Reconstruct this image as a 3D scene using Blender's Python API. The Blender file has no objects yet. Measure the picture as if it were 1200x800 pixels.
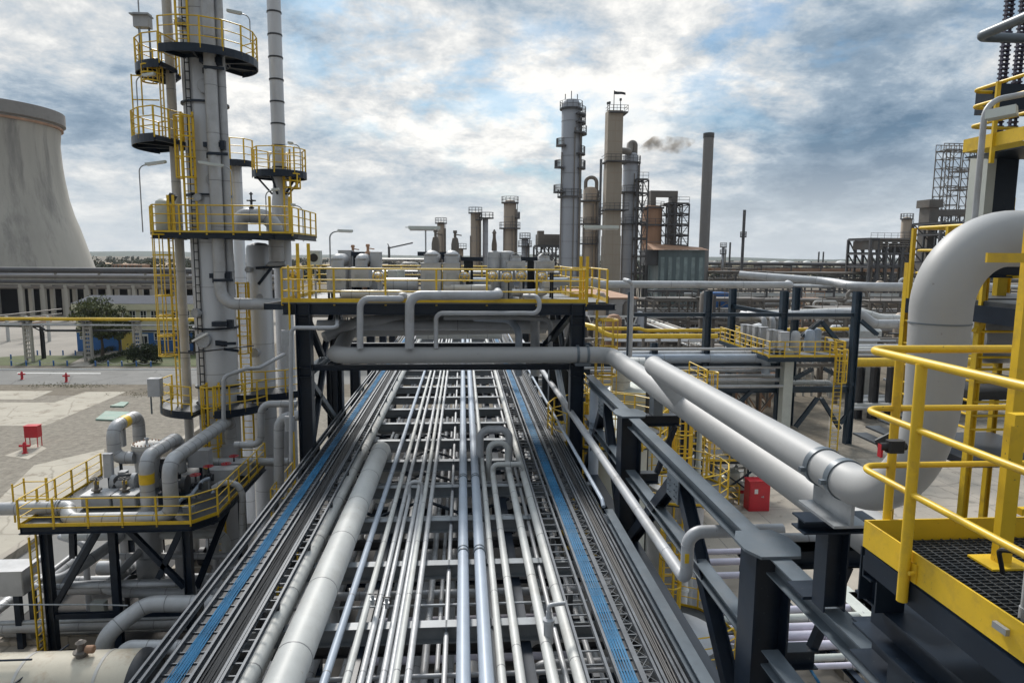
import bpy, math, random
from mathutils import Vector, Matrix
random.seed(7)
PI = math.pi
S = bpy.context.scene
COL = S.collection
# ---------------------------------------------------------------- camera
EYE = Vector((0, 0, 14.5))
FPX = 800.0                      # focal length in photo pixels (1200 wide)
YAW, PITCH, ROLL = math.radians(4.15), math.atan(102/800), math.radians(0.45)
fw = Vector((math.sin(YAW)*math.cos(PITCH), math.cos(YAW)*math.cos(PITCH), -math.sin(PITCH)))
r0 = Vector((math.cos(YAW), -math.sin(YAW), 0)); u0 = r0.cross(fw)
rt = r0*math.cos(ROLL) + u0*math.sin(ROLL); up = u0*math.cos(ROLL) - r0*math.sin(ROLL)
cam = bpy.data.objects.new('camera', bpy.data.cameras.new('camera')); COL.objects.link(cam)
cam.data.lens = 24.0; cam.data.sensor_width = 36.0; cam.data.clip_start = .05; cam.data.clip_end = 9000
M3 = Matrix((rt, up, -fw)).transposed()
cam.matrix_world = Matrix.Translation(EYE) @ M3.to_4x4()
S.camera = cam

def ray(px, py): return fw + rt*((px-600)/FPX) + up*((400-py)/FPX)
def at(px, py, Y=None, Z=None, X=None):
    """world point where the sight line of a photo pixel meets a plane of known Y, Z or X"""
    d = ray(px, py)
    t = (Y/d.y) if Y is not None else ((Z-EYE.z)/d.z if Z is not None else X/d.x)
    return EYE + d*t
def pix(p):
    v = Vector(p)-EYE; z = v.dot(fw)
    return 600+FPX*v.dot(rt)/z, 400-FPX*v.dot(up)/z
def X_of(px, py, Z): return at(px, py, Z=Z).x
def XY(px, Y): return at(px, 300, Y=Y).x
def ZY(py, Y, px=600): return at(px, py, Y=Y).z

# ---------------------------------------------------------------- materials
MATS = {}
def mat(name, col, metal=0., rough=.5, var=.12, scale=1.2, bump=0., bscale=30., stain=None, stain_amt=.0, stain_scale=.8, streak=False, rvar=.1, spec=.5, chips=None, cracks=None):
    m = bpy.data.materials.new(name); m.use_nodes = True
    nt = m.node_tree; N, L = nt.nodes, nt.links
    b = N['Principled BSDF']
    b.inputs['Metallic'].default_value = metal; b.inputs['Specular IOR Level'].default_value = spec; b.inputs['Roughness'].default_value = rough
    geo = N.new('ShaderNodeNewGeometry'); src = geo.outputs['Position']
    mp = N.new('ShaderNodeMapping'); L.new(src, mp.inputs['Vector'])
    mp.inputs['Scale'].default_value = (1, 1, .15) if streak else (1, 1, 1)
    n1 = N.new('ShaderNodeTexNoise'); n1.inputs['Scale'].default_value = scale; n1.inputs['Detail'].default_value = 6; n1.inputs['Roughness'].default_value = .65
    L.new(mp.outputs[0], n1.inputs['Vector'])
    ramp = N.new('ShaderNodeMapRange'); L.new(n1.outputs['Fac'], ramp.inputs['Value'])
    ramp.inputs['From Min'].default_value = .3; ramp.inputs['From Max'].default_value = .7
    mix = N.new('ShaderNodeMix'); mix.data_type = 'RGBA'
    L.new(ramp.outputs[0], mix.inputs['Factor'])
    c = list(col)
    mix.inputs['A'].default_value = [max(0, v*(1-var)) for v in c]+[1]
    mix.inputs['B'].default_value = [min(1, v*(1+var)) for v in c]+[1]
    out = mix.outputs['Result']
    if stain:
        n2 = N.new('ShaderNodeTexNoise'); n2.inputs['Scale'].default_value = stain_scale; n2.inputs['Detail'].default_value = 8; n2.inputs['Roughness'].default_value = .7
        L.new(mp.outputs[0], n2.inputs['Vector'])
        r2 = N.new('ShaderNodeMapRange'); r2.inputs['From Min'].default_value = .52; r2.inputs['From Max'].default_value = .68
        r2.inputs['To Max'].default_value = stain_amt; L.new(n2.outputs['Fac'], r2.inputs['Value'])
        m2 = N.new('ShaderNodeMix'); m2.data_type = 'RGBA'; L.new(r2.outputs[0], m2.inputs['Factor'])
        L.new(out, m2.inputs['A']); m2.inputs['B'].default_value = list(stain)+[1]; out = m2.outputs['Result']
    if chips:                         # small sharp-edged spots of wear: (colour, scale, threshold)
        n4 = N.new('ShaderNodeTexNoise'); n4.inputs['Scale'].default_value = chips[1]; n4.inputs['Detail'].default_value = 5; n4.inputs['Roughness'].default_value = .7
        L.new(src, n4.inputs['Vector'])
        r4 = N.new('ShaderNodeMapRange'); r4.inputs['From Min'].default_value = chips[2]; r4.inputs['From Max'].default_value = chips[2]+.035; r4.inputs['To Max'].default_value = chips[3] if len(chips) > 3 else .9
        L.new(n4.outputs['Fac'], r4.inputs['Value'])
        m4 = N.new('ShaderNodeMix'); m4.data_type = 'RGBA'; L.new(r4.outputs[0], m4.inputs['Factor']); L.new(out, m4.inputs['A'])
        m4.inputs['B'].default_value = list(chips[0])+[1]; out = m4.outputs['Result']
    if cracks:                        # thin wandering cracks: (colour, scale)
        wn = N.new('ShaderNodeTexNoise'); wn.inputs['Scale'].default_value = 1.1; wn.inputs['Detail'].default_value = 5; L.new(src, wn.inputs['Vector'])
        wm = N.new('ShaderNodeMix'); wm.data_type = 'VECTOR'; wm.inputs['Factor'].default_value = .35; L.new(src, wm.inputs['A']); L.new(wn.outputs['Color'], wm.inputs['B'])
        vo = N.new('ShaderNodeTexVoronoi'); vo.feature = 'DISTANCE_TO_EDGE'; vo.inputs['Scale'].default_value = cracks[1]; L.new(wm.outputs['Result'], vo.inputs['Vector'])
        r5 = N.new('ShaderNodeMapRange'); r5.inputs['From Min'].default_value = .004; r5.inputs['From Max'].default_value = .016; r5.inputs['To Min'].default_value = .42; r5.inputs['To Max'].default_value = 0
        L.new(vo.outputs['Distance'], r5.inputs['Value'])
        m5 = N.new('ShaderNodeMix'); m5.data_type = 'RGBA'; L.new(r5.outputs[0], m5.inputs['Factor']); L.new(out, m5.inputs['A'])
        m5.inputs['B'].default_value = list(cracks[0])+[1]; out = m5.outputs['Result']
    L.new(out, b.inputs['Base Color'])
    if rvar:
        rr = N.new('ShaderNodeMapRange'); L.new(n1.outputs['Fac'], rr.inputs['Value'])
        rr.inputs['To Min'].default_value = max(.05, rough-rvar); rr.inputs['To Max'].default_value = min(1, rough+rvar)
        L.new(rr.outputs[0], b.inputs['Roughness'])
    if bump:
        n3 = N.new('ShaderNodeTexNoise'); n3.inputs['Scale'].default_value = bscale; n3.inputs['Detail'].default_value = 4
        L.new(src, n3.inputs['Vector'])
        bp = N.new('ShaderNodeBump'); bp.inputs['Strength'].default_value = bump; bp.inputs['Distance'].default_value = .02
        L.new(n3.outputs['Fac'], bp.inputs['Height']); L.new(bp.outputs[0], b.inputs['Normal'])
    MATS[name] = m; return m
DIRT = (.20, .17, .13)
clad   = mat('aluminium_cladding', (.43, .435, .445), .2, .46, .12, 1.6, stain=(.30, .29, .28), stain_amt=.5, stain_scale=1.3, chips=((.20,.18,.16),11,.665,.6))
cladw  = mat('pale_cladding', (.50, .505, .49), .05, .50, .10, 1.4, stain=(.37, .355, .32), stain_amt=.5, stain_scale=1.1, chips=((.28,.22,.16),8,.65,.55), spec=.3)
cladb  = mat('bluish_pipe_paint', (.36, .41, .48), .05, .42, .08, 1.5, stain=(.34, .37, .42), stain_amt=.35, spec=.3)
cladl  = mat('lilac_pipe_paint', (.58, .55, .64), .05, .42, .07, 1.5, stain=(.45, .43, .48), stain_amt=.3)
gpipe  = mat('grey_pipe_paint', (.40, .41, .43), .05, .45, .12, 1.4, stain=(.25, .24, .22), stain_amt=.5, chips=((.20,.16,.13),12,.66,.7))
bigp   = mat('big_pipe_paint', (.355, .355, .355), .0, .52, .07, .9, stain=(.34, .33, .32), stain_amt=.3, stain_scale=.9, chips=((.22,.20,.18),9,.67,.7))
tan_p  = mat('tan_pipe_paint', (.48, .465, .44), .05, .5, .1, 1.2, stain=(.34, .29, .23), stain_amt=.45)
navy   = mat('navy_steel', (.009, .017, .031), .0, .38, .25, 2.0, stain=(.026, .034, .045), stain_amt=.45, stain_scale=1.6, rvar=.12, spec=.35, chips=((.10,.10,.10),16,.66,.6))
gsteel = mat('grey_primed_steel', (.12, .145, .17), .1, .38, .2, 1.5, stain=(.18, .18, .18), stain_amt=.4, chips=((.22,.20,.18),14,.65,.6))
beamg  = mat('grey_beam_paint', (.24, .26, .28), .05, .45, .15, 1.5, stain=(.14, .14, .14), stain_amt=.5)
stackm = mat('grey_stack', (.23, .22, .215), .0, .8, .15, .2, stain=(.14,.13,.12), stain_amt=.5, stain_scale=.1, streak=True)
jointm = mat('cladding_joint', (.23, .23, .235), .2, .5, .2, 3)
galv   = mat('galvanised_steel', (.36, .375, .39), .45, .45, .2, 3.0)
traym = mat('tray_galvanised', (.105, .115, .13), .3, .5, .25, 3.0)
navyr  = mat('navy_rack_steel', (.012, .032, .055), .0, .42, .25, 1.0, stain=(.06, .07, .08), stain_amt=.4)
darkst = mat('dark_steel', (.035, .037, .042), .1, .5, .3, 2.0)
yellow = mat('yellow_paint', (.70, .455, .022), .0, .42, .12, 1.8, stain=(.36, .22, .05), stain_amt=.5, stain_scale=4, chips=((.10,.07,.04),22,.665))
yellow_far = yellow
bluec  = mat('blue_cable_sheath', (.014, .15, .31), .0, .65, .25, 2.5, stain=(.07, .20, .33), stain_amt=.5)
black  = mat('black_rubber', (.018, .018, .02), .0, .55, .3, 3)
grate  = mat('steel_grating', (.045, .05, .055), .2, .5, .3, 6)
deckm  = mat('deck_plate', (.13, .14, .15), .1, .55, .2, 1.5, stain=(.22, .21, .19), stain_amt=.4)
red    = mat('red_paint', (.50, .018, .03), .0, .42, .12, 2, stain=(.3, .03, .03), stain_amt=.3)
rust   = mat('rusty_steel', (.36, .21, .13), .0, .75, .25, .25, stain=(.22, .085, .04), stain_amt=.75, stain_scale=.3, streak=True)
oldst  = mat('weathered_steel', (.145, .13, .115), .1, .6, .25, .3, stain=(.17, .11, .07), stain_amt=.5, stain_scale=.25)
oldpipe= mat('weathered_pipe', (.19, .17, .15), .05, .6, .25, .3, stain=(.16, .11, .08), stain_amt=.5, stain_scale=.2)
darkplant = mat('dark_plant_steel', (.085, .085, .09), .1, .55, .3, .3, stain=(.10, .07, .05), stain_amt=.4, stain_scale=.2)
towerst= mat('tower_cladding', (.54, .55, .57), .2, .45, .08, .7, stain=(.36, .36, .37), stain_amt=.4, stain_scale=.6, streak=True)
fartow = mat('far_tower_steel', (.36, .37, .40), .15, .5, .12, .15, stain=(.25, .24, .23), stain_amt=.5, stain_scale=.15, streak=True)
fartan = mat('far_tower_tan', (.36, .29, .225), .05, .6, .15, .15, stain=(.2, .17, .14), stain_amt=.5, stain_scale=.15, streak=True)
concrete=mat('weathered_concrete', (.40, .375, .33), .0, .85, .14, .12, bump=.3, bscale=3, stain=(.17, .16, .15), stain_amt=.75, stain_scale=.13, streak=True)
tanconc= mat('tan_chimney_concrete', (.36, .31, .25), .0, .85, .18, .2, bump=.3, bscale=3, stain=(.22, .18, .14), stain_amt=.6, stain_scale=.2, streak=True)
slabm  = mat('pale_concrete_slab', (.40, .365, .305), .0, .85, .10, .5, bump=.2, bscale=8, stain=(.30, .26, .21), stain_amt=.6, stain_scale=.35, cracks=((.16,.14,.11),.30), chips=((.20,.17,.13),.7,.58,.55), spec=.15)
pavem  = mat('paved_concrete', (.37, .33, .28), .0, .85, .10, .4, bump=.2, bscale=8, stain=(.27, .25, .22), stain_amt=.5, stain_scale=.3, cracks=((.13,.12,.10),.35), chips=((.17,.15,.13),1.3,.60,.5), spec=.15)
road_m = mat('asphalt', (.20, .195, .185), .0, .85, .10, .3, bump=.3, bscale=20, stain=(.28, .27, .26), stain_amt=.4, stain_scale=.15, cracks=((.07,.07,.07),.25), spec=.1)
deepsh = mat('shade_black_wall', (.02, .02, .022), .0, .9, .3, .3, spec=.1)  # near-black colour with the shade below the pipe bridges painted in
whitep = mat('white_paint', (.72, .72, .70), .0, .6, .08, 1)
gravel = mat('gravel', (.225, .203, .17), .0, .95, .30, 2.2, bump=.9, bscale=9, stain=(.14, .12, .10), stain_amt=.5, stain_scale=.5, chips=((.36,.33,.28),5.5,.60,.5), spec=.1)
lawnm  = mat('grass_lawn', (.065, .080, .022), .0, .9, .35, 1.2, bump=.8, bscale=8, stain=(.12, .11, .04), stain_amt=.6, stain_scale=.3)
leafm  = mat('leaf', (.085, .10, .034), .0, .7, .45, .9)
leafd  = mat('dark_leaf', (.036, .05, .022), .0, .7, .4, .9)
barkm  = mat('bark', (.07, .055, .04), .0, .9, .3, 4)
blueb  = mat('blue_wall_paint', (.03, .13, .36), .0, .6, .08, 1)
creamb = mat('cream_wall_paint', (.62, .59, .43), .0, .7, .08, .6)
yellb  = mat('yellow_wall_paint', (.66, .52, .12), .0, .6, .08, 1)
roofm  = mat('grey_roof_sheet', (.085, .09, .105), .0, .9, .15, .5, spec=.1)
glassd = mat('dark_glass', (.02, .025, .03), .0, .12, .2, 1, rvar=.04)
vesselc= mat('cream_vessel', (.55, .50, .40), .0, .55, .1, .8, stain=(.34, .22, .12), stain_amt=.8, stain_scale=.9, streak=True)
greenm = mat('green_hatch', (.20, .29, .24), .0, .7, .15, 1.5, stain=(.36, .36, .3), stain_amt=.6, stain_scale=1)
lampm  = mat('lamp_housing', (.50, .52, .48), .1, .5, .1, 2)
earthm = mat('bare_earth', (.17, .148, .118), .0, .95, .25, .6, bump=.8, bscale=6, stain=(.10, .085, .07), stain_amt=.6, stain_scale=.25, chips=((.27,.235,.19),1.6,.57,.5), spec=.1)

# ---------------------------------------------------------------- mesh builder
OFF = {}
class MB:
    def __init__(s): s.v = []; s.f = []; s.jr = []
    def add(s, vs, fs):
        o = len(s.v); s.v.extend(Vector(v) for v in vs); s.f.extend(tuple(i+o for i in f) for f in fs); return s
    def box(s, x0, x1, y0, y1, z0, z1):
        vs = [(x0,y0,z0),(x1,y0,z0),(x1,y1,z0),(x0,y1,z0),(x0,y0,z1),(x1,y0,z1),(x1,y1,z1),(x0,y1,z1)]
        return s.add(vs, [(3,2,1,0),(4,5,6,7),(0,1,5,4),(1,2,6,5),(2,3,7,6),(3,0,4,7)])
    def cbox(s, c, sx, sy, sz, rz=0, bev=0):
        """box centred on c (base at c.z), turned about z, with chamfered vertical edges"""
        hx, hy = sx/2, sy/2
        p = [(-hx,-hy),(hx,-hy),(hx,hy),(-hx,hy)] if not bev else [(-hx+bev,-hy),(hx-bev,-hy),(hx,-hy+bev),(hx,hy-bev),(hx-bev,hy),(-hx+bev,hy),(-hx,hy-bev),(-hx,-hy+bev)]
        ca, sa = math.cos(rz), math.sin(rz)
        return s.prism([(c[0]+x*ca-y*sa, c[1]+x*sa+y*ca) for x, y in p], c[2], c[2]+sz)
    def prism(s, poly, z0, z1):
        n = len(poly)
        vs = [(x,y,z0) for x,y in poly]+[(x,y,z1) for x,y in poly]
        return s.add(vs, [tuple(range(n-1,-1,-1)), tuple(range(n,2*n))]+[(i,(i+1)%n,n+(i+1)%n,n+i) for i in range(n)])
    def extrude(s, prof, p0, p1, upv=(0,0,1)):
        p0, p1 = Vector(p0), Vector(p1); d = (p1-p0).normalized(); upv = Vector(upv)
        if abs(d.dot(upv)) > .999: upv = Vector((0,1,0))
        side = d.cross(upv).normalized(); u = side.cross(d).normalized(); n = len(prof)
        vs = [p0+side*x+u*y for x,y in prof]+[p1+side*x+u*y for x,y in prof]
        return s.add(vs, [tuple(range(n)), tuple(range(2*n-1,n-1,-1))]+[(i,n+i,n+(i+1)%n,(i+1)%n) for i in range(n)])
    def bar(s, p0, p1, w, h=None, upv=(0,0,1)):
        h = h or w
        return s.extrude([(-w/2,-h/2),(w/2,-h/2),(w/2,h/2),(-w/2,h/2)], p0, p1, upv)
    def ibeam(s, p0, p1, w, h, t=None, upv=(0,0,1)):
        t = t or max(.012, w*.07); a, b = w/2, h/2; q = t/2
        return s.extrude([(-a,-b),(a,-b),(a,-b+t),(q,-b+t),(q,b-t),(a,b-t),(a,b),(-a,b),(-a,b-t),(-q,b-t),(-q,-b+t),(-a,-b+t)], p0, p1, upv)
    def channel(s, p0, p1, w, h, t=.02, upv=(0,0,1)):
        a, b = w/2, h/2
        return s.extrude([(-a,-b),(a,-b),(a,-b+t),(-a+t,-b+t),(-a+t,b-t),(a,b-t),(a,b),(-a,b)], p0, p1, upv)
    def angle(s, p0, p1, w, t=.012, upv=(0,0,1)):
        a = w/2
        return s.extrude([(-a,-a),(a,-a),(a,-a+t),(-a+t,-a+t),(-a+t,a),(-a,a)], p0, p1, upv)
    def path(s, pts, r, seg=12, cap=True, radii=None):
        n = len(pts); pts = [Vector(p) for p in pts]
        T = []
        for i in range(n):
            a = pts[i]-pts[i-1] if i else pts[1]-pts[0]
            b = pts[i+1]-pts[i] if i < n-1 else a
            t = a.normalized()+b.normalized(); T.append(t.normalized() if t.length > 1e-6 else b.normalized())
        ref = Vector((0,0,1)) if abs(T[0].z) < .9 else Vector((1,0,0))
        nrm = (ref-T[0]*ref.dot(T[0])).normalized(); o = len(s.v)
        for i in range(n):
            if i:
                nrm = (nrm-T[i]*nrm.dot(T[i]))
                nrm = nrm.normalized()
            bn = T[i].cross(nrm); rr = radii[i] if radii else r
            for k in range(seg):
                a = 2*PI*k/seg; s.v.append(pts[i]+nrm*(rr*math.cos(a))+bn*(rr*math.sin(a)))
        for i in range(n-1):
            for k in range(seg):
                k2 = (k+1)%seg
                s.f.append((o+i*seg+k, o+i*seg+k2, o+(i+1)*seg+k2, o+(i+1)*seg+k))
        if cap:
            s.f.append(tuple(o+k for k in range(seg-1,-1,-1))); s.f.append(tuple(o+(n-1)*seg+k for k in range(seg)))
        return s
    def tube(s, pts, r, seg=12, bend=None, cap=True, nb=6):
        return s.path(fillet(pts, bend, nb) if bend else pts, r, seg, cap)
    def cyl(s, p0, p1, r0, r1=None, seg=16, cap=True):
        return s.path([p0, p1], r0, seg, cap, [r0, r0 if r1 is None else r1])
    def lathe(s, c, prof, seg=24, axis='z'):
        """prof: (radius, height) pairs turned about an axis through c"""
        o = len(s.v); n = len(prof); c = Vector(c)
        for r, z in prof:
            for k in range(seg):
                a = 2*PI*k/seg; x, y = r*math.cos(a), r*math.sin(a)
                s.v.append(c+(Vector((x,y,z)) if axis == 'z' else Vector((z,x,y)) if axis == 'x' else Vector((y,z,x))))
        for i in range(n-1):
            for k in range(seg):
                k2 = (k+1)%seg; s.f.append((o+i*seg+k, o+i*seg+k2, o+(i+1)*seg+k2, o+(i+1)*seg+k))
        if prof[0][0] > 1e-4: s.f.append(tuple(o+k for k in range(seg-1,-1,-1)))
        if prof[-1][0] > 1e-4: s.f.append(tuple(o+(n-1)*seg+k for k in range(seg)))
        return s
    def arc(s, c, R, r, a0, a1, n=24, seg=6):
        return s.path([(c[0]+R*math.cos(a0+(a1-a0)*i/n), c[1]+R*math.sin(a0+(a1-a0)*i/n), c[2]) for i in range(n+1)], r, seg)
    def sector(s, c, ri, ro, a0, a1, z0, z1, n=20):
        P = [(c[0]+ro*math.cos(a0+(a1-a0)*i/n), c[1]+ro*math.sin(a0+(a1-a0)*i/n)) for i in range(n+1)]
        Q = [(c[0]+ri*math.cos(a0+(a1-a0)*i/n), c[1]+ri*math.sin(a0+(a1-a0)*i/n)) for i in range(n+1)]
        for i in range(n): s.prism([Q[i], P[i], P[i+1], Q[i+1]], z0, z1)
        return s
    def band(s, p, d, r, w=.04, seg=16):
        p, d = Vector(p), Vector(d).normalized(); n0 = len(s.f)
        s.cyl(p-d*w/2, p+d*w/2, r, seg=seg); s.jr.append((n0, len(s.f))); return s
    def build(s, name, m, parent=None, smooth=True, ang=38, joint=None):
        me = bpy.data.meshes.new(name)
        if parent is not None: off = OFF[parent]
        else:
            xs = [v.x for v in s.v]; ys = [v.y for v in s.v]; zs = [v.z for v in s.v]
            off = Vector(((min(xs)+max(xs))/2, (min(ys)+max(ys))/2, min(zs)))
        me.from_pydata([v-off for v in s.v], [], s.f)
        me.materials.append(m)
        if joint and s.jr:                       # cladding joint rings in a second, darker material
            me.materials.append(joint); mi = [0]*len(me.polygons)
            for a, b in s.jr: mi[a:b] = [1]*(b-a)
            me.polygons.foreach_set('material_index', mi)
        if smooth:
            me.polygons.foreach_set('use_smooth', [True]*len(me.polygons)); me.set_sharp_from_angle(angle=math.radians(ang))
        o = bpy.data.objects.new(name, me); COL.objects.link(o)
        if parent is not None: o.parent = parent
        else: o.location = off
        OFF[o] = off
        return o

def fillet(pts, R, nb=6):
    pts = [Vector(p) for p in pts]; out = [pts[0]]
    for i in range(1, len(pts)-1):
        p = pts[i]; a = (pts[i-1]-p); b = (pts[i+1]-p); la, lb = a.length, b.length
        a.normalize(); b.normalize(); c = max(-1, min(1, a.dot(b))); th = math.acos(c)
        if th > PI-.02 or th < .02: out.append(p); continue
        Ri = min(R, .48*min(la, lb)*math.tan(th/2)) if math.tan(th/2) > 0 else R
        t = Ri/math.tan(th/2); ctr = p+(a+b).normalized()*(Ri/math.sin(th/2))
        s0 = p+a*t-ctr; e0 = p+b*t-ctr; ang = PI-th; ax = s0.cross(e0)
        if ax.length < 1e-9: out.append(p); continue
        ax.normalize()
        for k in range(nb+1): out.append(ctr+Matrix.Rotation(ang*k/nb, 3, ax) @ s0)
    out.append(pts[-1]); return out

# ---------------------------------------------------------------- objects
def tag(o, label, cat, group=None, kind='thing'):
    o['label'] = label; o['category'] = cat; o['kind'] = kind
    if group: o['group'] = group
    return o
def thing(name, label, cat, loc, group=None):
    o = bpy.data.objects.new(name, None); COL.objects.link(o); o.location = Vector(loc); o.empty_display_size = .3
    OFF[o] = Vector(loc); return tag(o, label, cat, group)
def solo(mb, name, m, label, cat, group=None, joint=None):
    return tag(mb.build(name, m, joint=joint), label, cat, group)
def structure(mb, name, m, kind='structure', smooth=True):
    o = mb.build(name, m, smooth=smooth); o['kind'] = kind; return o
def kids(o): return [c for c in bpy.data.objects if c.parent is o]
def dup(o, loc, label=None, rz=None, group=None):
    def cp(a, par):
        c = a.copy(); COL.objects.link(c)
        if par is not None: c.parent = par
        for ch in kids(a): cp(ch, c)
        return c
    c = cp(o, None); c.location = Vector(loc)
    if rz is not None: c.rotation_euler = (0, 0, rz)
    if label: c['label'] = label
    if group: c['group'] = group
    return c
def copies(first, pts, parent):
    """first: a part already built at pts[0]; repeats it at the other points under the same parent"""
    for p in pts[1:]:
        c = first.copy(); COL.objects.link(c); c.parent = parent
        c.location = Vector(first.location)+Vector(p)-Vector(pts[0])

PIPE_GROUP = None
def pipe(pts, r, m, label, bend=None, name='pipe', cat='pipe', group=None, bands=None, seg=14, flanges=(), stripe=None, supports=()):
    """a pipe along pts with rounded elbows, cladding joints every `bands` metres, bolted flanges and painted stripes"""
    P = fillet(pts, bend if bend else r*3.2, 7)
    mb = MB(); mb.path(P, r, seg)
    if bands:
        acc = 0; nxt = bands*.6
        for i in range(len(P)-1):
            a, b = Vector(P[i]), Vector(P[i+1]); L = (b-a).length
            while nxt <= acc+L:
                q = a+(b-a)*((nxt-acc)/L); mb.band(q, b-a, r*1.014+.002, .028 if r > .1 else .02, seg); nxt += bands
            acc += L
    for (p, d) in flanges:
        d = Vector(d).normalized(); p = Vector(p)
        mb.band(p-d*.035, d, r*1.45+.02, .05, seg); mb.band(p+d*.035, d, r*1.45+.02, .05, seg)
    if stripe is None and not supports:
        return solo(mb, name, m, label, cat, group, jointm if bands else None)
    t = thing(name, label, cat, P[0], group); mb.build('pipe_run', m, t, joint=jointm if bands else None)
    if stripe:
        for (p, d, w) in stripe:
            MB().band(p, d, r*1.03+.004, w, seg+4).build('yellow_stripe', yellow, t)
    for (p, sx, sy, sz) in supports:
        p = Vector(p); MB().box(p.x-sx/2, p.x+sx/2, p.y-sy/2, p.y+sy/2, p.z-sz, p.z).build('pipe_shoe', gsteel, t)
    return t

def railing(pts, parent, H=1.1, sp=1.3, rad=.022, toe=.12, mids=2, closed=False, postdrop=.1, m=None, seg=6, post_children=True, bend=.12):
    """yellow handrail along deck-level points: rails (one part), posts (its sub-parts) and a toe board"""
    m = m or yellow
    P = [Vector(p) for p in pts]
    if closed: P.append(P[0])
    mb = MB()
    for k in range(mids+1):
        z = H*(1-k/(mids+1)) if mids > 1 else (H if k == 0 else H*.52)
        mb.tube([p+Vector((0,0,z)) for p in P], rad if k == 0 else rad*.8, seg, bend=bend, nb=4)
    rl = mb.build('railing', m, parent)
    spots = []
    for i in range(len(P)-1):
        L = (P[i+1]-P[i]).length; n = max(1, round(L/sp))
        for j in range(n): spots.append(P[i]+(P[i+1]-P[i])*(j/n))
    if not closed: spots.append(P[-1])
    if post_children:
        f = MB().bar(spots[0]-Vector((0,0,postdrop)), spots[0]+Vector((0,0,H)), rad*2.2, rad*2.2, (0,1,0)).build('post', m, rl)
        copies(f, spots, rl)
    else:
        pm = MB()
        for q in spots: pm.bar(q-Vector((0,0,postdrop)), q+Vector((0,0,H)), rad*2.2, rad*2.2, (0,1,0))
        pm.build('posts', m, parent)
    if toe:
        tb = MB()
        for i in range(len(P)-1): tb.bar(P[i]+Vector((0,0,toe/2-.03)), P[i+1]+Vector((0,0,toe/2-.03)), .012, toe)
        tb.build('toe_board', m, parent)
    return rl

def ladder(p0, z1, parent, face=(0,-1), w=.45, cage=None, m=None, rung=.3, thick=.085):
    """vertical ladder from p0 up to height z1; face is the horizontal direction the climber stands in; cage=(za, zb)"""
    m = m or yellow; p0 = Vector(p0); f = Vector((face[0], face[1], 0)).normalized(); sd = Vector((-f.y, f.x, 0))
    mb = MB()
    for s in (-1, 1): mb.bar(p0+sd*(s*w/2), Vector((p0.x, p0.y, z1))+sd*(s*w/2), thick, thick*.5, f)
    z = p0.z+.2
    while z < z1-.05:
        mb.cyl((p0-sd*w/2).to_2d().to_3d()+Vector((0,0,z)), (p0+sd*w/2).to_2d().to_3d()+Vector((0,0,z)), .018, seg=5, cap=False); z += rung
    l = mb.build('ladder', m, parent)
    if cage:
        cb = MB(); R = .36; c = p0+f*R; b0 = math.atan2(-f.y, -f.x)
        za, zb = cage; n = max(2, round((zb-za)/.9))
        for i in range(n+1):
            zz = za+(zb-za)*i/n
            cb.path([(c.x+R*math.cos(b0+.7+(2*PI-1.4)*k/10), c.y+R*math.sin(b0+.7+(2*PI-1.4)*k/10), zz) for k in range(11)], .034, 5)
        for k in (1, 3, 5, 7, 9):
            a = b0+.7+(2*PI-1.4)*k/10; q = Vector((c.x+R*math.cos(a), c.y+R*math.sin(a), 0))
            cb.bar(q+Vector((0,0,za)), q+Vector((0,0,zb)), .07, .028, f)
        cb.build('cage', m, l)
    return l

def tube_lamp(p, H, arm, label, L=1.0, group='tube lamps on bent poles', r=.03, tilt=.12):
    """lamp pole with a bent top and a long housing pointing along arm (dx, dy)"""
    p = Vector(p); a = Vector((arm[0], arm[1], 0)).normalized()
    t = thing('tube_lamp', label, 'lamp', p, group)
    MB().tube([p, p+Vector((0,0,H)), p+Vector((0,0,H))+a*.45+Vector((0,0,.08))], r, 8, bend=.28).build('pole', galv, t)
    q = p+Vector((0,0,H+.06))+a*.3; e = q+a*L+Vector((0,0,L*tilt))
    MB().extrude([(-.09,-.02),(.09,-.02),(.07,.07),(-.07,.07)], q, e).build('housing', lampm, t)
    MB().extrude([(-.08,-.045),(.08,-.045),(.085,-.0205),(-.085,-.0205)], q+a*.05, e-a*.05).build('diffuser', whitep, t)
    return t
# ---------------------------------------------------------------- light and sky
SUN_EL, SUN_AZ = math.radians(42), math.radians(-14)      # azimuth from +Y towards +X
sd_ = Vector((math.sin(SUN_AZ)*math.cos(SUN_EL), math.cos(SUN_AZ)*math.cos(SUN_EL), math.sin(SUN_EL)))
sl = bpy.data.lights.new('sun', 'SUN'); sl.energy = 2.3; sl.angle = math.radians(10); sl.color = (1, .955, .89)
so = bpy.data.objects.new('sun', sl); COL.objects.link(so)
so.rotation_euler = (-sd_).to_track_quat('-Z', 'Y').to_euler()
W = bpy.data.worlds.new('World'); S.world = W; W.use_nodes = True
nt = W.node_tree; N, L = nt.nodes, nt.links
for n in list(N): N.remove(n)
outw = N.new('ShaderNodeOutputWorld'); bg = N.new('ShaderNodeBackground'); bg.inputs['Strength'].default_value = .1
L.new(bg.outputs[0], outw.inputs['Surface'])
sky = N.new('ShaderNodeTexSky'); sky.sky_type = 'NISHITA'; sky.sun_disc = False
sky.sun_elevation = SUN_EL; sky.sun_rotation = SUN_AZ; sky.air_density = 1.2; sky.dust_density = 1.5; sky.ozone_density = 2
tc = N.new('ShaderNodeTexCoord')
def math_(op, a, b=None, c=None):
    n = N.new('ShaderNodeMath'); n.operation = op
    for i, v in enumerate((a, b, c)):
        if v is None: continue
        if isinstance(v, (int, float)): n.inputs[i].default_value = v
        else: L.new(v, n.inputs[i])
    return n.outputs[0]
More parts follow.
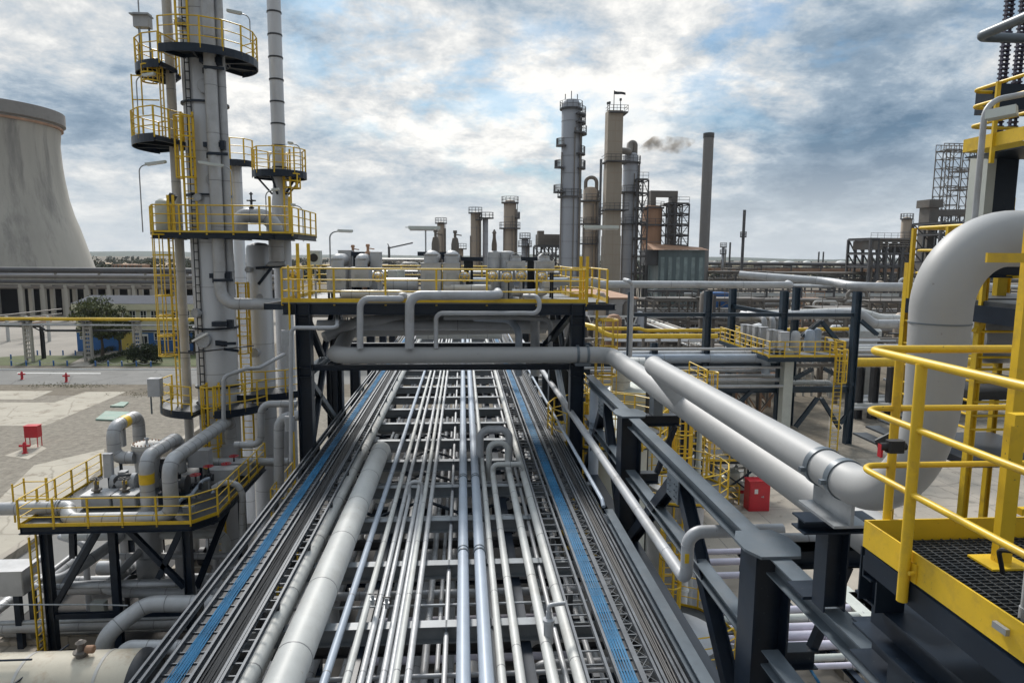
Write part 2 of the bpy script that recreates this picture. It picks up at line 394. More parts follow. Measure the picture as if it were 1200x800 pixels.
def maprange(v, a, b, c=0, d=1, smooth=True):
    n = N.new('ShaderNodeMapRange'); n.interpolation_type = 'SMOOTHSTEP' if smooth else 'LINEAR'
    L.new(v, n.inputs[0])
    for i, x in zip((1, 2, 3, 4), (a, b, c, d)): n.inputs[i].default_value = x
    return n.outputs[0]
def mixc(f, a, b):
    n = N.new('ShaderNodeMix'); n.data_type = 'RGBA'
    L.new(f, n.inputs['Factor']) if not isinstance(f, float) else setattr(n.inputs['Factor'], 'default_value', f)
    for k, v in (('A', a), ('B', b)):
        if isinstance(v, tuple): n.inputs[k].default_value = v+(1,)
        else: L.new(v, n.inputs[k])
    return n.outputs['Result']
sep = N.new('ShaderNodeSeparateXYZ'); L.new(tc.outputs['Generated'], sep.inputs[0])
zz = math_('ADD', math_('MAXIMUM', sep.outputs['Z'], 0.0), .30)
comb = N.new('ShaderNodeCombineXYZ')
L.new(math_('DIVIDE', sep.outputs['X'], zz), comb.inputs[0]); L.new(math_('DIVIDE', sep.outputs['Y'], zz), comb.inputs[1])
def noise(scale, detail, rough, dist, off):
    mp = N.new('ShaderNodeMapping'); mp.inputs['Location'].default_value = off; L.new(comb.outputs[0], mp.inputs['Vector'])
    n = N.new('ShaderNodeTexNoise'); n.inputs['Scale'].default_value = scale; n.inputs['Detail'].default_value = detail
    n.inputs['Roughness'].default_value = rough; n.inputs['Distortion'].default_value = dist; L.new(mp.outputs[0], n.inputs['Vector'])
    return n.outputs['Fac']
def lobe(px, py, lo, hi=1.0):
    v = ray(px, py).normalized(); d = N.new('ShaderNodeVectorMath'); d.operation = 'DOT_PRODUCT'
    L.new(tc.outputs['Generated'], d.inputs[0]); d.inputs[1].default_value = v
    return maprange(d.outputs['Value'], lo, hi)
n_big = noise(1.5, 5, .55, .25, (3.1, 1.7, 0))
n_mid = noise(3.1, 11, .62, .25, (7.3, 2.2, 0))
n_fin = noise(10.0, 12, .70, .15, (2.3, 9.2, 0))
n_cov = noise(3.2, 9, .60, .3, (11.7, 4.4, 0))
glow = lobe(585, 60, .90)
glow2 = lobe(840, 10, .965)
dark = lobe(1130, 70, .93)
dark2 = lobe(120, 120, .90)
dark3 = lobe(930, 190, .975)
lit = math_('ADD', math_('ADD', math_('MULTIPLY', n_big, .46), math_('MULTIPLY', n_mid, .62)), math_('MULTIPLY', n_fin, .33))
lit = math_('SUBTRACT', lit, .135)
lit = math_('ADD', lit, math_('MULTIPLY', glow, .072)); lit = math_('ADD', lit, math_('MULTIPLY', glow2, .05)); lit = math_('ADD', lit, math_('MULTIPLY', lobe(60, 190, .88), .045))
lit = math_('SUBTRACT', lit, math_('MULTIPLY', dark, .06)); lit = math_('SUBTRACT', lit, math_('MULTIPLY', dark2, .02)); lit = math_('SUBTRACT', lit, math_('MULTIPLY', dark3, .06))
rmp = N.new('ShaderNodeValToRGB'); L.new(lit, rmp.inputs[0]); e = rmp.color_ramp.elements
e[0].position = .36; e[0].color = (.09,.145,.21,1); e[1].position = .72; e[1].color = (.66,.65,.625,1)
x = e.new(.49); x.color = (.19,.25,.315,1); x = e.new(.56); x.color = (.31,.36,.41,1); x = e.new(.63); x.color = (.45,.465,.475,1)
cs = N.new('ShaderNodeMix'); cs.data_type = 'RGBA'; cs.blend_type = 'MULTIPLY'; cs.inputs['Factor'].default_value = 1
L.new(rmp.outputs[0], cs.inputs['A']); cs.inputs['B'].default_value = (10,10,10,1)
cs.clamp_result = False
blu = math_('MAXIMUM', math_('MAXIMUM', lobe(480, 15, .975), lobe(620, 130, .985)), math_('MAXIMUM', lobe(850, 20, .98), lobe(1010, 15, .985)))
cover = maprange(math_('ADD', n_cov, math_('MULTIPLY', n_fin, .14)), .44, .60)
cover = math_('SUBTRACT', 1.0, math_('MULTIPLY', math_('SUBTRACT', 1.0, cover), math_('MULTIPLY', blu, .62)))
blue = N.new('ShaderNodeMix'); blue.data_type = 'RGBA'; blue.blend_type = 'MULTIPLY'; blue.inputs['Factor'].default_value = 1
L.new(sky.outputs[0], blue.inputs['A']); blue.inputs['B'].default_value = (.32, .50, .62, 1)
skyc = mixc(cover, blue.outputs['Result'], cs.outputs['Result'])
low = maprange(sep.outputs['Z'], .0, .17, 1, 0)
skyc = mixc(math_('MULTIPLY', low, .72), skyc, (4.7, 4.95, 5.1))
# the sky opposite the sun is dimmer
sdn = N.new('ShaderNodeVectorMath'); sdn.operation = 'DOT_PRODUCT'; L.new(tc.outputs['Generated'], sdn.inputs[0]); sdn.inputs[1].default_value = (sd_.x, sd_.y, sd_.z*.6)
dim = maprange(sdn.outputs['Value'], -.5, .55, .70, 1.0)
sg = N.new('ShaderNodeVectorMath'); sg.operation = 'DOT_PRODUCT'; L.new(tc.outputs['Generated'], sg.inputs[0]); sg.inputs[1].default_value = Vector((0, math.cos(math.radians(62)), math.sin(math.radians(62))))
dim = math_('MULTIPLY', dim, maprange(sg.outputs['Value'], .78, .97, 1.0, 3.0))       # added bright patch of unseen sky overhead, to raise the light
dm_ = N.new('ShaderNodeVectorMath'); dm_.operation = 'SCALE'; L.new(skyc, dm_.inputs[0]); L.new(dim, dm_.inputs['Scale']); skyc = dm_.outputs[0]
L.new(skyc, bg.inputs['Color'])
S.view_settings.view_transform = 'Standard'; S.view_settings.look = 'None'; S.view_settings.gamma = 1; S.view_settings.exposure = 0.68
S.view_settings.use_curve_mapping = False
S.render.engine = 'CYCLES'; S.cycles.max_bounces = 6; S.cycles.diffuse_bounces = 3; S.cycles.glossy_bounces = 3; S.cycles.transparent_max_bounces = 8
S.cycles.use_denoising = True

# ---------------------------------------------------------------- ground and setting
structure(MB().add([(-4200,-200,0),(4200,-200,0),(4200,3600,0),(-4200,3600,0)], [(0,1,2,3)]), 'ground', earthm)
def sheet(name, pts, z, m, kind='structure'):
    return structure(MB().add([(p[0],p[1],z) for p in pts], [tuple(range(len(pts)))]), name, m, kind)
def G(px, py): return at(px, py, Z=0)
sheet('gravel_yard', [(-95,14),(-9,14),(-9,69),(-95,74)], .004, gravel, 'structure')
sheet('concrete_pavement', [(5.5,8),(48,8),(48,47),(5.5,47)], .004, pavem)
sheet('plant_ground', [(-19.5,15),(-9,15),(-9,6),(5.5,6),(5.5,60),(-9,60),(-9,38),(-19.5,30)], .008, mat('oil_and_shade_ground',(.045,.042,.04),0,.9,.4,.8,bump=.4,bscale=6,stain=(.09,.08,.07),stain_amt=.6,stain_scale=.5))  # oil-dark ground; shade under rack and skid is also put into its colour
# pale concrete slabs in the yard, left
def slab(name, pix_pts, z=.012, m=slabm): return sheet(name, [G(*p) for p in pix_pts], z, m)
slab('concrete_slab', [(-160,468),(62,458),(38,468),(-160,468.5)])
slab('concrete_slab', [(-160,458),(62,458),(35,467.5),(-160,468)], .016)
slab('concrete_slab', [(-160,498),(52,499),(148,459),(100,459),(64,471.5),(-160,471.5)], .012)
slab('concrete_slab', [(-120,700),(40,545),(122,526),(122,545),(20,640),(-60,760)], .012)
slab('concrete_slab', [(5,534),(33,538),(55,525),(42,520)], .016)
# road with kerb
Yr0, Yr1 = G(100,446).y, G(100,430).y
sheet('road', [(-140,Yr0),(30,Yr0-4),(30,Yr1-4),(-140,Yr1)], .012, road_m)
kb = MB(); x = -70.
k = 0
while x < -22:
    y = Yr1-4*(x+140)/170+.15
    kb.box(x, x+.98, y-.08, y+.10, 0, .14); x += 1.0; k += 1
structure(kb, 'kerb', whitep)
kd = MB(); xx = -64.
structure(MB().add([(G(*p).x, G(*p).y, .018) for p in [(20,437.3),(118,437.8),(118,437.2),(20,436.8)]], [(0,1,2,3)]), 'road_marking', whitep)
# lawns beyond the road
sheet('lawn', [G(-60,428.4), G(78,428.4), G(100,417), G(28,416.5), G(-20,420)], .02, lawnm)
sheet('lawn', [G(108,428.6), G(240,429.5), G(240,412), G(160,410)], .02, lawnm)
sheet('footpath', [G(80,429.5), G(106,429.5), G(148,409.5), G(140,409)], .024, pavem)
sheet('far_yard_ground', [(-150,96),(-30,90),(-30,260),(-400,260)], .004, mat('dusty_yard',(.25,.225,.195),0,.9,.2,.15,stain=(.15,.14,.12),stain_amt=.5,stain_scale=.08))
# wide fields and the far hills
sheet('field', [(-900,420),(-60,420),(-60,900),(-900,900)], .1, mat('dry_field', (.34,.24,.15), 0, .95, .15, .01, stain=(.2,.17,.10), stain_amt=.5, stain_scale=.006))
sheet('field', [(-60,500),(900,500),(900,1100),(-60,1100)], .1, mat('stubble_field', (.25,.21,.13), 0, .95, .2, .01, stain=(.14,.15,.07), stain_amt=.6, stain_scale=.008))
hl = MB()
for (y0, hmax, x0, x1, seed) in ((2300, 9, -2600, 2900, 1), (2900, 17, -3300, 3600, 2)):
    rng = random.Random(seed); n = 60; pr = []
    for i in range(n+1):
        x = x0+(x1-x0)*i/n; h = hmax*(.55+.25*math.sin(i*.37+seed)+.2*math.sin(i*.91+2*seed))
        pr.append((x, h))
    vs = []
    for (x, h) in pr: vs += [(x, y0-300, -1), (x, y0, h), (x, y0+400, -1)]
    hl.add(vs, [(3*i, 3*i+3, 3*i+4, 3*i+1) for i in range(n)]+[(3*i+1, 3*i+4, 3*i+5, 3*i+2) for i in range(n)])
structure(hl, 'hills', mat('far_wooded_hills', (.05,.065,.05), 0, .95, .3, .01))

# ---------------------------------------------------------------- air
HZ = MB().box(-4300, 4300, -220, 3700, -1.2, 76)
hz_ = HZ.build('haze', None or navy, None, smooth=False)
hm_ = bpy.data.materials.new('haze_air'); hm_.use_nodes = True; hn, hl_ = hm_.node_tree.nodes, hm_.node_tree.links
for n in list(hn):
    if n.type == 'BSDF_PRINCIPLED': hn.remove(n)
hv = hn.new('ShaderNodeVolumePrincipled'); hv.inputs['Color'].default_value = (.86,.92,1,1); hv.inputs['Density'].default_value = .00008
hl_.new(hv.outputs[0], hn['Material Output'].inputs['Volume'])
hz_.data.materials[0] = hm_; hz_['kind'] = 'stuff'
# ================================================================ the main pipe rack under the camera
XL, XR = -5.35, 4.25
ZB = 7.4                                     # top of the cross beams the pipes lie on
ZCH, ZMID = 10.5, 9.0                        # top chords and middle chords of the right-hand truss
rack = thing('pipe_rack', 'long navy steel pipe rack down the middle, carrying rows of pipes and cable trays', 'pipe rack', ((XL+XR)/2, 20, 0))
NEAR_COLS = [8.86, 16.81, 28.2, 34, 40, 46, 52]
def hcol(x, y, z0, z1, w=.5, m=navy, parent=rack, name='column', d=None):
    mb = MB(); mb.ibeam((x,y,z0), (x,y,z1), w, d or w, .03, (1,0,0))
    # web face is turned along the rack; base plate
    mb.box(x-w*.7, x+w*.7, y-w*.7, y+w*.7, z0, z0+.04)
    return mb.build(name, m, parent, smooth=False)
for y in NEAR_COLS:
    if y in (8.86, 16.81):
        hcol(XR, y, 0, ZCH-.02, .52, name='column')
        c = .44
        MB().prism([(XR-c*.62,y-c),(XR+c*.62,y-c),(XR+c*.9,y-c*.4),(XR+c*.9,y+c*.4),(XR+c*.62,y+c),(XR-c*.62,y+c),(XR-c*.9,y+c*.4),(XR-c*.9,y-c*.4)], ZCH-.02, ZCH+.02).build('cap_plate', gsteel, rack, smooth=False)
    elif y > 22: hcol(XR, y, 0, 10.2, .45)
    hcol(XL, y, 0, ZB-.3 if y < 20 else 10.2, .45)
# right-hand truss: top chord, middle chord, diagonals with gusset plates, web frames
ct = MB()
for a, b in ((2.0, 8.55), (9.15, 16.5), (17.1, 22.5)): ct.ibeam((XR, a, ZCH-.15), (XR, b, ZCH-.15), .27, .26, .022)
ct.build('top_chord', gsteel, rack, smooth=False)
cm = MB()
for a, b in ((2.0, 8.55), (9.15, 16.5), (17.1, 22.5)): cm.ibeam((XR-.02, a, ZMID), (XR-.02, b, ZMID), .24, .22, .02)
cm.build('middle_chord', gsteel, rack, smooth=False)
cb = MB()
for a, b in ((2.0, 8.55), (9.15, 16.5), (17.1, 22.5)): cb.ibeam((XR, a, ZB-.2), (XR, b, ZB-.2), .30, .36, .025)
cb.build('bottom_chord', navy, rack, smooth=False)
for (y0, z0, y1, z1) in ((12.6, ZCH-.35, 9.2, ZB-.2), (12.8, ZCH-.35, 16.5, ZB-.2), (5.2, ZCH-.35, 8.5, ZB-.2), (19.7, ZCH-.35, 17.2, ZB-.2), (19.8, ZCH-.35, 22.4, ZB-.2), (5.0, ZCH-.35, 2.2, ZB)):
    MB().ibeam((XR, y0, z0), (XR, y1, z1), .24, .24, .02, (1,0,0)).build('diagonal_brace', navy, rack, smooth=False)
for y in (12.7, 19.75, 5.1):
    g = MB(); g.prism([(XR-.145, y-.36), (XR-.12, y-.36), (XR-.12, y+.36), (XR-.145, y+.36)], ZCH-.75, ZCH-.28)
    for k in range(3):
        for j in (-.26,-.14,.14,.26): g.cyl((XR-.17, y+j, ZCH-.40-.12*k), (XR-.14, y+j, ZCH-.40-.12*k), .022, seg=6)
    g.build('gusset_plate', gsteel, rack)
# outriggers for the diagonal pipe, right of the truss
for y in (8.86, 16.81):
    MB().ibeam((XR+.3, y, ZCH-.18), (XR+2.6 if y < 10 else XR+1.3, y, ZCH-.18), .28, .28, .025).build('outrigger_beam', navy, rack, smooth=False)
    MB().ibeam((XR+.3, y, ZMID-.2), (XR+.8, y, ZMID-.2), .25, .28, .02).build('outrigger_beam', navy, rack, smooth=False)
    MB().bar((XR+.75, y, ZMID-.1), (XR+1.2, y, ZCH-.35), .12, .12).build('bracket_strut', navy, rack, smooth=False)
# level cross beams with a channel profile, and lower tier
yb = [7.2+2.65*i for i in range(20)]
b0 = None
def beams(ys, x0, x1, z, w, h, m, name):
    f = MB().ibeam((x0, ys[0], z), (x1, ys[0], z), w, h, .022).build(name, m, rack, smooth=False)
    copies(f, [(0, y, 0) for y in ys], rack)
beams(yb, XL+.22, XR-.22, ZB-.17, .26, .34, beamg, 'cross_beam')
beams([9.3+5.4*i for i in range(9)], XL, XR, 4.6, .28, .4, navy, 'lower_cross_beam')
beams([8.6+5.4*i for i in range(9)], XL, XR, 6.0, .2, .25, darkst, 'tie_beam')
for x in (XL, -2.0, 1.2):
    MB().ibeam((x, 3, ZB-.52), (x, 56, ZB-.52), .22, .3, .02).build('stringer', navy, rack, smooth=False)
for i in (4, 5, 6, 7):                                # flat wind bracing under the pipes
    y0, y1 = yb[i], yb[i+1]
    for (xa, xb) in ((-3.6, -1.2), (-1.0, 1.4), (1.5, 3.8)):
        MB().bar((xa, y0+.1, ZB-.42), (xb, y1-.1, ZB-.42), .1, .05).bar((xb, y0+.1, ZB-.49), (xa, y1-.1, ZB-.49), .1, .05).build('wind_brace', navy, rack, smooth=False)

# ---------------------------------------------------------------- pipes lying on the rack
def m_pipe(m, wpx, m_, label, group, y0=2.0, y1=56, extra_z=0.0, bands=2.6, seg=14, **kw):
    """m: slope of the pipe's image line from the vanishing point; wpx: its width at the photo's lower edge"""
    h = 14.5-ZB; D = .15
    for _ in range(4): D = wpx*((h-D/2-extra_z)*800/500)/800
    r = D/2; z = ZB+r+.05+extra_z; h = 14.5-z; x = m*h
    # shoes on the beams
    t = thing('rack_pipe', label, 'pipe', (x, y0, z), group)
    mb = MB(); mb.path([(x, y0, z), (x, y1, z)], r, seg)
    y = y0+1.0
    while y < y1 and y < 40 and bands:
        mb.band((x, y, z), (0,1,0), r*1.014+.002, .022, seg); y += bands
    mb.build('pipe_run', m_, t, joint=jointm)
    sh = [yy for yy in yb if y0+.2 < yy < min(y1, 30)]
    if sh:
        f = MB().box(x-r*.35, x+r*.35, sh[0]-.13, sh[0]+.13, ZB, z-r*.85).build('pipe_shoe', gsteel, t, smooth=False)
        copies(f, [(0, yy, 0) for yy in sh], t)
    return t, x, z, r
PG = 'pipes lying along the main rack'
m_pipe(-.508, 24, cladw, 'pale medium-thick pipe between the left cable trays and the thickest rack pipe', PG)
h_ = 14.5-(ZB+.36); xB = -.42*h_
tB = thing('rack_pipe', 'thickest pale pipe on the rack, ending in a downward elbow in front of the portal', 'pipe', (xB, 2, ZB+.36), PG)
mbB = MB(); mbB.path(fillet([(xB,2,ZB+.36),(xB,23.6,ZB+.36),(xB,23.6,ZB-1.6)], .5, 8), .31, 22)
for i in range(9): mbB.band((xB, 4+2.3*i, ZB+.36), (0,1,0), .314, .022, 22)
mbB.build('pipe_run', cladw, tB, joint=jointm)
f = MB().box(xB-.12, xB+.12, yb[0]-.15, yb[0]+.15, ZB, ZB+.09).build('pipe_shoe', gsteel, tB, smooth=False); copies(f, [(0,y,0) for y in yb[:6]], tB)
m_pipe(-.327, 10.5, cladb, 'bluish thin pipe immediately right of the thickest pale rack pipe', PG)
thin = [(-.275,9.5,'first'),(-.241,8.5,'second'),(-.190,8.5,'fourth'),(-.16,9,'fifth'),(-.131,9,'sixth')]
for m_, w, nm in thin:
    m_pipe(m_, w, cladw if nm in ('first','fifth') else clad, nm+' thin pale pipe counted from the bluish one towards the middle of the rack', PG)
m_pipe(-.045, 7, clad, 'thin pipe half hidden beneath the left side of the twin middle pipes', PG, extra_z=-.25, bands=0)
zt = ZB+.12
xa, xb_ = -.222*(14.5-zt), -.172*(14.5-zt)
pipe([(xa,2,zt),(xa,19.2,zt),(xa,19.2,zt+.45),(xb_,19.2,zt+.45),(xb_,19.2,zt),(xb_,2,zt)], .05, clad, 'thin pipe that rises and turns back in a U loop among the thin rack pipes', bend=.14, group=PG)
t1, xj, zj, rj = m_pipe(.000, 18, cladb, 'left one of the twin bluish grey pipes in the middle of the rack', PG, bands=0)
t2, xk, zk, rk = m_pipe(.055, 18.5, cladb, 'right one of the twin bluish grey pipes in the middle of the rack', PG, bands=0)
for t, x, z, r in ((t1,xj,zj,rj),(t2,xk,zk,rk)):
    f = MB().band((x,9.9,z),(0,1,0),r+.018,.06,20).band((x,10.08,z),(0,1,0),r+.012,.04,20).build('clamp_ring', gsteel, t)
    copies(f, [(0,9.9,0),(0,15.2,0),(0,20.5,0)], t)
m_pipe(.092, 10.5, cladw, 'narrow pale pipe just right of the twin bluish pipes', PG)
m_pipe(.075, 8, clad, 'narrow pipe lying lower between the twin bluish pipes and the narrow pale pipe', PG, extra_z=-.22, bands=0)
zm = ZB+.13; xm = .136*(14.5-zm)
pipe([(xm,2,zm),(xm,21,zm),(xm,21,zm+.35),(xm+1.0,21,zm+.35),(xm+1.0,21,zm-1.5)], .085, cladw, 'pale pipe right of the middle that ends in a raised elbow turned to the right', bend=.2, bands=2.6, group=PG)
zn = ZB+.15; xn = .213*(14.5-zn)
pipe([(xn,2,zn),(xn,22.0,zn),(xn,22.0,zn+.75),(xn-.62,22.0,zn+.75),(xn-.62,22.0,zn-1.8)], .10, cladw, 'pale pipe at the right that rises and drops in an inverted U', bend=.26, bands=2.6, group=PG)
pipe([(xn-.9,22.8,zn-1.8),(xn-.9,22.8,zn+1.0),(xn+.1,22.8,zn+1.0),(xn+.1,22.8,zn-1.8)], .13, gpipe, 'short thick inverted U riser standing on the rack near the portal', bend=.32, group='U risers on the rack')
m_pipe(.279, 17.5, cladw, 'pale thick pipe beside the right cable trays', PG)
m_pipe(.245, 7, clad, 'thin pipe lying lower between the two thick pale pipes on the right', PG, extra_z=-.2, bands=0)
# small valve set on the right-hand pipes
p = at(643, 728, Z=7.9)
v = thing('drain_valve', 'small grey upright valve body clamped between two pale pipes at the lower right', 'valve', p)
MB().lathe(p, [(.075,-.42),(.09,-.40),(.09,-.02),(.11,0),(.11,.05),(.06,.08),(.05,.2)], 14).build('body', gpipe, v)
MB().tube([p+Vector((0,0,.2)), p+Vector((0,0,.32)), p+Vector((.3,.05,.32))], .04, 10, bend=.08).build('pipe_stub', clad, v)
# upright bleed valves near the middle left
for (px, py, nm) in ((437,708,'left'),(453,712,'right')):
    q = at(px, py, Z=7.72)
    v = thing('bleed_valve', 'small upright bleed valve on a thin rack pipe, the '+nm+' one of the pair', 'valve', q, 'bleed valves on thin rack pipes')
    MB().cyl(q, q+Vector((0,0,.2)), .035, .028, 10).band(q+Vector((0,0,.1)), (0,0,1), .06, .03, 10).build('body', galv, v)
    MB().bar(q+Vector((-.08,0,.22)), q+Vector((.08,0,.22)), .02, .02).build('handle', darkst, v)

for i, (x, r_, z, nm) in enumerate(((-3.9,.09,6.5,'first from the left'),(-3.1,.06,6.55,'second from the left'),(-2.2,.1,6.5,'third from the left'),(-1.45,.06,6.6,'fourth from the left'),(-.75,.08,6.55,'fifth from the left'),(-.5,.05,6.6,'sixth from the left'),(.75,.07,6.55,'seventh from the left'),(1.7,.1,6.5,'eighth from the left'),(2.5,.06,6.6,'ninth from the left'),(3.4,.09,6.5,'tenth from the left'))):
    pipe([(x,3,z),(x,56,z)], r_, (cladw,clad,gpipe)[i%3], 'pipe just beneath the rack beams seen through the gaps, '+nm, group='pipes just beneath the rack beams', bands=3.1, seg=10)
for i, y in enumerate((8.4,10.9,13.9,18.9,21.8)):
    solo(MB().path([(-4.6,y,7.02),(3.8,y,7.02)], .035, 8), 'conduit', galv, ('nearest','second nearest','middle','second farthest','farthest')[i]+' thin crosswise conduit slung under the rack pipes', 'conduit', 'crosswise conduits under the rack pipes')
# pipes crossing below and lower tier
LG = 'pipes on the tier below'
rng = random.Random(3)
for i, (x, r, nm) in enumerate([(-4.5,.16,'far left'),(-3.5,.11,'second from the left'),(-2.6,.2,'third from the left'),(-1.9,.10,'fourth from the left'),(-1.1,.14,'fifth from the left'),(-.3,.09,'sixth from the left'),(.5,.17,'seventh from the left'),(1.3,.10,'eighth from the left'),(2.1,.21,'ninth from the left'),(3.1,.13,'far right')]):
    pipe([(x,4,4.8+r),(x,56,4.8+r)], r, clad if i%2 else gpipe, 'pipe seen through the rack on the tier below, '+nm, group=LG, bands=3, seg=10)
for i, (y, x0, x1, r, z) in enumerate([(15.4,-3.6,XR-.3,.10,6.5),(16.3,-3.2,XR-.3,.12,6.5),(13.6,1.3,XR-.3,.13,6.4),(12.6,1.4,XR-.3,.10,6.4),(11.6,-4.4,3.9,.045,6.9),(24.6,-4.4,3.6,.2,6.55),(27.5,-4.4,3.6,.15,6.55),(31,-4.6,3.8,.24,6.5)]):
    pipe([(x0,y,z-1.5),(x0,y,z),(x1,y,z),(x1,y,z-1.6)], r, gpipe if i != 5 else clad, ['slimmer of two grey crosswise pipes close together under the rack','thicker of two grey crosswise pipes close together under the rack','grey crosswise pipe under the right half, farther of two','grey crosswise pipe under the right half, nearer of two','thin conduit crossing under the rack nearest the camera','pale crosswise pipe under the rack just behind the portal front','grey crosswise pipe under the rack below the portal middle','thick grey crosswise pipe under the rack behind the portal'][i], bend=r*2.6, group='crosswise pipes under the rack', bands=1.6 if r > .06 else None)
# dark equipment on the ground below (air coolers' plenum boxes)
for i, (x, y) in enumerate(((-3.2,12),(.2,12),(3,14),(-3.2,20),(.3,21),(3,24))):
    b = thing('pump_set', 'dark pump on a plinth seen through the pipes under the rack', 'pump', (x,y,0), 'pumps under the rack')
    MB().cbox((x,y,0), 1.6, 2.6, .3).build('plinth', pavem, b, smooth=False)
    MB().lathe((x,y-.2,.85), [(.28,-.9),(.34,-.86),(.34,.3),(.2,.34),(.2,.6),(.42,.62),(.42,.95),(.15,1.0)], 16, 'y').build('motor', gpipe, b)

# ---------------------------------------------------------------- cable trays
def tray(x0, x1, label, z=8.02, fill=None, nf=8, y0=2.0, y1=56, rung=.30, side=.10, truss=False, rungy=44, fx=None, solid=False):
    t = thing('cable_tray', label, 'cable tray', ((x0+x1)/2, y0, z), 'cable trays along the rack')
    rl = MB()
    for x in (x0, x1):
        rl.channel((x, y0, z), (x, y1, z), .03, side, .008)
        rl.box(x-.022, x+.022, y0, y1, z+side/2, z+side/2+.008)
    y = y0+.1
    while y < rungy:
        rl.bar((x0, y, z-side*.3), (x1, y, z-side*.3), .03, .02)
        if truss: rl.bar((x0, y, z-side*.3), (x1, y+rung, z-side*.3), .01, .01); rl.bar((x1, y, z-side*.34), (x0, y+rung, z-side*.34), .01, .01)
        y += rung
    rl.build('ladder_frame', traym, t, smooth=False)
    if solid: MB().box(x0+.016, x1-.016, y0, y1, z-side*.5, z-side*.5+.006).build('tray_bottom', darkst, t, smooth=False)
    if fill:
        fa, fb = fx or (x0+.03, x1-.03)
        fm = MB(); w = (fb-fa)/nf
        for k in range(nf):
            xx = fa+w*(k+.5)
            rr = w*.5
            fm.path([(xx+.009*math.sin(j*1.9+k*2.1), y0+(y1-y0)*j/40, z-side*.3+.015+rr+.008*math.sin(j*2.3+k*1.7)) for j in range(41)], rr, 6)
        fm.build('cable_bundle', fill, t)
    f = MB().box(x0-.02, x1+.02, yb[0]-.05, yb[0]+.05, ZB, ZB+.05).box((x0+x1)/2-.05, (x0+x1)/2+.05, yb[0]-.05, yb[0]+.05, ZB+.05, z-side/2).build('bracket', darkst, t, smooth=False)
    copies(f, [(0,yy,0) for yy in yb[:12]], t)
    return t
tray(-5.0, -4.87, 'slim cable tray at the outer left edge of the rack', rung=.4, solid=True)
tray(-4.66, -4.15, 'wide cable tray with bright blue cables on the left side of the rack', fill=bluec, nf=14, fx=(-4.52,-4.30), solid=True)
tray(-4.03, -3.72, 'tray with black cables right of the left blue cables', fill=black, nf=6, rung=.25, solid=True)
tray(-3.63, -3.42, 'open ladder tray with visible rungs beside the pale medium-thick pipe on the left', z=8.08, rung=.33)
tray(1.91, 2.26, 'open ladder tray with visible rungs left of the right blue cables', rung=.38)
tray(2.39, 2.75, 'cable tray with bright blue cables on the right side of the rack', fill=bluec, nf=16, fx=(2.44,2.69), solid=True)
tray(2.80, 3.02, 'dark latticed ladder tray just right of the right blue cables', rung=.34, truss=True, z=8.0)
tray(3.08, 3.32, 'narrow tray with black cables right of the latticed tray', fill=black, nf=5, rung=.25, solid=True)
tray(3.40, 3.48, 'slim outermost tray on the right edge of the rack', rung=.4, solid=True)
q = at(637, 528, Z=8.15)
# right side conduits
pipe([(.572*5.9,15.6,8.5),(.572*5.9,15.8,8.6),(.572*5.9,54,8.6)], .05, cladb, 'thin bluish conduit running between the right trays and the truss', bands=2.6, group=PG)
solo(MB().ibeam((.567*6.2,2,8.3), (.567*6.2,15.7,8.3), .2, .2, .018), 'side_beam', gsteel, 'broad galvanised channel beam along the right tray edge in front', 'beam')
# grey pipe inside the truss with the stepped end
xr = .69*5.35; zr = 14.5-5.35
pr1 = thing('stepped_pipe', 'grey pipe along the truss that steps up, with a yellow mark on its upright part', 'pipe', (xr,10.6,zr), PG)
mp_ = MB(); mp_.path(fillet([(xr,54,zr),(xr,10.5,zr),(xr,10.5,zr+.85),(xr+1.6,10.5,zr+.85)], .24, 8), .105, 18)
for y in [11.6+2*i for i in range(12)]: mp_.band((xr,y,zr),(0,1,0),.109,.05,18)
mp_.band((xr,10.5,zr+.25),(0,0,1),.109,.03,18); mp_.band((xr,10.5,zr+.62),(0,0,1),.109,.03,18)
mp_.build('pipe_run', gpipe, pr1)
MB().cbox((xr-.04,10.395,zr+.36), .07, .012, .16).build('yellow_mark', yellow, pr1)
# ================================================================ portal platform across the rack
YF, YB = 22.7, 28.3
ZD = 12.9
PX0, PX1 = XY(330, YF)+.0, XY(687, YF)
CL, CR = XY(354, YF), XY(678, YF)
por = thing('portal_platform', 'navy steel portal with a yellow-railed valve platform on top, spanning the pipe rack', 'platform', ((CL+CR)/2, YF, 0))
for y in (YF, YB):
    for x in (CL, CR): hcol(x, y, 0, ZD-.02, .46, parent=por)
    for x in (CL, CR):      # stiffener plates on the columns
        st = MB()
        for z in (ZD-.5, ZD-.75, 10.75, 10.45): st.box(x-.235, x+.235, y-.2, y+.2, z, z+.02)
        st.build('stiffener', navy, por, smooth=False)
for y in (YF, YB):
    MB().ibeam((PX0, y-.05, ZD-.22), (PX1, y-.05, ZD-.22), .25, .36, .025).build('deck_beam', navy, por, smooth=False)
    MB().ibeam((CL+.24, y, 10.74), (CR-.24, y, 10.74), .24, .18, .02).build('tie_beam', navy, por, smooth=False)
for x in (CL, CR):
    MB().ibeam((x, YF+.25, ZD-.22), (x, YB-.25, ZD-.22), .25, .36, .025).build('deck_beam', navy, por, smooth=False)
    MB().ibeam((x, YF+.25, 10.52), (x, YB-.25, 10.52), .25, .26, .025).build('tie_beam', gsteel, por, smooth=False)
for k in range(4):
    y = YF+1.1+1.15*k
    MB().ibeam((PX0+.1, y, ZD-.16), (PX1-.1, y, ZD-.16), .15, .22, .015).build('joist', navy, por, smooth=False)
MB().ibeam((CR-.15, YF+.4, ZD-.4), (CR-1.15, YF+2.6, 10.6), .2, .2, .02).build('knee_brace', navy, por, smooth=False)
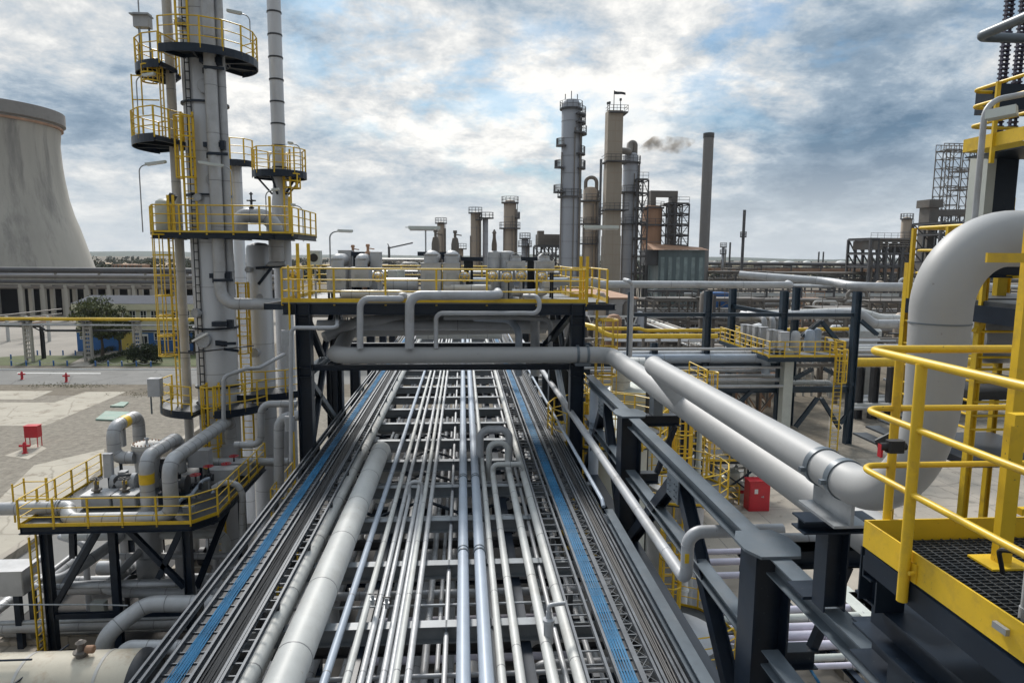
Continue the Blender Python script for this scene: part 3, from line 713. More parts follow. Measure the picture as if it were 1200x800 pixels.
MB().ibeam((CR, YF+.3, ZD-.45), (CR, YF+2.7, 10.7), .2, .2, .02, (1,0,0)).build('knee_brace', navy, por, smooth=False)
MB().ibeam((CR, YB-.3, ZD-.45), (CR, YF+2.9, 10.7), .2, .2, .02, (1,0,0)).build('knee_brace', navy, por, smooth=False)
MB().ibeam((CL, YF+.3, ZD-.45), (CL, YF+2.7, 10.7), .2, .2, .02, (1,0,0)).build('knee_brace', navy, por, smooth=False)
MB().ibeam((CL, YB-.3, ZD-.45), (CL, YF+2.9, 10.7), .2, .2, .02, (1,0,0)).build('knee_brace', navy, por, smooth=False)
MB().ibeam((CL, YF+.3, 10.3), (CL, YB-.3, 7.6), .2, .2, .02, (1,0,0)).build('diagonal_brace', gsteel, por, smooth=False)
MB().ibeam((CL, YF+.4, 7.8), (CL, YF+2.8, 10.2), .2, .2, .02, (1,0,0)).build('diagonal_brace', navy, por, smooth=False)
MB().ibeam((CR, YF+.3, 7.6), (CR, YB-.3, 10.3), .2, .2, .02, (1,0,0)).build('diagonal_brace', gsteel, por, smooth=False)
dk = MB(); dk.box(PX0, PX1, YF-.15, YB+.2, ZD-.035, ZD)
LX1 = XY(707, YF+1.2)
dk.box(PX1, LX1, YF+.4, YF+3.2, ZD-.035, ZD)
dk.build('deck', deckm, por, smooth=False)
for (x0, x1) in ((XY(308, YF-.1), PX0), (PX1, XY(723, YF-.1))):
    xo, xi = (x0, x1) if x0 < PX0-.01 else (x1, x0)
    MB().channel((xi, YF-.05, ZD-.14), (xo, YF-.05, ZD-.14), .1, .2, .02).channel((xo, YF-.05, ZD-.14), (xi, YF+2.4, ZD-.14), .1, .2, .02).build('outrigger', navy, por, smooth=False)
railing([(PX1,YF+.4,ZD),(PX1,YF-.1,ZD),(PX0,YF-.1,ZD),(PX0,YB+.15,ZD),(PX1,YB+.15,ZD),(PX1,YF+3.2,ZD),(LX1,YF+3.2,ZD),(LX1,YF+.4,ZD)], por, 1.1, 1.55, rad=.029, toe=.16)
gt = MB()
for x in (PX1-.12, PX1+.1): gt.bar((x, YF+.3, ZD-.3), (x, YF+.3, ZD+1.55), .1, .05)
for z in (.4,.8,1.2): gt.bar((PX1-.12, YF+.3, ZD+z), (PX1+.1, YF+.3, ZD+z), .03, .03)
gt.build('gate', yellow, por, smooth=False)
lg = MB()
for x in (PX0+.45, PX0+.8): lg.bar((x, YF+.25, ZD-.2), (x, YF+.25, ZD+1.9), .1, .05)
lg.build('gate', yellow, por, smooth=False)
lad = thing('ladder', 'yellow caged ladder down the right side of the portal platform', 'ladder', (PX1+.55, YF+.6, 4), 'caged ladders')
ladder((PX1+.5, YF+.45, 4), ZD+.1, lad, (1,-.3), .45, cage=(7.5, ZD-.6))
ladl = thing('ladder', 'yellow ladder down the left side of the portal platform', 'ladder', (PX0+.15, YF-.2, 2), 'caged ladders')
ladder((XY(337,YF-.3), YF-.3, 2), ZD+1.2, ladl, (-1,-.2), .4)
jb = MB(); q = at(336, 405, Y=YF-.5)
for (px, py) in ((336,405),(340,505)):
    q = at(px, py, Y=YF-.55)
    t = thing('junction_box', 'small grey junction box fixed to the left portal ladder, '+('upper' if py < 450 else 'lower')+' one', 'junction box', q)
    MB().cbox(q, .3, .15, .5, bev=.015).build('box', gpipe, t); MB().cbox(q+Vector((0,-.08,.05)), .22, .02, .4).build('lid', galv, t)
# ---- the great header: comes from behind, turns along the portal front, then runs out along the right truss
ZP2 = at(545, 416, Y=YF-.3).z
X2 = 4.7+(11.34-ZP2)*1.43
P2 = [(XY(640,27.2), 27.2, ZP2+.45), (XY(408,26.2), 26.0, ZP2+.45), (XY(388,YF-.3)+.0, YF+.9, ZP2), (XY(388,YF-.3)-.05, YF-.3, ZP2), (X2, YF-.3, ZP2), (X2, 2.5, ZP2)]
R2 = .275
big2 = thing('header_pipe', 'long grey header pipe across the portal front, bending right beneath a larger pipe', 'pipe', P2[3], 'large painted header pipes')
MB().path(fillet(P2, .62, 12), R2, 32).build('pipe_run', bigp, big2)
for px in (679, 691):
    x = XY(px, YF-.3)
    MB().band((x, YF-.3, ZP2), (1,0,0), R2+.012, .09, 32).box(x-.05, x+.05, YF-.36, YF-.24, ZP2+R2, ZP2+R2+.05).build('clamp', gsteel, big2)
MB().box(XY(679,YF-.3)-.1, XY(691,YF-.3)+.1, YF-.45, YF-.1, ZP2-R2-.08, ZP2-R2+.03).build('pipe_shoe', gsteel, big2, smooth=False)
f = MB().box(X2-.12, X2+.12, 16.6, 17.0, ZCH-.03, ZP2-R2+.03).build('pipe_shoe', gsteel, big2, smooth=False)
# ---- the larger pipe, high on posts over the truss, with the tall double elbow at the right
ZP1 = 12.07; X1 = 4.2; R1 = .245
YV = 5.72
pV = at(1095, 450, Y=YV)
big1 = thing('header_pipe', 'thickest grey pipe in the foreground, rising in a tall double elbow past yellow railing', 'pipe', (X1, YV, ZP1), 'large painted header pipes')
ZT = 14.5+.17
P1 = [(X2-.02,14.45,ZP2+.05),(X1+.12,15.0,ZP1-.02),(X1+.01,14.6,ZP1),(X1,YV,ZP1),(X1,YV,ZT),(X1+6,YV+.2,ZT)]
Pth = fillet(P1[:4]+[(X1,YV,16)], 1.15, 18)[:-1]+fillet([(X1,YV,13.4)]+P1[4:], .74, 16)
MB().path(Pth, R1, 44, True, [.215+.03*min(1,max(0,(q.z-13.0)/.8)) for q in Pth]).build('pipe_run', bigp, big1)
for z, rr in ((13.93,.245),):
    MB().band((X1,YV,z),(0,0,1),rr+.0025,.012,44).build('weld_seam', gsteel, big1)
R1 = .215
for y in (7.45, 7.0):
    c = MB().band((X1,y,ZP1),(0,1,0),R1+.016,.09,44); c.box(X1-R1-.07, X1-R1, y-.03, y+.03, ZP1-.05, ZP1-.0); c.box(X1+R1, X1+R1+.07, y-.03, y+.03, ZP1-.05, ZP1-.0)
    c.build('clamp', gsteel, big1)
sh = MB(); sh.extrude([(-.2,-.30),(.2,-.30),(.2,-.27),(.02,-.27),(.02,0),(-.02,0),(-.02,-.27),(-.2,-.27)], (X1,7.6,ZP1-R1+.03), (X1,6.8,ZP1-R1+.03))
sh.build('pipe_shoe', galv, big1, smooth=False)
pst = thing('pipe_support_post', 'navy tee-topped post standing on the truss under the thickest foreground pipe', 'support post', (X1,7.15,ZCH))
MB().ibeam((X1,7.15,ZCH+.0),(X1,7.15,ZP1-R1-.42),.26,.26,.02,(1,0,0)).box(X1-.2,X1+.2,7.35,7.75,ZCH-.018,ZCH+.02).build('post', navy, pst, smooth=False)
MB().ibeam((X1-.42,7.15,ZP1-R1-.345),(X1+.42,7.15,ZP1-R1-.345),.3,.15,.02).build('head', navy, pst, smooth=False)

# ---- smaller risers between deck and header
def fpt(px, py, Y): return at(px, py, Y=Y)
RG = 'small grey pipes in front of the portal'
yq = YF-.55
pipe([fpt(422,408,yq), fpt(422,350,yq), fpt(470,350,yq)+Vector((0,0,0)), fpt(470,350,yq+.9)], .105, gpipe, 'short grey riser at the left bending over the portal deck edge', bend=.3, group=RG)
pipe([fpt(480,408,yq-.05), fpt(480,346,yq-.05), fpt(585,346,yq-.05), fpt(583,342,yq+1.5)], .15, gpipe, 'thickest riser in front of the portal, running right along the deck edge', bend=.38, group=RG)
pipe([fpt(511,408,yq+.1), fpt(511,367,yq+.1), fpt(632,367,yq+.1), fpt(632,347,yq+.1), fpt(614,347,yq+.6)], .075, gpipe, 'thin riser with a long level run below the deck edge and a hooked right end', bend=.22, group=RG)
yq2 = YF+1.6
pipe([fpt(645,430,yq2), fpt(645,374,yq2), fpt(600,372,yq2), fpt(520,372,yq2)], .085, gpipe, 'thin grey pipe under the deck dropping at the right knee brace', bend=.25, group=RG)
pipe([fpt(608,440,yq2-.3), fpt(608,388,yq2-.3), fpt(598,374,yq2+.3), fpt(555,372,yq2+.3)], .13, cladb, 'bluish pipe under the deck curving down behind the header', bend=.4, group=RG)
pipe([fpt(627,440,yq2+.6), fpt(627,372,yq2+.6), fpt(627,366,yq2+.6)], .17, gpipe, 'upright thick pipe stub under the right part of the deck', group=RG)
pipe([fpt(341,540,YF-.7), fpt(341,384,YF-.7), fpt(395,384,YF-.7), fpt(395,370,YF+.5)], .065, gpipe, 'thin pipe climbing the left portal column and turning in under the deck', bend=.2, group=RG)
UG = 'pipes slung under the portal deck'
pipe([fpt(372,381,YF+3), fpt(480,381,YF+3), fpt(660,381,YF+3)], .2, gpipe, 'thick crosswise pipe under the portal deck', bands=2, group=UG)
pipe([fpt(440,374,YF+4.6), fpt(640,374,YF+4.6)], .18, clad, 'crosswise clad pipe under the back of the portal deck', bands=2, group=UG)
pipe([fpt(488,391,YB+6.5), fpt(588,391,YB+6.5)], .27, cladw, 'short pale drum-like pipe lying beyond the portal tie beam', bands=1, group=UG)
pipe([fpt(380,395,YF+1.8), fpt(420,376,YF+2.6), fpt(470,374,YF+3.2)], .19, gpipe, 'curved grey pipe at the left under the deck', bend=.8, group=UG)

# ---------------------------------------------------------------- valve boxes and relief valves on the portal deck
BG = 'lagged valve boxes on the portal deck'
def valve_box(px0, px1, py0, py1, Y, label, elbow=None, psv=None, dep=.7, legs=True):
    a, b = at(px0, py1, Y=Y), at(px1, py0, Y=Y)
    x0, x1, z0, z1 = a.x, b.x, max(ZD+.02, a.z), b.z
    t = thing('valve_box', label, 'valve box', ((x0+x1)/2, Y, ZD), BG)
    cx = (x0+x1)/2; w = x1-x0
    bm_ = MB(); bm_.cbox((cx, Y+dep/2, z0), w, dep, z1-z0, bev=.03)
    bm_.cbox((cx, Y+dep/2, z0-.04), w*.96, dep*.96, .05)
    bm_.cbox((cx, Y+dep/2, z1), w*1.03, dep*1.03, .025)
    for k in (1, 2): bm_.box(x0-.006, x1+.006, Y-.006, Y, z0+(z1-z0)*k/3-.012, z0+(z1-z0)*k/3+.012)
    bm_.build('box', clad, t)
    hz2 = (z0+z1)/2
    MB().box(cx-w*.28, cx+w*.28, Y-.022, Y-.0065, hz2-(z1-z0)*.14, hz2+(z1-z0)*.13).cyl((cx+w*.2,Y-.05,hz2),(cx+w*.2,Y-.02,hz2),.03,seg=8).build('hatch', galv, t)
    MB().cyl((cx-w*.2,Y-.30,z0+.12),(cx-w*.2,Y+.05,z0+.12),.06,seg=10).band((cx-w*.2,Y-.27,z0+.12),(0,1,0),.11,.04,12).build('nozzle', gpipe, t)
    if legs:
        f = MB().bar((x0+.06, Y+.06, ZD), (x0+.06, Y+.06, z0), .07).build('leg', navy, t, smooth=False)
        copies(f, [(x0+.06,Y+.06,0),(x1-.06,Y+.06,0),(x0+.06,Y+dep-.06,0),(x1-.06,Y+dep-.06,0)], t)
    if elbow:
        ex, ez = elbow; r = ex; zt_ = ZY(ez, Y+dep/2, px0)
        e = MB(); e.path(fillet([(cx, Y+dep/2, z1), (cx, Y+dep/2, zt_-r*1.0), (cx+.05, Y+dep/2+1.1, zt_-r*1.0)], r*1.7, 6), r, 18)
        for k in range(3): e.band((cx, Y+dep/2, z1+.06+.13*k), (0,0,1), r*1.03, .03, 18)
        e.build('elbow_duct', clad, t)
    if psv:
        zt_ = ZY(psv, Y+1.3, px0); zb = zt_-1.0
        p = Vector((cx+.12, Y+1.25, zb))
        MB().lathe(p, [(.22,-1.2),(.22,-.1),(.2,0),(.2,.06),(.15,.08),(.145,.5),(.10,.72),(.05,.76),(.05,.9),(.08,.91),(.07,1.0),(.01,1.01)], 14).bar(p+Vector((.05,0,.85)), p+Vector((.24,0,.82)), .04).build('relief_valve', oldst if psv < 285 else rust, t)
    return t
valve_box(383,405,314,342,24.6,'first lagged valve box from the left on the portal deck, under a bent duct',(.22,297),None)
valve_box(411,433,314,335,24.6,'second lagged valve box from the left, on legs under a bent duct',(.22,297),286)
valve_box(397,411,294,338,26.0,'tall lagged box behind the left pair of ducts, with a rusty relief valve on top',None,287)
valve_box(434,446,296,340,25.4,'narrow lagged box at the right end of the left valve group',None,None,.5)
valve_box(493,517,309,340,24.2,'lagged box under a striped bent duct and tall relief valve, left of two',(.26,293),269,.8)
valve_box(519,539,309,338,24.2,'lagged box under a striped bent duct and tall relief valve, right of two',(.26,293),270,.8)
valve_box(594,616,307,318,24.8,'wide shallow lagged box on legs with a short duct, right of the round-topped drums',(.2,297),None)
valve_box(628,650,307,318,24.8,'wide shallow lagged box at the right end of the deck, with a short duct',(.2,297),None)
for (px, w, nm) in ((579,.26,'left'),(594,.27,'right')):
    q = at(px, 338, Y=25.6); q.z = ZD
    t = thing('lagged_drum', 'upright round-topped lagged drum in the right valve group, '+nm+' one', 'drum', q, 'upright drums on the portal deck')
    H = ZY(295, 25.6, px)-ZD
    MB().lathe(q, [(w*.9,0),(w*.9,.1),(w,.12),(w,H-.08),(w*.9,H),(w*.4,H+.03),(.01,H+.03)], 20).build('shell', clad, t)
    m_ = MB()
    for k in range(4): m_.band(q+Vector((0,0,.4+.35*k)), (0,0,1), w*1.015, .03, 20)
    m_.build('bands', galv, t)
    if nm == 'left': MB().lathe(q+Vector((0,0,H+.02)), [(.1,0),(.1,.25),(.06,.5),(.06,.65),(.09,.66),(.02,.8)], 10).build('relief_valve', oldst, t)
# valves with yellow handwheels in front of the boxes
def handwheel(c, R, axis, m, parent, name='handwheel'):
    ax = Vector(axis).normalized(); a = ax.orthogonal().normalized(); b = ax.cross(a); c = Vector(c); mb = MB()
    mb.path([c+a*(R*math.cos(2*PI*k/20))+b*(R*math.sin(2*PI*k/20)) for k in range(21)], R*.09, 6)
    for k in range(3): mb.bar(c+a*(R*math.cos(PI*k/3))+b*(R*math.sin(PI*k/3)), c-a*(R*math.cos(PI*k/3))-b*(R*math.sin(PI*k/3)), R*.12, R*.08, ax)
    mb.cyl(c-ax*R*.2, c+ax*R*.2, R*.2, seg=8)
    return mb.build(name, m, parent)
VG = 'deck valves with yellow handwheels'
for i, (px, py) in enumerate(((344,321),(443,324),(577,324),(594,325),(611,324),(635,325),(544,324))):
    q = at(px, py, Y=24.1)
    t = thing('gate_valve', ['valve with yellow wheel at the far left end of the portal deck','valve with yellow wheel beside the narrow lagged box','valve with yellow wheel in front of the left drum','valve with yellow wheel in front of the right drum','valve with yellow wheel below the first shallow box','valve with yellow wheel below the last shallow box','valve with yellow wheel beside the middle pair of boxes'][i], 'valve', q, VG)
    MB().lathe(q+Vector((0,.25,0)), [(.2,-.22),(.2,-.17),(.12,-.16),(.15,0),(.12,.16),(.2,.17),(.2,.22)], 12, 'x').lathe(q+Vector((0,.25,0)), [(.12,0),(.1,-.18),(.05,-.2),(.03,-.3)], 10, 'y').build('body', gpipe, t)
    handwheel(q+Vector((0,-.06,0)), .17, (0,1,0), yellow, t)
    MB().cyl((q.x,q.y+.25,ZD),(q.x,q.y+.25,q.z-.1),.06,seg=8).build('leg', gpipe, t)
pipe([fpt(452,334,25.2), fpt(490,334,25.2)], .27, clad, 'short thick clad cylinder lying on the deck between the two valve groups', bands=.5, group='pipes on the portal deck')
pipe([fpt(400,345,23.6), fpt(455,345,23.6), fpt(472,345,23.6), fpt(472,349,22.6)], .15, clad, 'clad pipe lying along the deck at the left', bend=.3, bands=.6, group='pipes on the portal deck')
pipe([fpt(520,338,24.0), fpt(575,338,24.0)], .14, tan_p, 'tan pipe lying along the deck in the middle', bands=.6, group='pipes on the portal deck')
pipe([fpt(600,343,23.8), fpt(640,343,23.8), fpt(640,330,23.8)], .13, clad, 'clad pipe lying at the deck right, turning up', bend=.3, bands=.5, group='pipes on the portal deck')
pipe([fpt(540,330,26.5), fpt(700,330,26.5)], .16, cladb, 'bluish pipe along the back of the portal deck', group='pipes on the portal deck')
for i, (px, w, h0) in enumerate(((420,.3,300),(507,.3,300),(524,.3,304),(549,.35,306),(622,.3,306))):
    q = at(px, 340, Y=26.2)
    t = thing('steel_post', ['navy post between the left boxes','navy post behind the left striped duct','navy post behind the right striped duct','navy post with a cap beam left of the drums','navy post between the two shallow boxes'][i]+' on the portal deck', 'post', (q.x, 26.2, ZD), 'navy posts on the portal deck')
    zt_ = ZY(h0, 26.2, px)
    MB().ibeam((q.x,26.2,ZD),(q.x,26.2,zt_),w,w,.02,(1,0,0)).build('post', navy, t, smooth=False)
    MB().box(q.x-.55,q.x+.55,26.05,26.35,zt_,zt_+.16).build('cap_beam', navy, t, smooth=False)
for i, (px, wd) in enumerate(((460,.22),(468,.22),(462,.2))):
    q = at(px, 325, Y=26.6)
    t = thing('instrument_box', 'small pale instrument box on the deck between the valve groups', 'instrument box', (q.x,26.6+.0*i,ZD), 'instrument boxes between the valve groups')
    MB().cbox((q.x,26.6+.4*i,q.z-.15), .34, .25, .42, bev=.02).build('box', lampm, t); MB().cyl((q.x,26.6+.4*i,ZD),(q.x,26.6+.4*i,q.z-.15),.03,seg=8).build('leg', galv, t)
q = at(369, 302, Y=25.0)
t = thing('air_conditioner', 'pale box fan unit with a dark opening at the left end of the portal deck', 'fan unit', (q.x,25,ZD))
MB().cbox((q.x,25,q.z-.25), .45, .4, .5, bev=.03).build('housing', lampm, t); MB().lathe((q.x,24.79,q.z), [(.15,0),(.15,.01),(.01,.011)], 16, 'y').build('fan_grille', black, t); MB().bar((q.x,25,ZD),(q.x,25,q.z-.25),.06).build('post', galv, t, smooth=False)
# lamps on the deck
def lamp_px(px0, px1, py, Y, zbase, label, pole_px, H=None):
    pass
q = at(388, 340, Y=27.6)
tube_lamp((q.x,27.6,ZD), ZY(268,27.6,388)-ZD-.15, (1,0.2), 'tube lamp on a bent pole above the left end of the portal deck', .6, 'lamps of the portal platform', tilt=-.02)
for (pc, p0, p1, py, nm) in ((499,479,516,268,'left'),(702,684,724,267,'right')):
    Y = 27.4; x0, x1, xc = XY(p0,Y), XY(p1,Y), XY(pc,Y); z = ZY(py,Y,pc)
    t = thing('tube_lamp', 'level fluorescent lamp on a straight pole at the back of the portal deck, '+nm+' one', 'lamp', (xc,Y,ZD), 'lamps of the portal platform')
    MB().cyl((xc,Y,ZD),(xc,Y,z),.03,seg=8).build('pole', galv, t)
    MB().extrude([(-.1,-.02),(.1,-.02),(.07,.1),(-.07,.1)], (x0,Y,z), (x1,Y,z)).box(x0-.12,x0,Y-.02,Y+.02,z+.03,z+.06).build('housing', lampm, t)
    MB().extrude([(-.09,-.08),(.09,-.08),(.095,-.021),(-.095,-.021)], (x0+.05,Y,z), (x1-.05,Y,z)).build('diffuser', tan_p, t)
# ================================================================ process towers on the left
def ring_platform(c, ri, ro, a0, a1, z, parent, H=1.1, open_ends=True, m=navy, seg=18, sp=1.0, brackets=4, brace=False):
    """part-circle platform round a column: deck, edge channel, brackets and railing (angles in degrees from +X)"""
    A0, A1 = math.radians(a0), math.radians(a1)
    MB().sector((c[0],c[1]), ri, ro, A0, A1, z-.05, z, seg).build('platform_deck', grate, parent, smooth=False)
    e = MB()
    e.sector((c[0],c[1]), ro, ro+.04, A0, A1, z-.26, z+.06, seg)
    e.sector((c[0],c[1]), ri+.05, ri+.11, A0, A1, z-.2, z-.052, seg)
    for k in range(brackets+1):
        a = A0+(A1-A0)*k/brackets
        e.bar((c[0]+ri*.95*math.cos(a), c[1]+ri*.95*math.sin(a), z-.13), (c[0]+(ro-.02)*math.cos(a), c[1]+(ro-.02)*math.sin(a), z-.13), .09, .15)
    e.build('platform_edge', m, parent, smooth=False)
    br = MB()
    for k in range(brackets+1):
        a = A0+(A1-A0)*k/brackets
        br.bar((c[0]+ri*.9*math.cos(a), c[1]+ri*.9*math.sin(a), z-1.0), (c[0]+(ro-.25)*math.cos(a), c[1]+(ro-.25)*math.sin(a), z-.2), .08, .08)
    if brackets and ro-ri > .9 and brace: br.build('platform_bracing', m, parent, smooth=False)
    n = max(4, round((A1-A0)*ro/.9))
    pts = [(c[0]+ro*math.cos(A0+(A1-A0)*i/n), c[1]+ro*math.sin(A0+(A1-A0)*i/n), z) for i in range(n+1)]
    if open_ends is False:
        pts = [(c[0]+ri*math.cos(A0), c[1]+ri*math.sin(A0), z)]+pts+[(c[0]+ri*math.cos(A1), c[1]+ri*math.sin(A1), z)]
    railing(pts, parent, H, sp, rad=.028, toe=0, bend=.05)

Y1 = 31.0
C1 = at(249, 300, Y=Y1); cx1, cy1 = C1.x, C1.y; RT = .86
T1 = thing('process_column', 'tallest grey process column on the left, with several yellow-railed round platforms', 'process column', (cx1, cy1, 0))
sm = MB(); sm.lathe((cx1,cy1,0), [(RT*1.15,0),(RT*1.15,.3),(RT,.35),(RT,30),(RT*.7,30.6),(.01,30.9)], 40)
for k in range(15): sm.band((cx1,cy1,1.6+1.9*k), (0,0,1), RT+.006, .02, 40)
sm.build('shell', towerst, T1, joint=jointm)
ins = MB()
for z in (8.6, 11.2, 16.9, 20.7):        # stiffening rings with bracket stubs
    ins.lathe((cx1,cy1,z), [(RT,-.04),(RT+.1,-.04),(RT+.1,.04),(RT,.04)], 32)
ins.build('support_ring', navy, T1)
def zdeck(py, Y, px=250): return ZY(py, Y, px)
zA = zdeck(70, Y1); zB_ = zdeck(170, Y1); zC = zdeck(273, 30.2); zD_ = zdeck(478, 29.6)
# A: top ring, front and right; B: left half-round; D: lower ring
ring_platform((cx1,cy1), RT+.1, 2.15, -118, 62, zA, T1, brackets=5)
ring_platform((cx1-.9,cy1+.1), .5, 1.75, 125, 262, zA-.5, T1, open_ends=False, brackets=3)
ring_platform((cx1-.25,cy1-.1), RT+.1, 2.55, 150, 250, zB_, T1, open_ends=False, brackets=3)
ring_platform((cx1,cy1), RT+.1, 2.35, 165, 262, zD_, T1, open_ends=True, brackets=4)
ring_platform((cx1,cy1), RT+.1, 2.35, 284, 345, zD_, T1, open_ends=True, brackets=3)
# upper ring far above the picture edge
ring_platform((cx1,cy1), RT+.1, 2.0, -180, 20, zA+6.2, T1, brackets=4)
gf = MB()
for px in (169,180): gf.bar((XY(px,30.2),30.0,zB_+1.0),(XY(px,30.2),30.0,zB_+2.6),.045)
for h in (1.6,2.55): gf.bar((XY(169,30.2),30.0,zB_+h),(XY(199,30.2),30.0,zB_+h),.045)
gf.build('gate_frame', yellow, T1, smooth=False)
# ladders
xl = lambda px, Y=Y1-1.0: XY(px, Y)
ladder((xl(203), cy1-1.15, zD_), zC+1.1, T1, (-.75,-.65), .46, cage=(zD_+2.3, zC-.1))
ladder((xl(228), cy1-1.1, zC), zB_+1.15, T1, (0,-1), .46, cage=(zC+2.2, zB_+.9))
ladder((xl(199), cy1-.9, zB_), zA+.7, T1, (-.8,-.6), .46, cage=(zB_+2.3, zA-.6))
ladder((xl(228), cy1-1.1, zA), zA+6.2, T1, (0,-1), .46, cage=(zA+2.2, zA+6))
ladder((xl(245), cy1-1.3, 1.2), zD_+1.1, T1, (0,-1), .5, cage=(3.6, zD_+1.0))
# long vertical pipes strapped to the column
TG = 'downcomer pipes beside the tall column'
def vpipe(px, Y, z0, z1, r, m, label, foot=None, bands=1.9):
    x = XY(px, Y); pts = [(x,Y,z1),(x,Y,z0)]+([foot] if foot else [])
    return pipe(pts, r, m, label, bend=r*2.6, bands=bands, group=TG, seg=20)
vpipe(211, Y1-.2, .5, 30, .19, tan_p, 'slender beige pipe on the left of the tallest column')
xh = XY(262, Y1-1.1); zh = zdeck(356, Y1-1.1)
vpipe(256.5, Y1-1.1, zh, 30, .25, clad, 'clad pipe down the front of the tallest column, turning right to the portal', (XY(316,Y1-1.1)+1.6, Y1-1.1, zh))
vpipe(269, Y1-.8, zh+.3, 30, .165, gpipe, 'darker grey pipe just right of the clad downcomer')
br = MB()
for z in (10.6, 13.3, 18.5, 21.9):
    br.bar((cx1+.3, cy1-.8, z), (XY(262,Y1-1.0), cy1-1.25, z), .16, .22); br.bar((XY(249,Y1-1.35), Y1-1.37, z+.02), (XY(272,Y1-1.2), Y1-1.16, z+.02), .08, .12)
br.build('pipe_bracket', navy, T1, smooth=False)
# main deck C: joins the tall column to its neighbours
xC0, xC1 = XY(170, 29.8), XY(345, 30)
yC0, yC1 = 29.3, 34.5
deckC = thing('access_deck', 'long yellow-railed walkway deck joining the tall column with the slim stack at its right', 'platform', ((xC0+xC1)/2, 31, 0))
dC = [(xC0,yC0+1.2),(xC0+.6,yC0),(xC1-1.2,yC0),(xC1,yC0+.5),(xC1,yC1),(cx1+1.2,yC1),(cx1+1.0,yC0+.55),(cx1-1.0,yC0+.55),(cx1-1.1,yC1-1.5),(xC0,yC1-1.5)]
MB().prism(dC, zC-.05, zC).build('deck', grate, deckC, smooth=False)
e = MB()
for i in (0,1,2,3): e.channel(Vector((*dC[i],zC-.13)), Vector((*dC[i+1],zC-.13)), .09, .24, .02)
for k in range(7): e.ibeam((xC0+.5+k*.98, yC0+.1, zC-.17), (xC0+.5+k*.98, yC1-1.5, zC-.17), .12, .2)
e.build('edge_channel', navy, deckC, smooth=False)
railing([(xC0,yC1-1.5,zC),(*dC[0],zC),(*dC[1],zC),(*dC[2],zC),(*dC[3],zC),(xC1,yC1,zC)], deckC, 1.1, 1.15, rad=.029, toe=.1)
for px in (200, 206, 318, 341): MB().bar((XY(px,yC0+.1), yC0+.12, zC), (XY(px,yC0+.1), yC0+.12, zC+1.5), .1, .05).build('gate_post', yellow, deckC, smooth=False)
# neighbours
def column(px, Y, D, z1, label, m=towerst, dome=True, z0=0, name='process_column', bands=1.8, group=None):
    p = at(px, 300, Y=Y); r = D/2
    t = thing(name, label, 'process column', (p.x, Y, z0), group)
    mb = MB(); pr = [(r*1.1,0),(r*1.1,.2),(r,.25),(r,z1-z0)]
    if dome: pr += [(r*.9,z1-z0+r*.28),(r*.6,z1-z0+r*.45),(.01,z1-z0+r*.52)]
    mb.lathe((p.x,Y,z0), pr, 30)
    z = z0+1.2
    while z < z1-.1: mb.band((p.x,Y,z),(0,0,1),r+.006,.02,30); z += bands
    mb.build('shell', m, t, joint=jointm); return t, p.x
c2, x2 = column(303, 33.2, 1.12, zdeck(291,33.2), 'second grey column with a rounded cap under the walkway deck')
zl = zdeck(335, 32)
ladder((XY(283,32.2), 32.2, zdeck(520,32.2)), zdeck(330,32.2), c2, (0,-1), .46, cage=(zdeck(412,32.2), zdeck(331,32.2)))
ring_platform((x2,33.2), .65, 2.4, 205, 330, zD_+.25, c2, brackets=4)
c3, x3 = column(281, 36.5, .55, zdeck(190,36.5), 'short slender column with a yellow ladder top behind the tall column', bands=2.4)
ring_platform((x3,36.5), .3, .85, 180, 360, zdeck(190,36.5), c3, brackets=2)
ladder((x3-.35, 36.1, zC), zdeck(168,36), c3, (0,-1), .4)
# slim stack
YS = 34.0
ps = at(331, 300, Y=YS); zs0 = zdeck(214,YS,331)
stk = thing('vent_stack', 'very slim tall grey stack with dark rings and a small railed platform halfway up', 'stack', (ps.x,YS,0))
sb = MB(); sb.lathe((ps.x,YS,0), [(.46,0),(.46,.2),(.42,.3),(.42,zs0-1.2),(.31,zs0),(.31,zs0+17)], 26)
sb.build('shell', towerst, stk)
f = MB().band((ps.x,YS,zs0+.7),(0,0,1),.335,.07,24).build('stiffening_ring', darkst, stk)
copies(f, [(0,0,1.0*k) for k in range(15)], stk)
zpl = zdeck(203,YS,331)
ring_platform((ps.x,YS), .33, 1.22, -172, 172, zpl, stk, brackets=6, sp=.75)
sk = MB()
for k in range(5):
    a = math.radians(-160+64*k); sk.bar((ps.x+.36*math.cos(a),YS+.36*math.sin(a),zpl-1.0),(ps.x+1.05*math.cos(a),YS+1.05*math.sin(a),zpl-.2),.08,.08)
sk.build('platform_strut', navy, stk, smooth=False)
ladder((ps.x+.42, YS-.35, zC), zpl+1.1, stk, (.8,-.6), .4, cage=(zC+2.2, zpl-.1))
LG_ = 'tube lamps on the tower platforms'
def tl(px, Y, y0, y1, dx, label, L=1.0):
    x = at(px, (y0+y1)/2, Y=Y).x; z0, z1 = ZY(y0, Y, px), ZY(y1, Y, px)
    return tube_lamp((x, Y, z0), z1-z0-.1, (dx, -.15), label, L, LG_, r=.025)
tl(165, 29.4, 272, 192, 1, 'tube lamp at the left end of the walkway deck, tilted upwards', .85)
tl(161.5, 29.6, 166, 88, 1, 'tube lamp on a tall pole at the half-round platform left of the tall column', .5)
tl(293, 31, 50, 16, -1, 'tube lamp on a short pole over the right rim of the top round platform', .6)
tl(272.5, 29.5, 272, 194, -1, 'tube lamp on a pole in front of the clad downcomer pipe', .95)
tl(316, 33.4, 203, 176, 1, 'small tube lamp at the left of the slim stack platform', .25)
tl(352, 33.6, 203, 168, -1, 'small tube lamp at the right of the slim stack platform', .25)
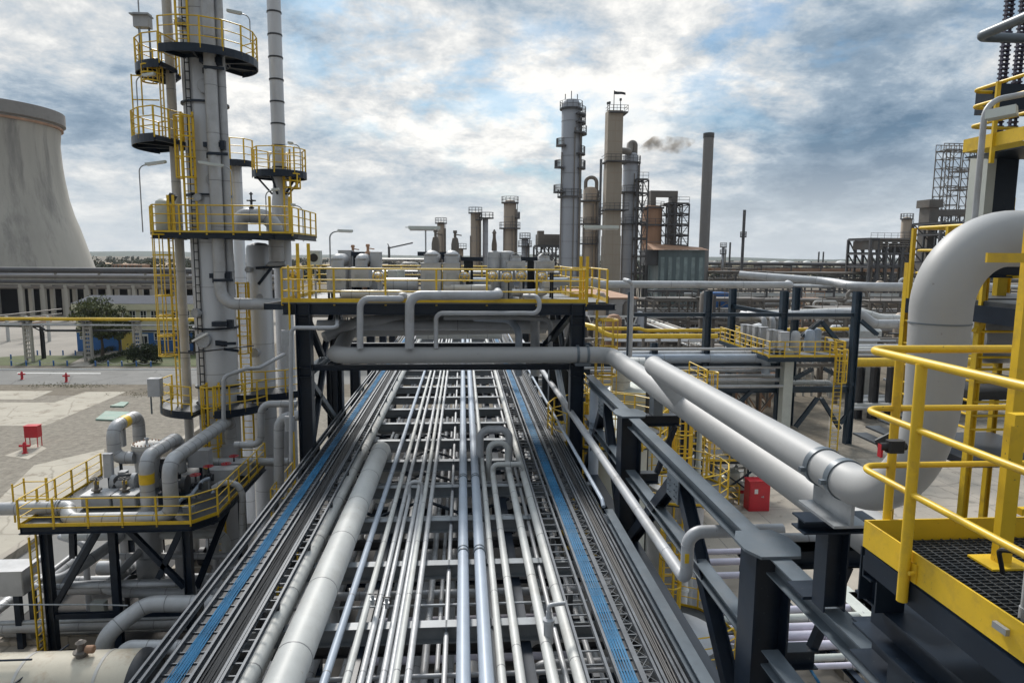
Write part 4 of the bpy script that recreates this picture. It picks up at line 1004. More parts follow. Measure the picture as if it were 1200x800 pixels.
tl(312, 31, 272, 222, 1, 'tube lamp on a pole beside the arched vapour pipe', .3)
tl(355, 32, 283, 240, -1, 'small tube lamp near the right end of the walkway deck', .2)
# arched vapour line on the deck, with valve
zv = ZY(252, 32.2, 300)
pipe([(XY(283,32.2),32.2,zC+.1),(XY(283,32.2),32.2,zv),(XY(324,32.2),32.2,zv-.1),(XY(324,32.2),32.2,zC-1.2)], .33, clad, 'thick arched vapour pipe on the walkway deck between column and stack', bend=.7, bands=.7, seg=22)
q = Vector((XY(297,32.2),32.2,zv+.3))
t = thing('relief_valve', 'small dark relief valve on top of the arched vapour pipe', 'valve', q)
MB().lathe(q, [(.12,0),(.12,.05),(.05,.08),(.06,.3),(.14,.32),(.14,.36),(.04,.4),(.04,.6),(.1,.62),(.02,.72)], 12).bar(q+Vector((-.2,0,.34)), q+Vector((.2,0,.34)), .06).build('body', darkst, t)
q = at(195, 268, Y=30.0); q.z = zC
t = thing('lagged_drum', 'pale upright rounded tank on the walkway deck left of the tall column', 'drum', q)
MB().lathe(q, [(.34,.02),(.4,.12),(.4,1.1),(.36,1.28),(.2,1.38),(.01,1.4)], 22).build('shell', lampm, t)
MB().bar(q+Vector((.3,-.2,1.3)), q+Vector((.45,-.2,1.55)), .25).build('valve', darkst, t, smooth=False)
# control panel high on the left platform, and loop brackets
q = at(168, 40, Y=30.4); zq = zA-.5
t = thing('control_panel', 'dark control panel with a hood on the upper left platform of the tall column', 'control panel', (q.x,30.4,zq))
MB().cbox((q.x,30.4,ZY(33,30.4,168)), .62, .4, .55, bev=.02).build('cabinet', gpipe, t); MB().cbox((q.x-.02,30.35,ZY(20,30.4,168)), .72, .6, .05).build('hood', galv, t)
MB().bar((q.x-.2,30.5,zq),(q.x-.2,30.5,ZY(33,30.4,168)),.06).bar((q.x+.2,30.5,zq),(q.x+.2,30.5,ZY(33,30.4,168)),.06).build('legs', gsteel, t, smooth=False)
mx = at(163,20,Y=30.3).x; MB().tube([(mx,30.3,zq-.2),(mx,30.3,zq+4.5)], .03, 8).build('mast', galv, t)
q = at(183, 470, Y=28.6); q.z = zD_
t = thing('control_panel', 'grey cabinet on legs standing on the lowest round platform of the tall column', 'control panel', q)
MB().cbox(q+Vector((0,0,.75)), .5, .35, .75, bev=.02).build('cabinet', gpipe, t); MB().bar(q+Vector((-.2,0,0)), q+Vector((-.2,0,.75)), .05).bar(q+Vector((.2,0,0)), q+Vector((.2,0,.75)), .05).build('legs', gsteel, t, smooth=False)
t = thing('tube_lamp', 'short tube lamp fixed to the shell of the tall column above its lowest platform', 'lamp', at(226,400,Y=29.9), LG_)
MB().extrude([(-.06,-.03),(.06,-.03),(.05,.06),(-.05,.06)], at(226,400,Y=29.9), at(243,391,Y=29.6)).build('housing', whitep, t)
MB().bar(at(226,400,Y=29.9), at(222,402,Y=30.1), .05).build('bracket', darkst, t)
# hoops of conduit at platform level
hp = thing('conduit_hoop', 'dark conduit wrapped round the tall column above its lowest platform', 'conduit', (cx1,cy1-1,ZY(412,30,250)))
MB().path([at(190,413,Y=29.9), at(225,413,Y=29.75), at(262,409,Y=29.7), at(297,405,Y=31.5)], .03, 8).build('conduit', darkst, hp)
MB().bar(at(222,412,Y=29.8), at(226,414,Y=30.2), .12).bar(at(263,409,Y=29.75), at(279,411,Y=30.2), .12).build('bracket', navy, hp, smooth=False)
# pipes low between the columns and the portal
LP = 'pipes winding between the towers and the portal'
pipe([at(262,505,Y=28.6), at(262,441,Y=28.6), at(288,432,Y=29.0), at(303,431,Y=29.6), at(333,415,Y=31)], .085, clad, 'thin clad pipe climbing before the lowest platform and slanting up to the right', bend=.3, group=LP)
pipe([at(348,473,Y=27.5), at(306,473,Y=27.5), at(306,521,Y=27.5), at(275,521,Y=27.5)], .14, clad, 'clad pipe stepping down left of the portal leg', bend=.4, bands=1, group=LP)
pipe([at(352,486,Y=26.2), at(327,490,Y=26.2), at(327,620,Y=26.2)], .2, clad, 'thicker clad pipe bending down beside the left portal leg', bend=.55, bands=.7, group=LP)
pipe([at(316,290,Y=33.5)+Vector((0,-.6,-1)), at(316,308,Y=32.6)+Vector((0,0,-.05)), at(335,308,Y=32.4)], .12, gpipe, 'short dark-mouthed pipe stub on a bracket under the walkway deck', bend=.2, group=LP)
brk = thing('support_bracket', 'navy triangular bracket under the pipe stub below the walkway deck', 'bracket', at(310,315,Y=32.6))
MB().bar(at(300,314,Y=32.6), at(334,312,Y=32.6), .12).bar(at(303,333,Y=32.6), at(318,314,Y=32.6), .12).build('bracket', navy, brk, smooth=False)
# stair landing at the foot of the towers
ld = thing('stair_landing', 'low yellow-railed stair landing between the skid and the portal leg', 'platform', at(325,600,Y=26.5))
zl_ = 14.5-(596-297)*26.4/800
xa, xb2 = XY(314,26), XY(345,26)
MB().box(xa, xb2, 25.2, 28.5, zl_-.06, zl_).build('deck', grate, ld, smooth=False)
railing([(xa,28.5,zl_),(xa,25.2,zl_),(xb2,25.2,zl_)], ld, 1.1, .9, toe=.12)
ladder((xa+.4, 25.1, .5), zl_+.1, ld, (0,-1), .5)
st = MB()
for x in (xa+.1, xb2-.1):
    for y in (25.3, 28.4): st.bar((x,y,0),(x,y,zl_-.06),.12)
st.build('legs', navy, ld, smooth=False)

# manways, nozzles and cable strips on the columns
def manway(cx, cy, r, ang, z, parent, R=.3, m=None, name='manway'):
    a = math.radians(ang); d = Vector((math.cos(a), math.sin(a), 0)); p = Vector((cx, cy, z))+d*(r-.05)
    mb = MB().cyl(p, p+d*.25, R*.82, seg=18).cyl(p+d*.2, p+d*.26, R, seg=18).cyl(p+d*.27, p+d*.33, R, seg=18)
    for k in range(10):
        u = Vector((-d.y, d.x, 0)); q = p+u*(R*.88*math.cos(2*PI*k/10))+Vector((0,0,R*.88*math.sin(2*PI*k/10))); mb.cyl(q+d*.17, q+d*.37, .025, seg=6)
    mb.build(name, m or gpipe, parent)
for (ang, z, R) in ((-100, zD_+2.9, .33), (-62, zC+2.2, .28), (-70, zB_+2.2, .3), (-115, zC-3.4, .2), (-95, zB_-2.3, .16), (-60, zD_+1.0, .14), (-125, zA+1.2, .18)): manway(cx1, cy1, RT, ang, z, T1, R, None, 'manway' if R > .25 else 'nozzle')
for (ang, z, R) in ((-100, zD_+2.0, .22), (-75, zD_+4.6, .14), (-110, zC-1.6, .14)): manway(x2, 33.2, .56, ang, z, c2, R, None, 'nozzle')
cs_ = MB(); a_ = math.radians(-112); X_, Y_ = cx1+(RT+.09)*math.cos(a_), cy1+(RT+.09)*math.sin(a_)
for s_ in (-.09, .09): cs_.bar((X_+s_,Y_,1),(X_+s_,Y_,30),.03,.05,(0,1,0))
z = 1.2
while z < 30: cs_.bar((X_-.09,Y_,z),(X_+.09,Y_,z),.05,.04); z += .35
cs_.build('cable_ladder', darkst, T1, smooth=False)
for k, z in enumerate((zD_+3.6, zC-1.8, zC+3.6, zB_+3.2)):
    b_ = MB(); q = Vector((cx1+.35, cy1-RT-.02, z)); b_.box(q.x-.1,q.x+.55,q.y-.32,q.y+.1,z-.1,z+.1).box(q.x+.5,q.x+.75,q.y-.25,q.y-.05,z-.18,z+.18); b_.build('pipe_bracket', navy, T1, smooth=False)
_before_skid = set(bpy.data.objects)
# ================================================================ pump and filter skid platform, left foreground
ZK = 4.3; XK0, XK1, YK0, YK1 = -16.5, -9.6, 25.6, 33.0
sk_ = thing('skid_platform', 'raised equipment platform with yellow railings and navy braced legs, left of the rack', 'platform', ((XK0+XK1)/2, YK0, 0))
MB().prism([(XK0,YK0),(XK1-.7,YK0),(XK1,YK0+.9),(XK1,YK1),(XK0,YK1)], ZK-.04, ZK).build('deck', grate, sk_, smooth=False)
e = MB(); pl = [(XK0,YK1),(XK0,YK0),(XK1-.7,YK0),(XK1,YK0+.9),(XK1,YK1)]
for i in range(4): e.channel(Vector((*pl[i],ZK-.17)), Vector((*pl[i+1],ZK-.17)), .1, .26, .02)
for k in range(5): e.ibeam((XK0+.1, YK0+.8+1.5*k, ZK-.2), (XK1-.1, YK0+.8+1.5*k, ZK-.2), .16, .3)
e.build('edge_beam', navy, sk_, smooth=False)
railing([(XK0,31.5,ZK),(XK0,YK0,ZK),(XK1-.7,YK0,ZK),(XK1,YK0+.9,ZK),(XK1,YK1,ZK),(XK1-2.2,YK1,ZK)], sk_, 1.05, 1.25, rad=.029, toe=.14, bend=.15)
gt = MB()
for (x, y) in ((XK0-.9,YK0+1.2),(XK0-.05,YK0+1.9),(XK0-.9,YK0+1.9)): gt.bar((x,y,ZK-.3),(x,y,ZK+1.25),.09 if x > XK0-.5 else .05,.05)
for z in (.5,1.1): gt.bar((XK0-.9,YK0+1.2,ZK+z),(XK0-.9,YK0+1.9,ZK+z),.035); gt.bar((XK0-.9,YK0+1.9,ZK+z),(XK0-.05,YK0+1.9,ZK+z),.035)
gt.build('gate', yellow, sk_, smooth=False)
for x in (XK0+.7, XK1-1.0):
    for y in (YK0+.35, YK1-.6):
        hcol(x, y, -1.61, ZK-.35, .3, parent=sk_, name='leg')
xm_ = (XK0+XK1)/2-.3
def br_(a, b, n='brace', m=navy, w=.2): MB().ibeam(a, b, w, w, .02, (0,1,0)).build(n, m, sk_, smooth=False)
y = YK0+.35
br_((XK0+.7,y,.7),(xm_-.5,y,ZK-.35)); br_((XK0+1.7,y,ZK-.35),(xm_-1.5,y,2.9)); br_((xm_+.6,y,ZK-.35),(XK1-1.2,y,1.6)); br_((XK1-1.2,y,ZK-.35),(xm_+1.6,y,2.0))
br_((XK0+.7,y,.55),(XK1-1,y,.55)); br_((xm_,y,-1.61),(xm_,y,ZK-.35),'post',navy,.26)
br_((XK0+.7,YK0+.5,1),(XK0+.7,YK1-.7,ZK-.4)); br_((XK1-1,YK0+.5,1),(XK1-1,YK1-.7,ZK-.4))
ladder((XK0+.5, YK0-.1, -1.6), ZK-.3, sk_, (-1,0), .4)
SG = 'thick clad pipes on the skid platform'
# S1 from the left
def P(px, py, Y): return at(px, py, Y=Y)
s1y = 26.7; a = P(-60,597,s1y); b = P(66,597,s1y)
pipe([(a.x-3,s1y,a.z),(a.x,s1y,a.z),(b.x,s1y,a.z)], .25, clad, 'thick clad pipe entering the skid platform from the left picture edge', bands=1.2, group=SG, seg=20)
t = thing('pipe_flange', 'bolted flange pair where the incoming pipe meets the front skid pipe', 'flange', (b.x,s1y,a.z))
fm = MB().band((b.x+.06,s1y,a.z),(1,0,0),.33,.06,22).band((b.x+.15,s1y,a.z),(1,0,0),.33,.06,22)
for k in range(10):
    an = 2*PI*k/10; fm.cyl((b.x-.02,s1y+.29*math.cos(an),a.z+.29*math.sin(an)),(b.x+.23,s1y+.29*math.cos(an),a.z+.29*math.sin(an)),.02,seg=6)
fm.build('flange', gpipe, t)
# S2: along the front edge, up, and back above the deck
xs2 = P(199,560,26.1).x; zf = P(150,608,26.1).z; zt2 = 14.5-xs2/-1.405
pipe([(b.x+.2,s1y,a.z),(b.x+.45,s1y,a.z),(P(80,608,26.1).x,26.1,zf),(xs2,26.1,zf),(xs2,26.1,zt2),(xs2,33.0,zt2),(xs2,33.0,zt2-1.3)], .275, clad, 'thick clad pipe along the front railing of the skid that rises and runs back', bend=.55, bands=.62, group=SG, seg=24)
bx = P(272,520,33.0)
solo(MB().cbox((xs2,33.0,zt2-2.6), .8, .8, 1.35, bev=.05).cbox((xs2,33.0,zt2-1.25), .7, .7, .08, bev=.05), 'lagged_box', clad, 'pale lagged box taking the far end of the tallest skid pipe', 'lagged box')
# S3: middle riser with yellow stripe
xs3 = P(172,560,26.9).x; zt3 = 14.5-xs3/-1.55
pipe([(xs3,26.9,ZK),(xs3,26.9,zt3),(xs3,30.0,zt3),(xs3,30.0,ZK+.6)], .27, clad, 'thick clad riser with a wide yellow stripe in the middle of the skid', bend=.55, bands=.55, group=SG, seg=24, stripe=[((xs3,26.9,P(172,560,26.9).z),(0,0,1),.40)])
# S4: left arch with stripe
xs4 = P(133,515,29.6).x; zt4 = 14.5-xs4/-2.0; zl4 = P(140,536,29.6).z
pipe([(P(158,536,29.6).x,29.6,zl4),(xs4,29.6,zl4),(xs4,29.6,zt4),(xs4,31.9,zt4),(xs4,31.9,ZK+.3)], .27, clad, 'arched clad pipe with a yellow stripe on top at the left side of the skid', bend=.5, bands=.5, group=SG, seg=24, stripe=[((xs4,30.55,zt4),(0,1,0),.42)])
# filter vessel
fv = P(172,519,30.0); fz = fv.z
t = thing('filter_vessel', 'upright filter vessel with a rusty bolted lid in the middle of the skid', 'filter vessel', (fv.x,30,ZK))
MB().lathe((fv.x,30,ZK), [(.5,0),(.5,fz-ZK-.35),(.56,fz-ZK-.33),(.56,fz-ZK-.2)], 28).build('shell', clad, t)
MB().lathe((fv.x,30,fz-.2), [(.62,0),(.62,.09),(.60,.1),(.60,.19),(.01,.2)], 28).build('lid', tan_p, t)
bm2 = MB()
for k in range(20):
    an = 2*PI*k/20; bm2.cyl((fv.x+.53*math.cos(an),30+.53*math.sin(an),fz-.25),(fv.x+.53*math.cos(an),30+.53*math.sin(an),fz+.05),.028,seg=6)
bm2.build('bolts', rust, t)
MB().tube([(fv.x,30,fz),(fv.x,30,fz+.25)],.05,8).band((fv.x,30,fz+.2),(0,0,1),.1,.05,10).build('vent', gpipe, t)
# lagged valve boxes with wheels on top
for i, (px0, px1) in enumerate(((94,130),(131,160))):
    Y = 27.3; x0, x1 = P(px0,590,Y).x, P(px1,590,Y).x
    t = thing('valve_box', ['lagged valve box with a dark handwheel on top, left one on the skid front','lagged valve box with a dark handwheel on top, right one on the skid front'][i], 'valve box', ((x0+x1)/2,Y,ZK), 'lagged valve boxes on the skid')
    zt_ = P(110,581,Y).z
    MB().cbox(((x0+x1)/2,Y+.4,ZK+.05), x1-x0-.06, .85, zt_-ZK-.05, bev=.04).cbox(((x0+x1)/2,Y+.4,zt_), x1-x0-.02, .9, .03).build('box', clad, t)
    q = Vector(((x0+x1)/2-.1,Y+.35,zt_))
    MB().lathe(q, [(.12,0),(.12,.12),(.2,.13),(.2,.18),(.09,.2),(.07,.5),(.03,.52),(.03,.62)], 12).build('bonnet', oldst, t)
    MB().cbox(q+Vector((0,0,.36)), .16, .1, .14).build('yoke', yellow, t); handwheel(q+Vector((0,0,.6)), .22, (0,0,1), darkst, t)
# small-bore valves with red wheels
RV = 'red-wheeled valves on the skid'
for i, (px, py, Y) in enumerate(((229,556,28.6),(244,546,29.4),(265,543,30.2),(274,534,31.0))):
    q = P(px, py, Y)
    t = thing('gate_valve', 'red-wheeled small valve on the skid, '+['nearest','second from the nearest','second from the farthest','farthest'][i]+' of the four', 'valve', (q.x,Y,ZK), RV)
    MB().lathe((q.x,Y,q.z-.5), [(.15,-.2),(.15,-.15),(.08,-.14),(.11,0),(.08,.14),(.15,.15),(.15,.2)], 12, 'x').lathe((q.x,Y,q.z-.5), [(.09,0),(.08,.15),(.12,.17),(.05,.2),(.03,.5)], 10).build('body', darkst, t)
    MB().cyl((q.x,Y,ZK),(q.x,Y,q.z-.55),.05,seg=8).build('stand', gpipe, t)
    handwheel((q.x,Y,q.z), .2, (0,0,1), red, t)
MP = 'small pipes among the skid equipment'
pipe([P(208,592,27.6), P(212,584,27.6), P(224,580,28.0), P(237,563,28.9), P(246,560,29.0)], .075, cladb, 'thin bluish bent pipe between the skid riser and the red-wheeled valves', bend=.3, group=MP)
pipe([P(250,572,28.4), P(262,565,28.4), P(279,567,28.4), P(284,580,28.4), P(284,640,28.4)], .13, clad, 'clad pipe leaving the skid at its right railing and dropping down', bend=.4, bands=.5, group=MP)
pipe([P(230,600,27.6), P(246,583,28.8), P(256,566,29.4)], .07, cladb, 'thin bluish pipe lying on the right part of the skid deck', bend=.2, group=MP)
pipe([P(244,541,32.2), P(338,541,32.2)], .19, clad, 'level clad pipe at the back of the skid towards the portal', bands=.9, group=MP)
pipe([P(183,545,30.4), P(225,533,30.4), P(238,530,31)], .26, clad, 'short thick clad pipe right of the filter vessel', bands=.6, group=MP)
pipe([P(130,602,28.2), P(136,560,28.2), P(150,556,28.2), P(158,560,28.6)], .1, darkst, 'dark small-bore pipe beside the filter vessel', bend=.2, group=MP)
for i, (px, py, Y, w, h, m_, nm) in enumerate(((235,543,30.4,.9,.75,gpipe,'grey control box behind the right valves on the skid'),(262,560,29.8,1.1,.55,clad,'pale flat lagged box beside the third red-wheeled valve'),(278,552,31,1.1,.55,clad,'pale flat lagged box at the right rear corner of the skid'),(128,556,28.6,.35,1.0,gpipe,'narrow grey cabinet at the left railing of the skid'),(222,612,26.6,.4,.3,galv,'small silver box on the skid deck by the front railing'),(140,520,31,.5,1.1,gpipe,'slim grey cabinet behind the arched skid pipe'))):
    q = P(px, py, Y)
    t = thing('equipment_box', nm, 'equipment box', (q.x,Y,ZK)); zb = max(ZK, q.z-.1)
    MB().cbox((q.x,Y,zb), w, w*.6, h, bev=.03).cbox((q.x,Y,zb+h), w*1.03, w*.62, .02).build('box', m_, t)
    if zb > ZK+.02: MB().bar((q.x,Y,ZK),(q.x,Y,zb),.1).build('stand', navy, t, smooth=False)
# pumps and motors on the deck
for i, (px, py, Y) in enumerate(((146,577,28.4),(205,590,28.0),(195,568,30.2))):
    q = P(px, py, Y)
    t = thing('pump', ['dark pump unit left of the striped riser','dark valve actuator right of the front riser','dark pump unit behind the front riser'][i]+' on the skid', 'pump', (q.x,Y,ZK))
    MB().lathe((q.x,Y,ZK+.75), [(.2,-.5),(.3,-.45),(.3,.1),(.2,.12),(.18,.35),(.36,.37),(.36,.55),(.1,.6)], 16, 'x').cbox((q.x,Y,ZK+.95),.3,.3,.25).build('motor', gpipe if i == 0 else darkst, t)
    MB().cbox((q.x,Y,ZK),1.1,.5,.45).build('base', navy, t, smooth=False)
# the skid stands a tenth nearer than first laid out: one uniform scale about the eye point keeps it in place in the picture
for o in [o for o in bpy.data.objects if o not in _before_skid and o.parent is None]:
    o.location = EYE+(Vector(o.location)-EYE)*.9; o.scale = (.9, .9, .9)
# ---- below and in front of the skid
WG = 'pipes below the skid platform'
pipe([P(40,679,24.5), P(72,679,24.5), P(128,640,26.2), P(160,610,28.5)], .2, clad, 'clad pipe slanting up from the pale box under the skid', bend=.5, bands=.8, group=WG)
bx = P(38,690,24.5)
t = thing('lagged_box', 'pale square lagged box on dark legs at the left picture edge below the skid', 'lagged box', (bx.x-1.0,24.5,0))
zb = P(38,690,24.5).z
MB().cbox((bx.x-1.0,24.5,zb),2.0,1.0,.9,bev=.03).cbox((bx.x-1.0,24.5,zb+.9),2.04,1.04,.025).build('box', clad, t)
f = MB().bar((bx.x-.3,24.15,0),(bx.x-.3,24.15,zb),.2).build('leg', navy, t, smooth=False); copies(f, [(bx.x-.3,24.1,0),(bx.x-.3,24.9,0),(bx.x-1.7,24.1,0),(bx.x-1.7,24.9,0)], t)
MB().cbox((bx.x-1,24.5,0),2.6,1.9,.35).build('plinth', pavem, t, smooth=False)
py_ = 22.2
pipe([P(300,706,py_), P(172,707,py_), P(125,742,py_-.9), P(118,775,py_-.9)], .27, clad, 'thick clad pipe bending down onto the cream drum at the lower left', bend=.7, bands=.8, group=WG, seg=22)
pipe([P(300,694,24), P(150,694,24), P(122,690,24), P(160,660,28)], .17, gpipe, 'level grey pipe beneath the right half of the skid, hooked at its left end', bend=.4, bands=1.2, group=WG)
pipe([P(300,651,27), P(120,651,27)], .13, clad, 'thin clad pipe running level under the skid deck', bands=1.4, group=WG)
pipe([P(300,758,20.5), P(150,758,20.5), P(142,768,20.5)], .22, clad, 'short clad pipe lying just above the right end of the cream drum', bend=.4, bands=.9, group=WG)
pipe([P(170,640,27), P(128,682,25.5)], .15, gpipe, 'grey pipe slanting under the middle of the skid', group=WG)
vs = P(178,690,27.2)
t = thing('lagged_drum', 'upright grey drum standing under the middle of the skid', 'drum', (vs.x,27.2,0)); MB().lathe((vs.x,27.2,0), [(.5,0),(.5,4.3),(.4,4.45),(.1,4.5)], 24).build('shell', clad, t); MB().band((vs.x,27.2,1.4),(0,0,1),.52,.05,24).band((vs.x,27.2,2.4),(0,0,1),.52,.05,24).build('bands', galv, t)
# cream drum
dy, dz, dr = 19.6, 1.55, 1.15
xe = P(163,790,19.6).x
t = thing('horizontal_drum', 'big cream horizontal drum with rust streaks and a dark end, bottom left corner', 'drum', (xe-4,dy,0))
MB().lathe((xe,dy,dz), [(dr,-9),(dr,-.02)], 48, 'x').build('shell', vesselc, t)
MB().lathe((xe,dy,dz), [(dr*.99,-.02),(dr*1.03,-.015),(dr*1.03,.08),(dr*.9,.32),(dr*.5,.5),(.01,.56)], 40, 'x').build('end_dome', darkst, t)
for k in (.9, 3.1, 5.3): MB().band((xe-k,dy,dz),(1,0,0),dr+.012,.09,48).build('strap', tan_p, t)
for k in (1.5, 6): MB().cbox((xe-k,dy,0),.5,2.0,.6).build('saddle', pavem, t, smooth=False)
MB().path([(xe-9,dy-.3,dz+dr+.12),(xe-2.8,dy-.3,dz+dr+.12)],.03,8).path([(xe-3.0,dy-1.0,dz+dr-.25),(xe-2.4,dy+.8,dz+dr-.1)],.03,8).build('conduit', navy, t)
q = P(96,772,dy); q.z = dz+dr
t = thing('gate_valve', 'rusty small valve with a dark body on top of the cream drum', 'valve', q)
MB().lathe(q, [(.16,-.05),(.16,.1),(.22,.11),(.22,.16),(.1,.18),(.1,.4),(.15,.42),(.05,.5)], 12).build('body', oldst, t); MB().lathe(q+Vector((.25,0,.2)), [(.1,-.12),(.12,-.1),(.12,.1),(.1,.12)], 10, 'x').build('bonnet', rust, t)
# handrail pipes and trench wall at the far left bottom
solo(MB().path([P(-40,708,22.5), P(110,708,22.5), P(150,709,22.5)], .025, 8), 'guard_wire', galv, 'thin grey guard rail stretched level in front of the skid legs', 'guard rail')
w0 = structure(MB().box(-21.5,-21.1,16,60,0,.45), 'retaining_wall', pavem, smooth=False)
tag(w0, 'low concrete trench wall running back along the left picture edge', 'low wall')
structure(MB().box(-21.1,-17.6,16,36,.0,.03), 'concrete_apron', road_m, smooth=False)
for i, (px, py) in enumerate(((62,755),(85,752),(30,760))):
    g = at(px, py, Z=.0)
    t = thing('pump', ['grey pump on the ground under the skid front legs','second grey pump on the ground right of the skid front leg','grey pump half hidden by the cream drum at the left'][i], 'pump', g)
    MB().lathe(g+Vector((0,0,.75)), [(.15,-.6),(.25,-.55),(.25,0),(.15,.02),(.15,.2),(.34,.22),(.34,.42),(.1,.45)], 16, 'x').build('motor', gpipe, t); MB().cbox(g,1.5,.7,.5).build('plinth', pavem, t, smooth=False)
# ================================================================ yard, road, building and cooling tower on the left
# hyperboloid cooling tower
YCT = 262.; xc = XY(-20, YCT); K = YCT/800.
zt = ZY(131, YCT, -20)
ct = thing('cooling_tower', 'huge weathered concrete cooling tower at the left edge, behind the pipe bridge', 'cooling tower', (xc, YCT, 0))
prof = []
for (py, px) in ((345,138),(330,132),(316,127.5),(294,120.5),(267,112.5),(250,106.5),(230,101.5),(205,98),(189,96.5),(165,95.5),(150,97),(143,99)):
    prof.append((px*K*.835, max(0, ZY(py, YCT, -20))))
prof[0] = (prof[0][0]+2, 5)
R_ = prof[-1][0]
MB().lathe((xc,YCT,0), prof+[(R_-1.0,prof[-1][1]),(R_-2.2,prof[-1][1]-8)], 96).build('shell', concrete, ct)
MB().lathe((xc,YCT,prof[-1][1]-.02), [(R_,0),(R_+1.2,.5),(R_+1.2,4.6),(R_-1.2,4.6),(R_-1.2,0)], 96).build('rim', mat('rim_concrete',(.25,.235,.22),0,.85,.15,.3,stain=(.14,.13,.12),stain_amt=.6,stain_scale=.3), ct)
MB().lathe((xc,YCT,prof[-1][1]-1.2), [(R_+.02,0),(R_+.35,0),(R_+.35,.8),(R_+.02,.8)], 96).build('band', rust, ct)
lg = MB()
for k in range(48):
    a, a2 = 2*PI*k/48, 2*PI*(k+.5)/48; Rb = prof[0][0]
    lg.bar((xc+(Rb+1.5)*math.cos(a),YCT+(Rb+1.5)*math.sin(a),0),(xc+(Rb-.3)*math.cos(a2),YCT+(Rb-.3)*math.sin(a2),5.2),.8)
lg.build('leg_lattice', concrete, ct, smooth=False)
# long pipe bridge on concrete posts in front of it
def pipe_bridge(Y, x0, x1, posts, zbeam, label, m=concrete, w=1.0, group=None, depth=3.0):
    t = thing('pipe_bridge', label, 'pipe bridge', ((x0+x1)/2, Y, 0), group)
    f = MB().cbox((posts[0],Y,0), w, w, zbeam).cbox((posts[0],Y+depth,0), w, w, zbeam).cbox((posts[0],Y+depth/2,zbeam), w*.9, depth+w*1.6, w*.8).build('post', m, t, smooth=False)
    copies(f, [(p,Y,0) for p in posts], t)
    MB().box(x0,x1,Y-.2,Y+.2,zbeam+w*.8,zbeam+w*.8+.5).box(x0,x1,Y+depth-.2,Y+depth+.2,zbeam+w*.8,zbeam+w*.8+.5).build('beam', m, t, smooth=False)
    return t
Yb = 150.
px_posts = [-30,22,48,75,100,126,155,179,205,232]
pipe_bridge(Yb, XY(-70,Yb), XY(330,Yb), [XY(p,Yb) for p in px_posts], ZY(335,Yb)-.8, 'long weathered pipe bridge on concrete posts in front of the cooling tower', group='pipe bridges at the left', w=.72)
z_ = ZY(333,Yb)
BG2 = 'weathered pipes on the left pipe bridge'
for i, (py, dy, r, m_, nm) in enumerate(((320,1.5,.62,darkplant,'dark thick pipe along the top of the left pipe bridge'),(327,.2,.4,oldpipe,'grey upper pipe on the left pipe bridge'),(329.5,2.6,.4,cladw,'pale pipe at the back of the left pipe bridge'),(332.5,-.3,.33,darkplant,'dark front pipe on the left pipe bridge'),(339,.0,.3,oldpipe,'grey lower pipe hanging below the left pipe bridge beam'),(337,2.8,.3,darkplant,'dark lower pipe at the back of the left pipe bridge'))):
    zz_ = ZY(py, Yb); solo(MB().path([(XY(-70,Yb),Yb+dy,zz_),(XY(330,Yb),Yb+dy,zz_)], r, 10), 'far_pipe', m_, nm, 'pipe', BG2)
tp = MB()
for p in px_posts[::2]: tp.cbox((XY(p+10,Yb),Yb+1.5,z_), .4,.4, ZY(322,Yb)-z_)
tp_ = thing('pipe_stands', 'short stands lifting the dark top pipe of the left pipe bridge', 'pipe stand', (XY(100,Yb),Yb,z_)); tp.build('stand_row', concrete, tp_, smooth=False)
tp_.name = 'pipe_stand'
Y2 = 185.
pipe_bridge(Y2, XY(-70,Y2), XY(330,Y2), [XY(-20+23*k,Y2) for k in range(14)], ZY(342,Y2), 'second darker pipe bridge behind the first one at the left', darkplant, 1.1, 'pipe bridges at the left', 4)
for k, py in enumerate((338,335,333,330.5)): solo(MB().path([(XY(-70,Y2),Y2+k,ZY(py,Y2)),(XY(330,Y2),Y2+k,ZY(py,Y2))], .45, 8), 'far_pipe', (darkplant,oldpipe,cladw,darkplant)[k], ('lowest dark','grey','pale','topmost dark')[k]+' pipe on the second pipe bridge at the left', 'pipe', 'pipes on the second left bridge')
# added dark shed; its black wall stands in for shade beneath the bridge
t = thing('shade_backing_shed', 'low open shed added with a black wall for the shade beneath the left pipe bridges', 'shed', (XY(60,200),200,0))
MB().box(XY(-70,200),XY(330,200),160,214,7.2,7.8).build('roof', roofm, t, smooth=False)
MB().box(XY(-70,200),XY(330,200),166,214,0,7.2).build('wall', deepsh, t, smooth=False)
f = MB().cbox((XY(-60,160),160.5,0),.6,.6,7.2).build('post', concrete, t, smooth=False); copies(f, [(XY(-60+26*k,160),160.5,0) for k in range(15)], t)
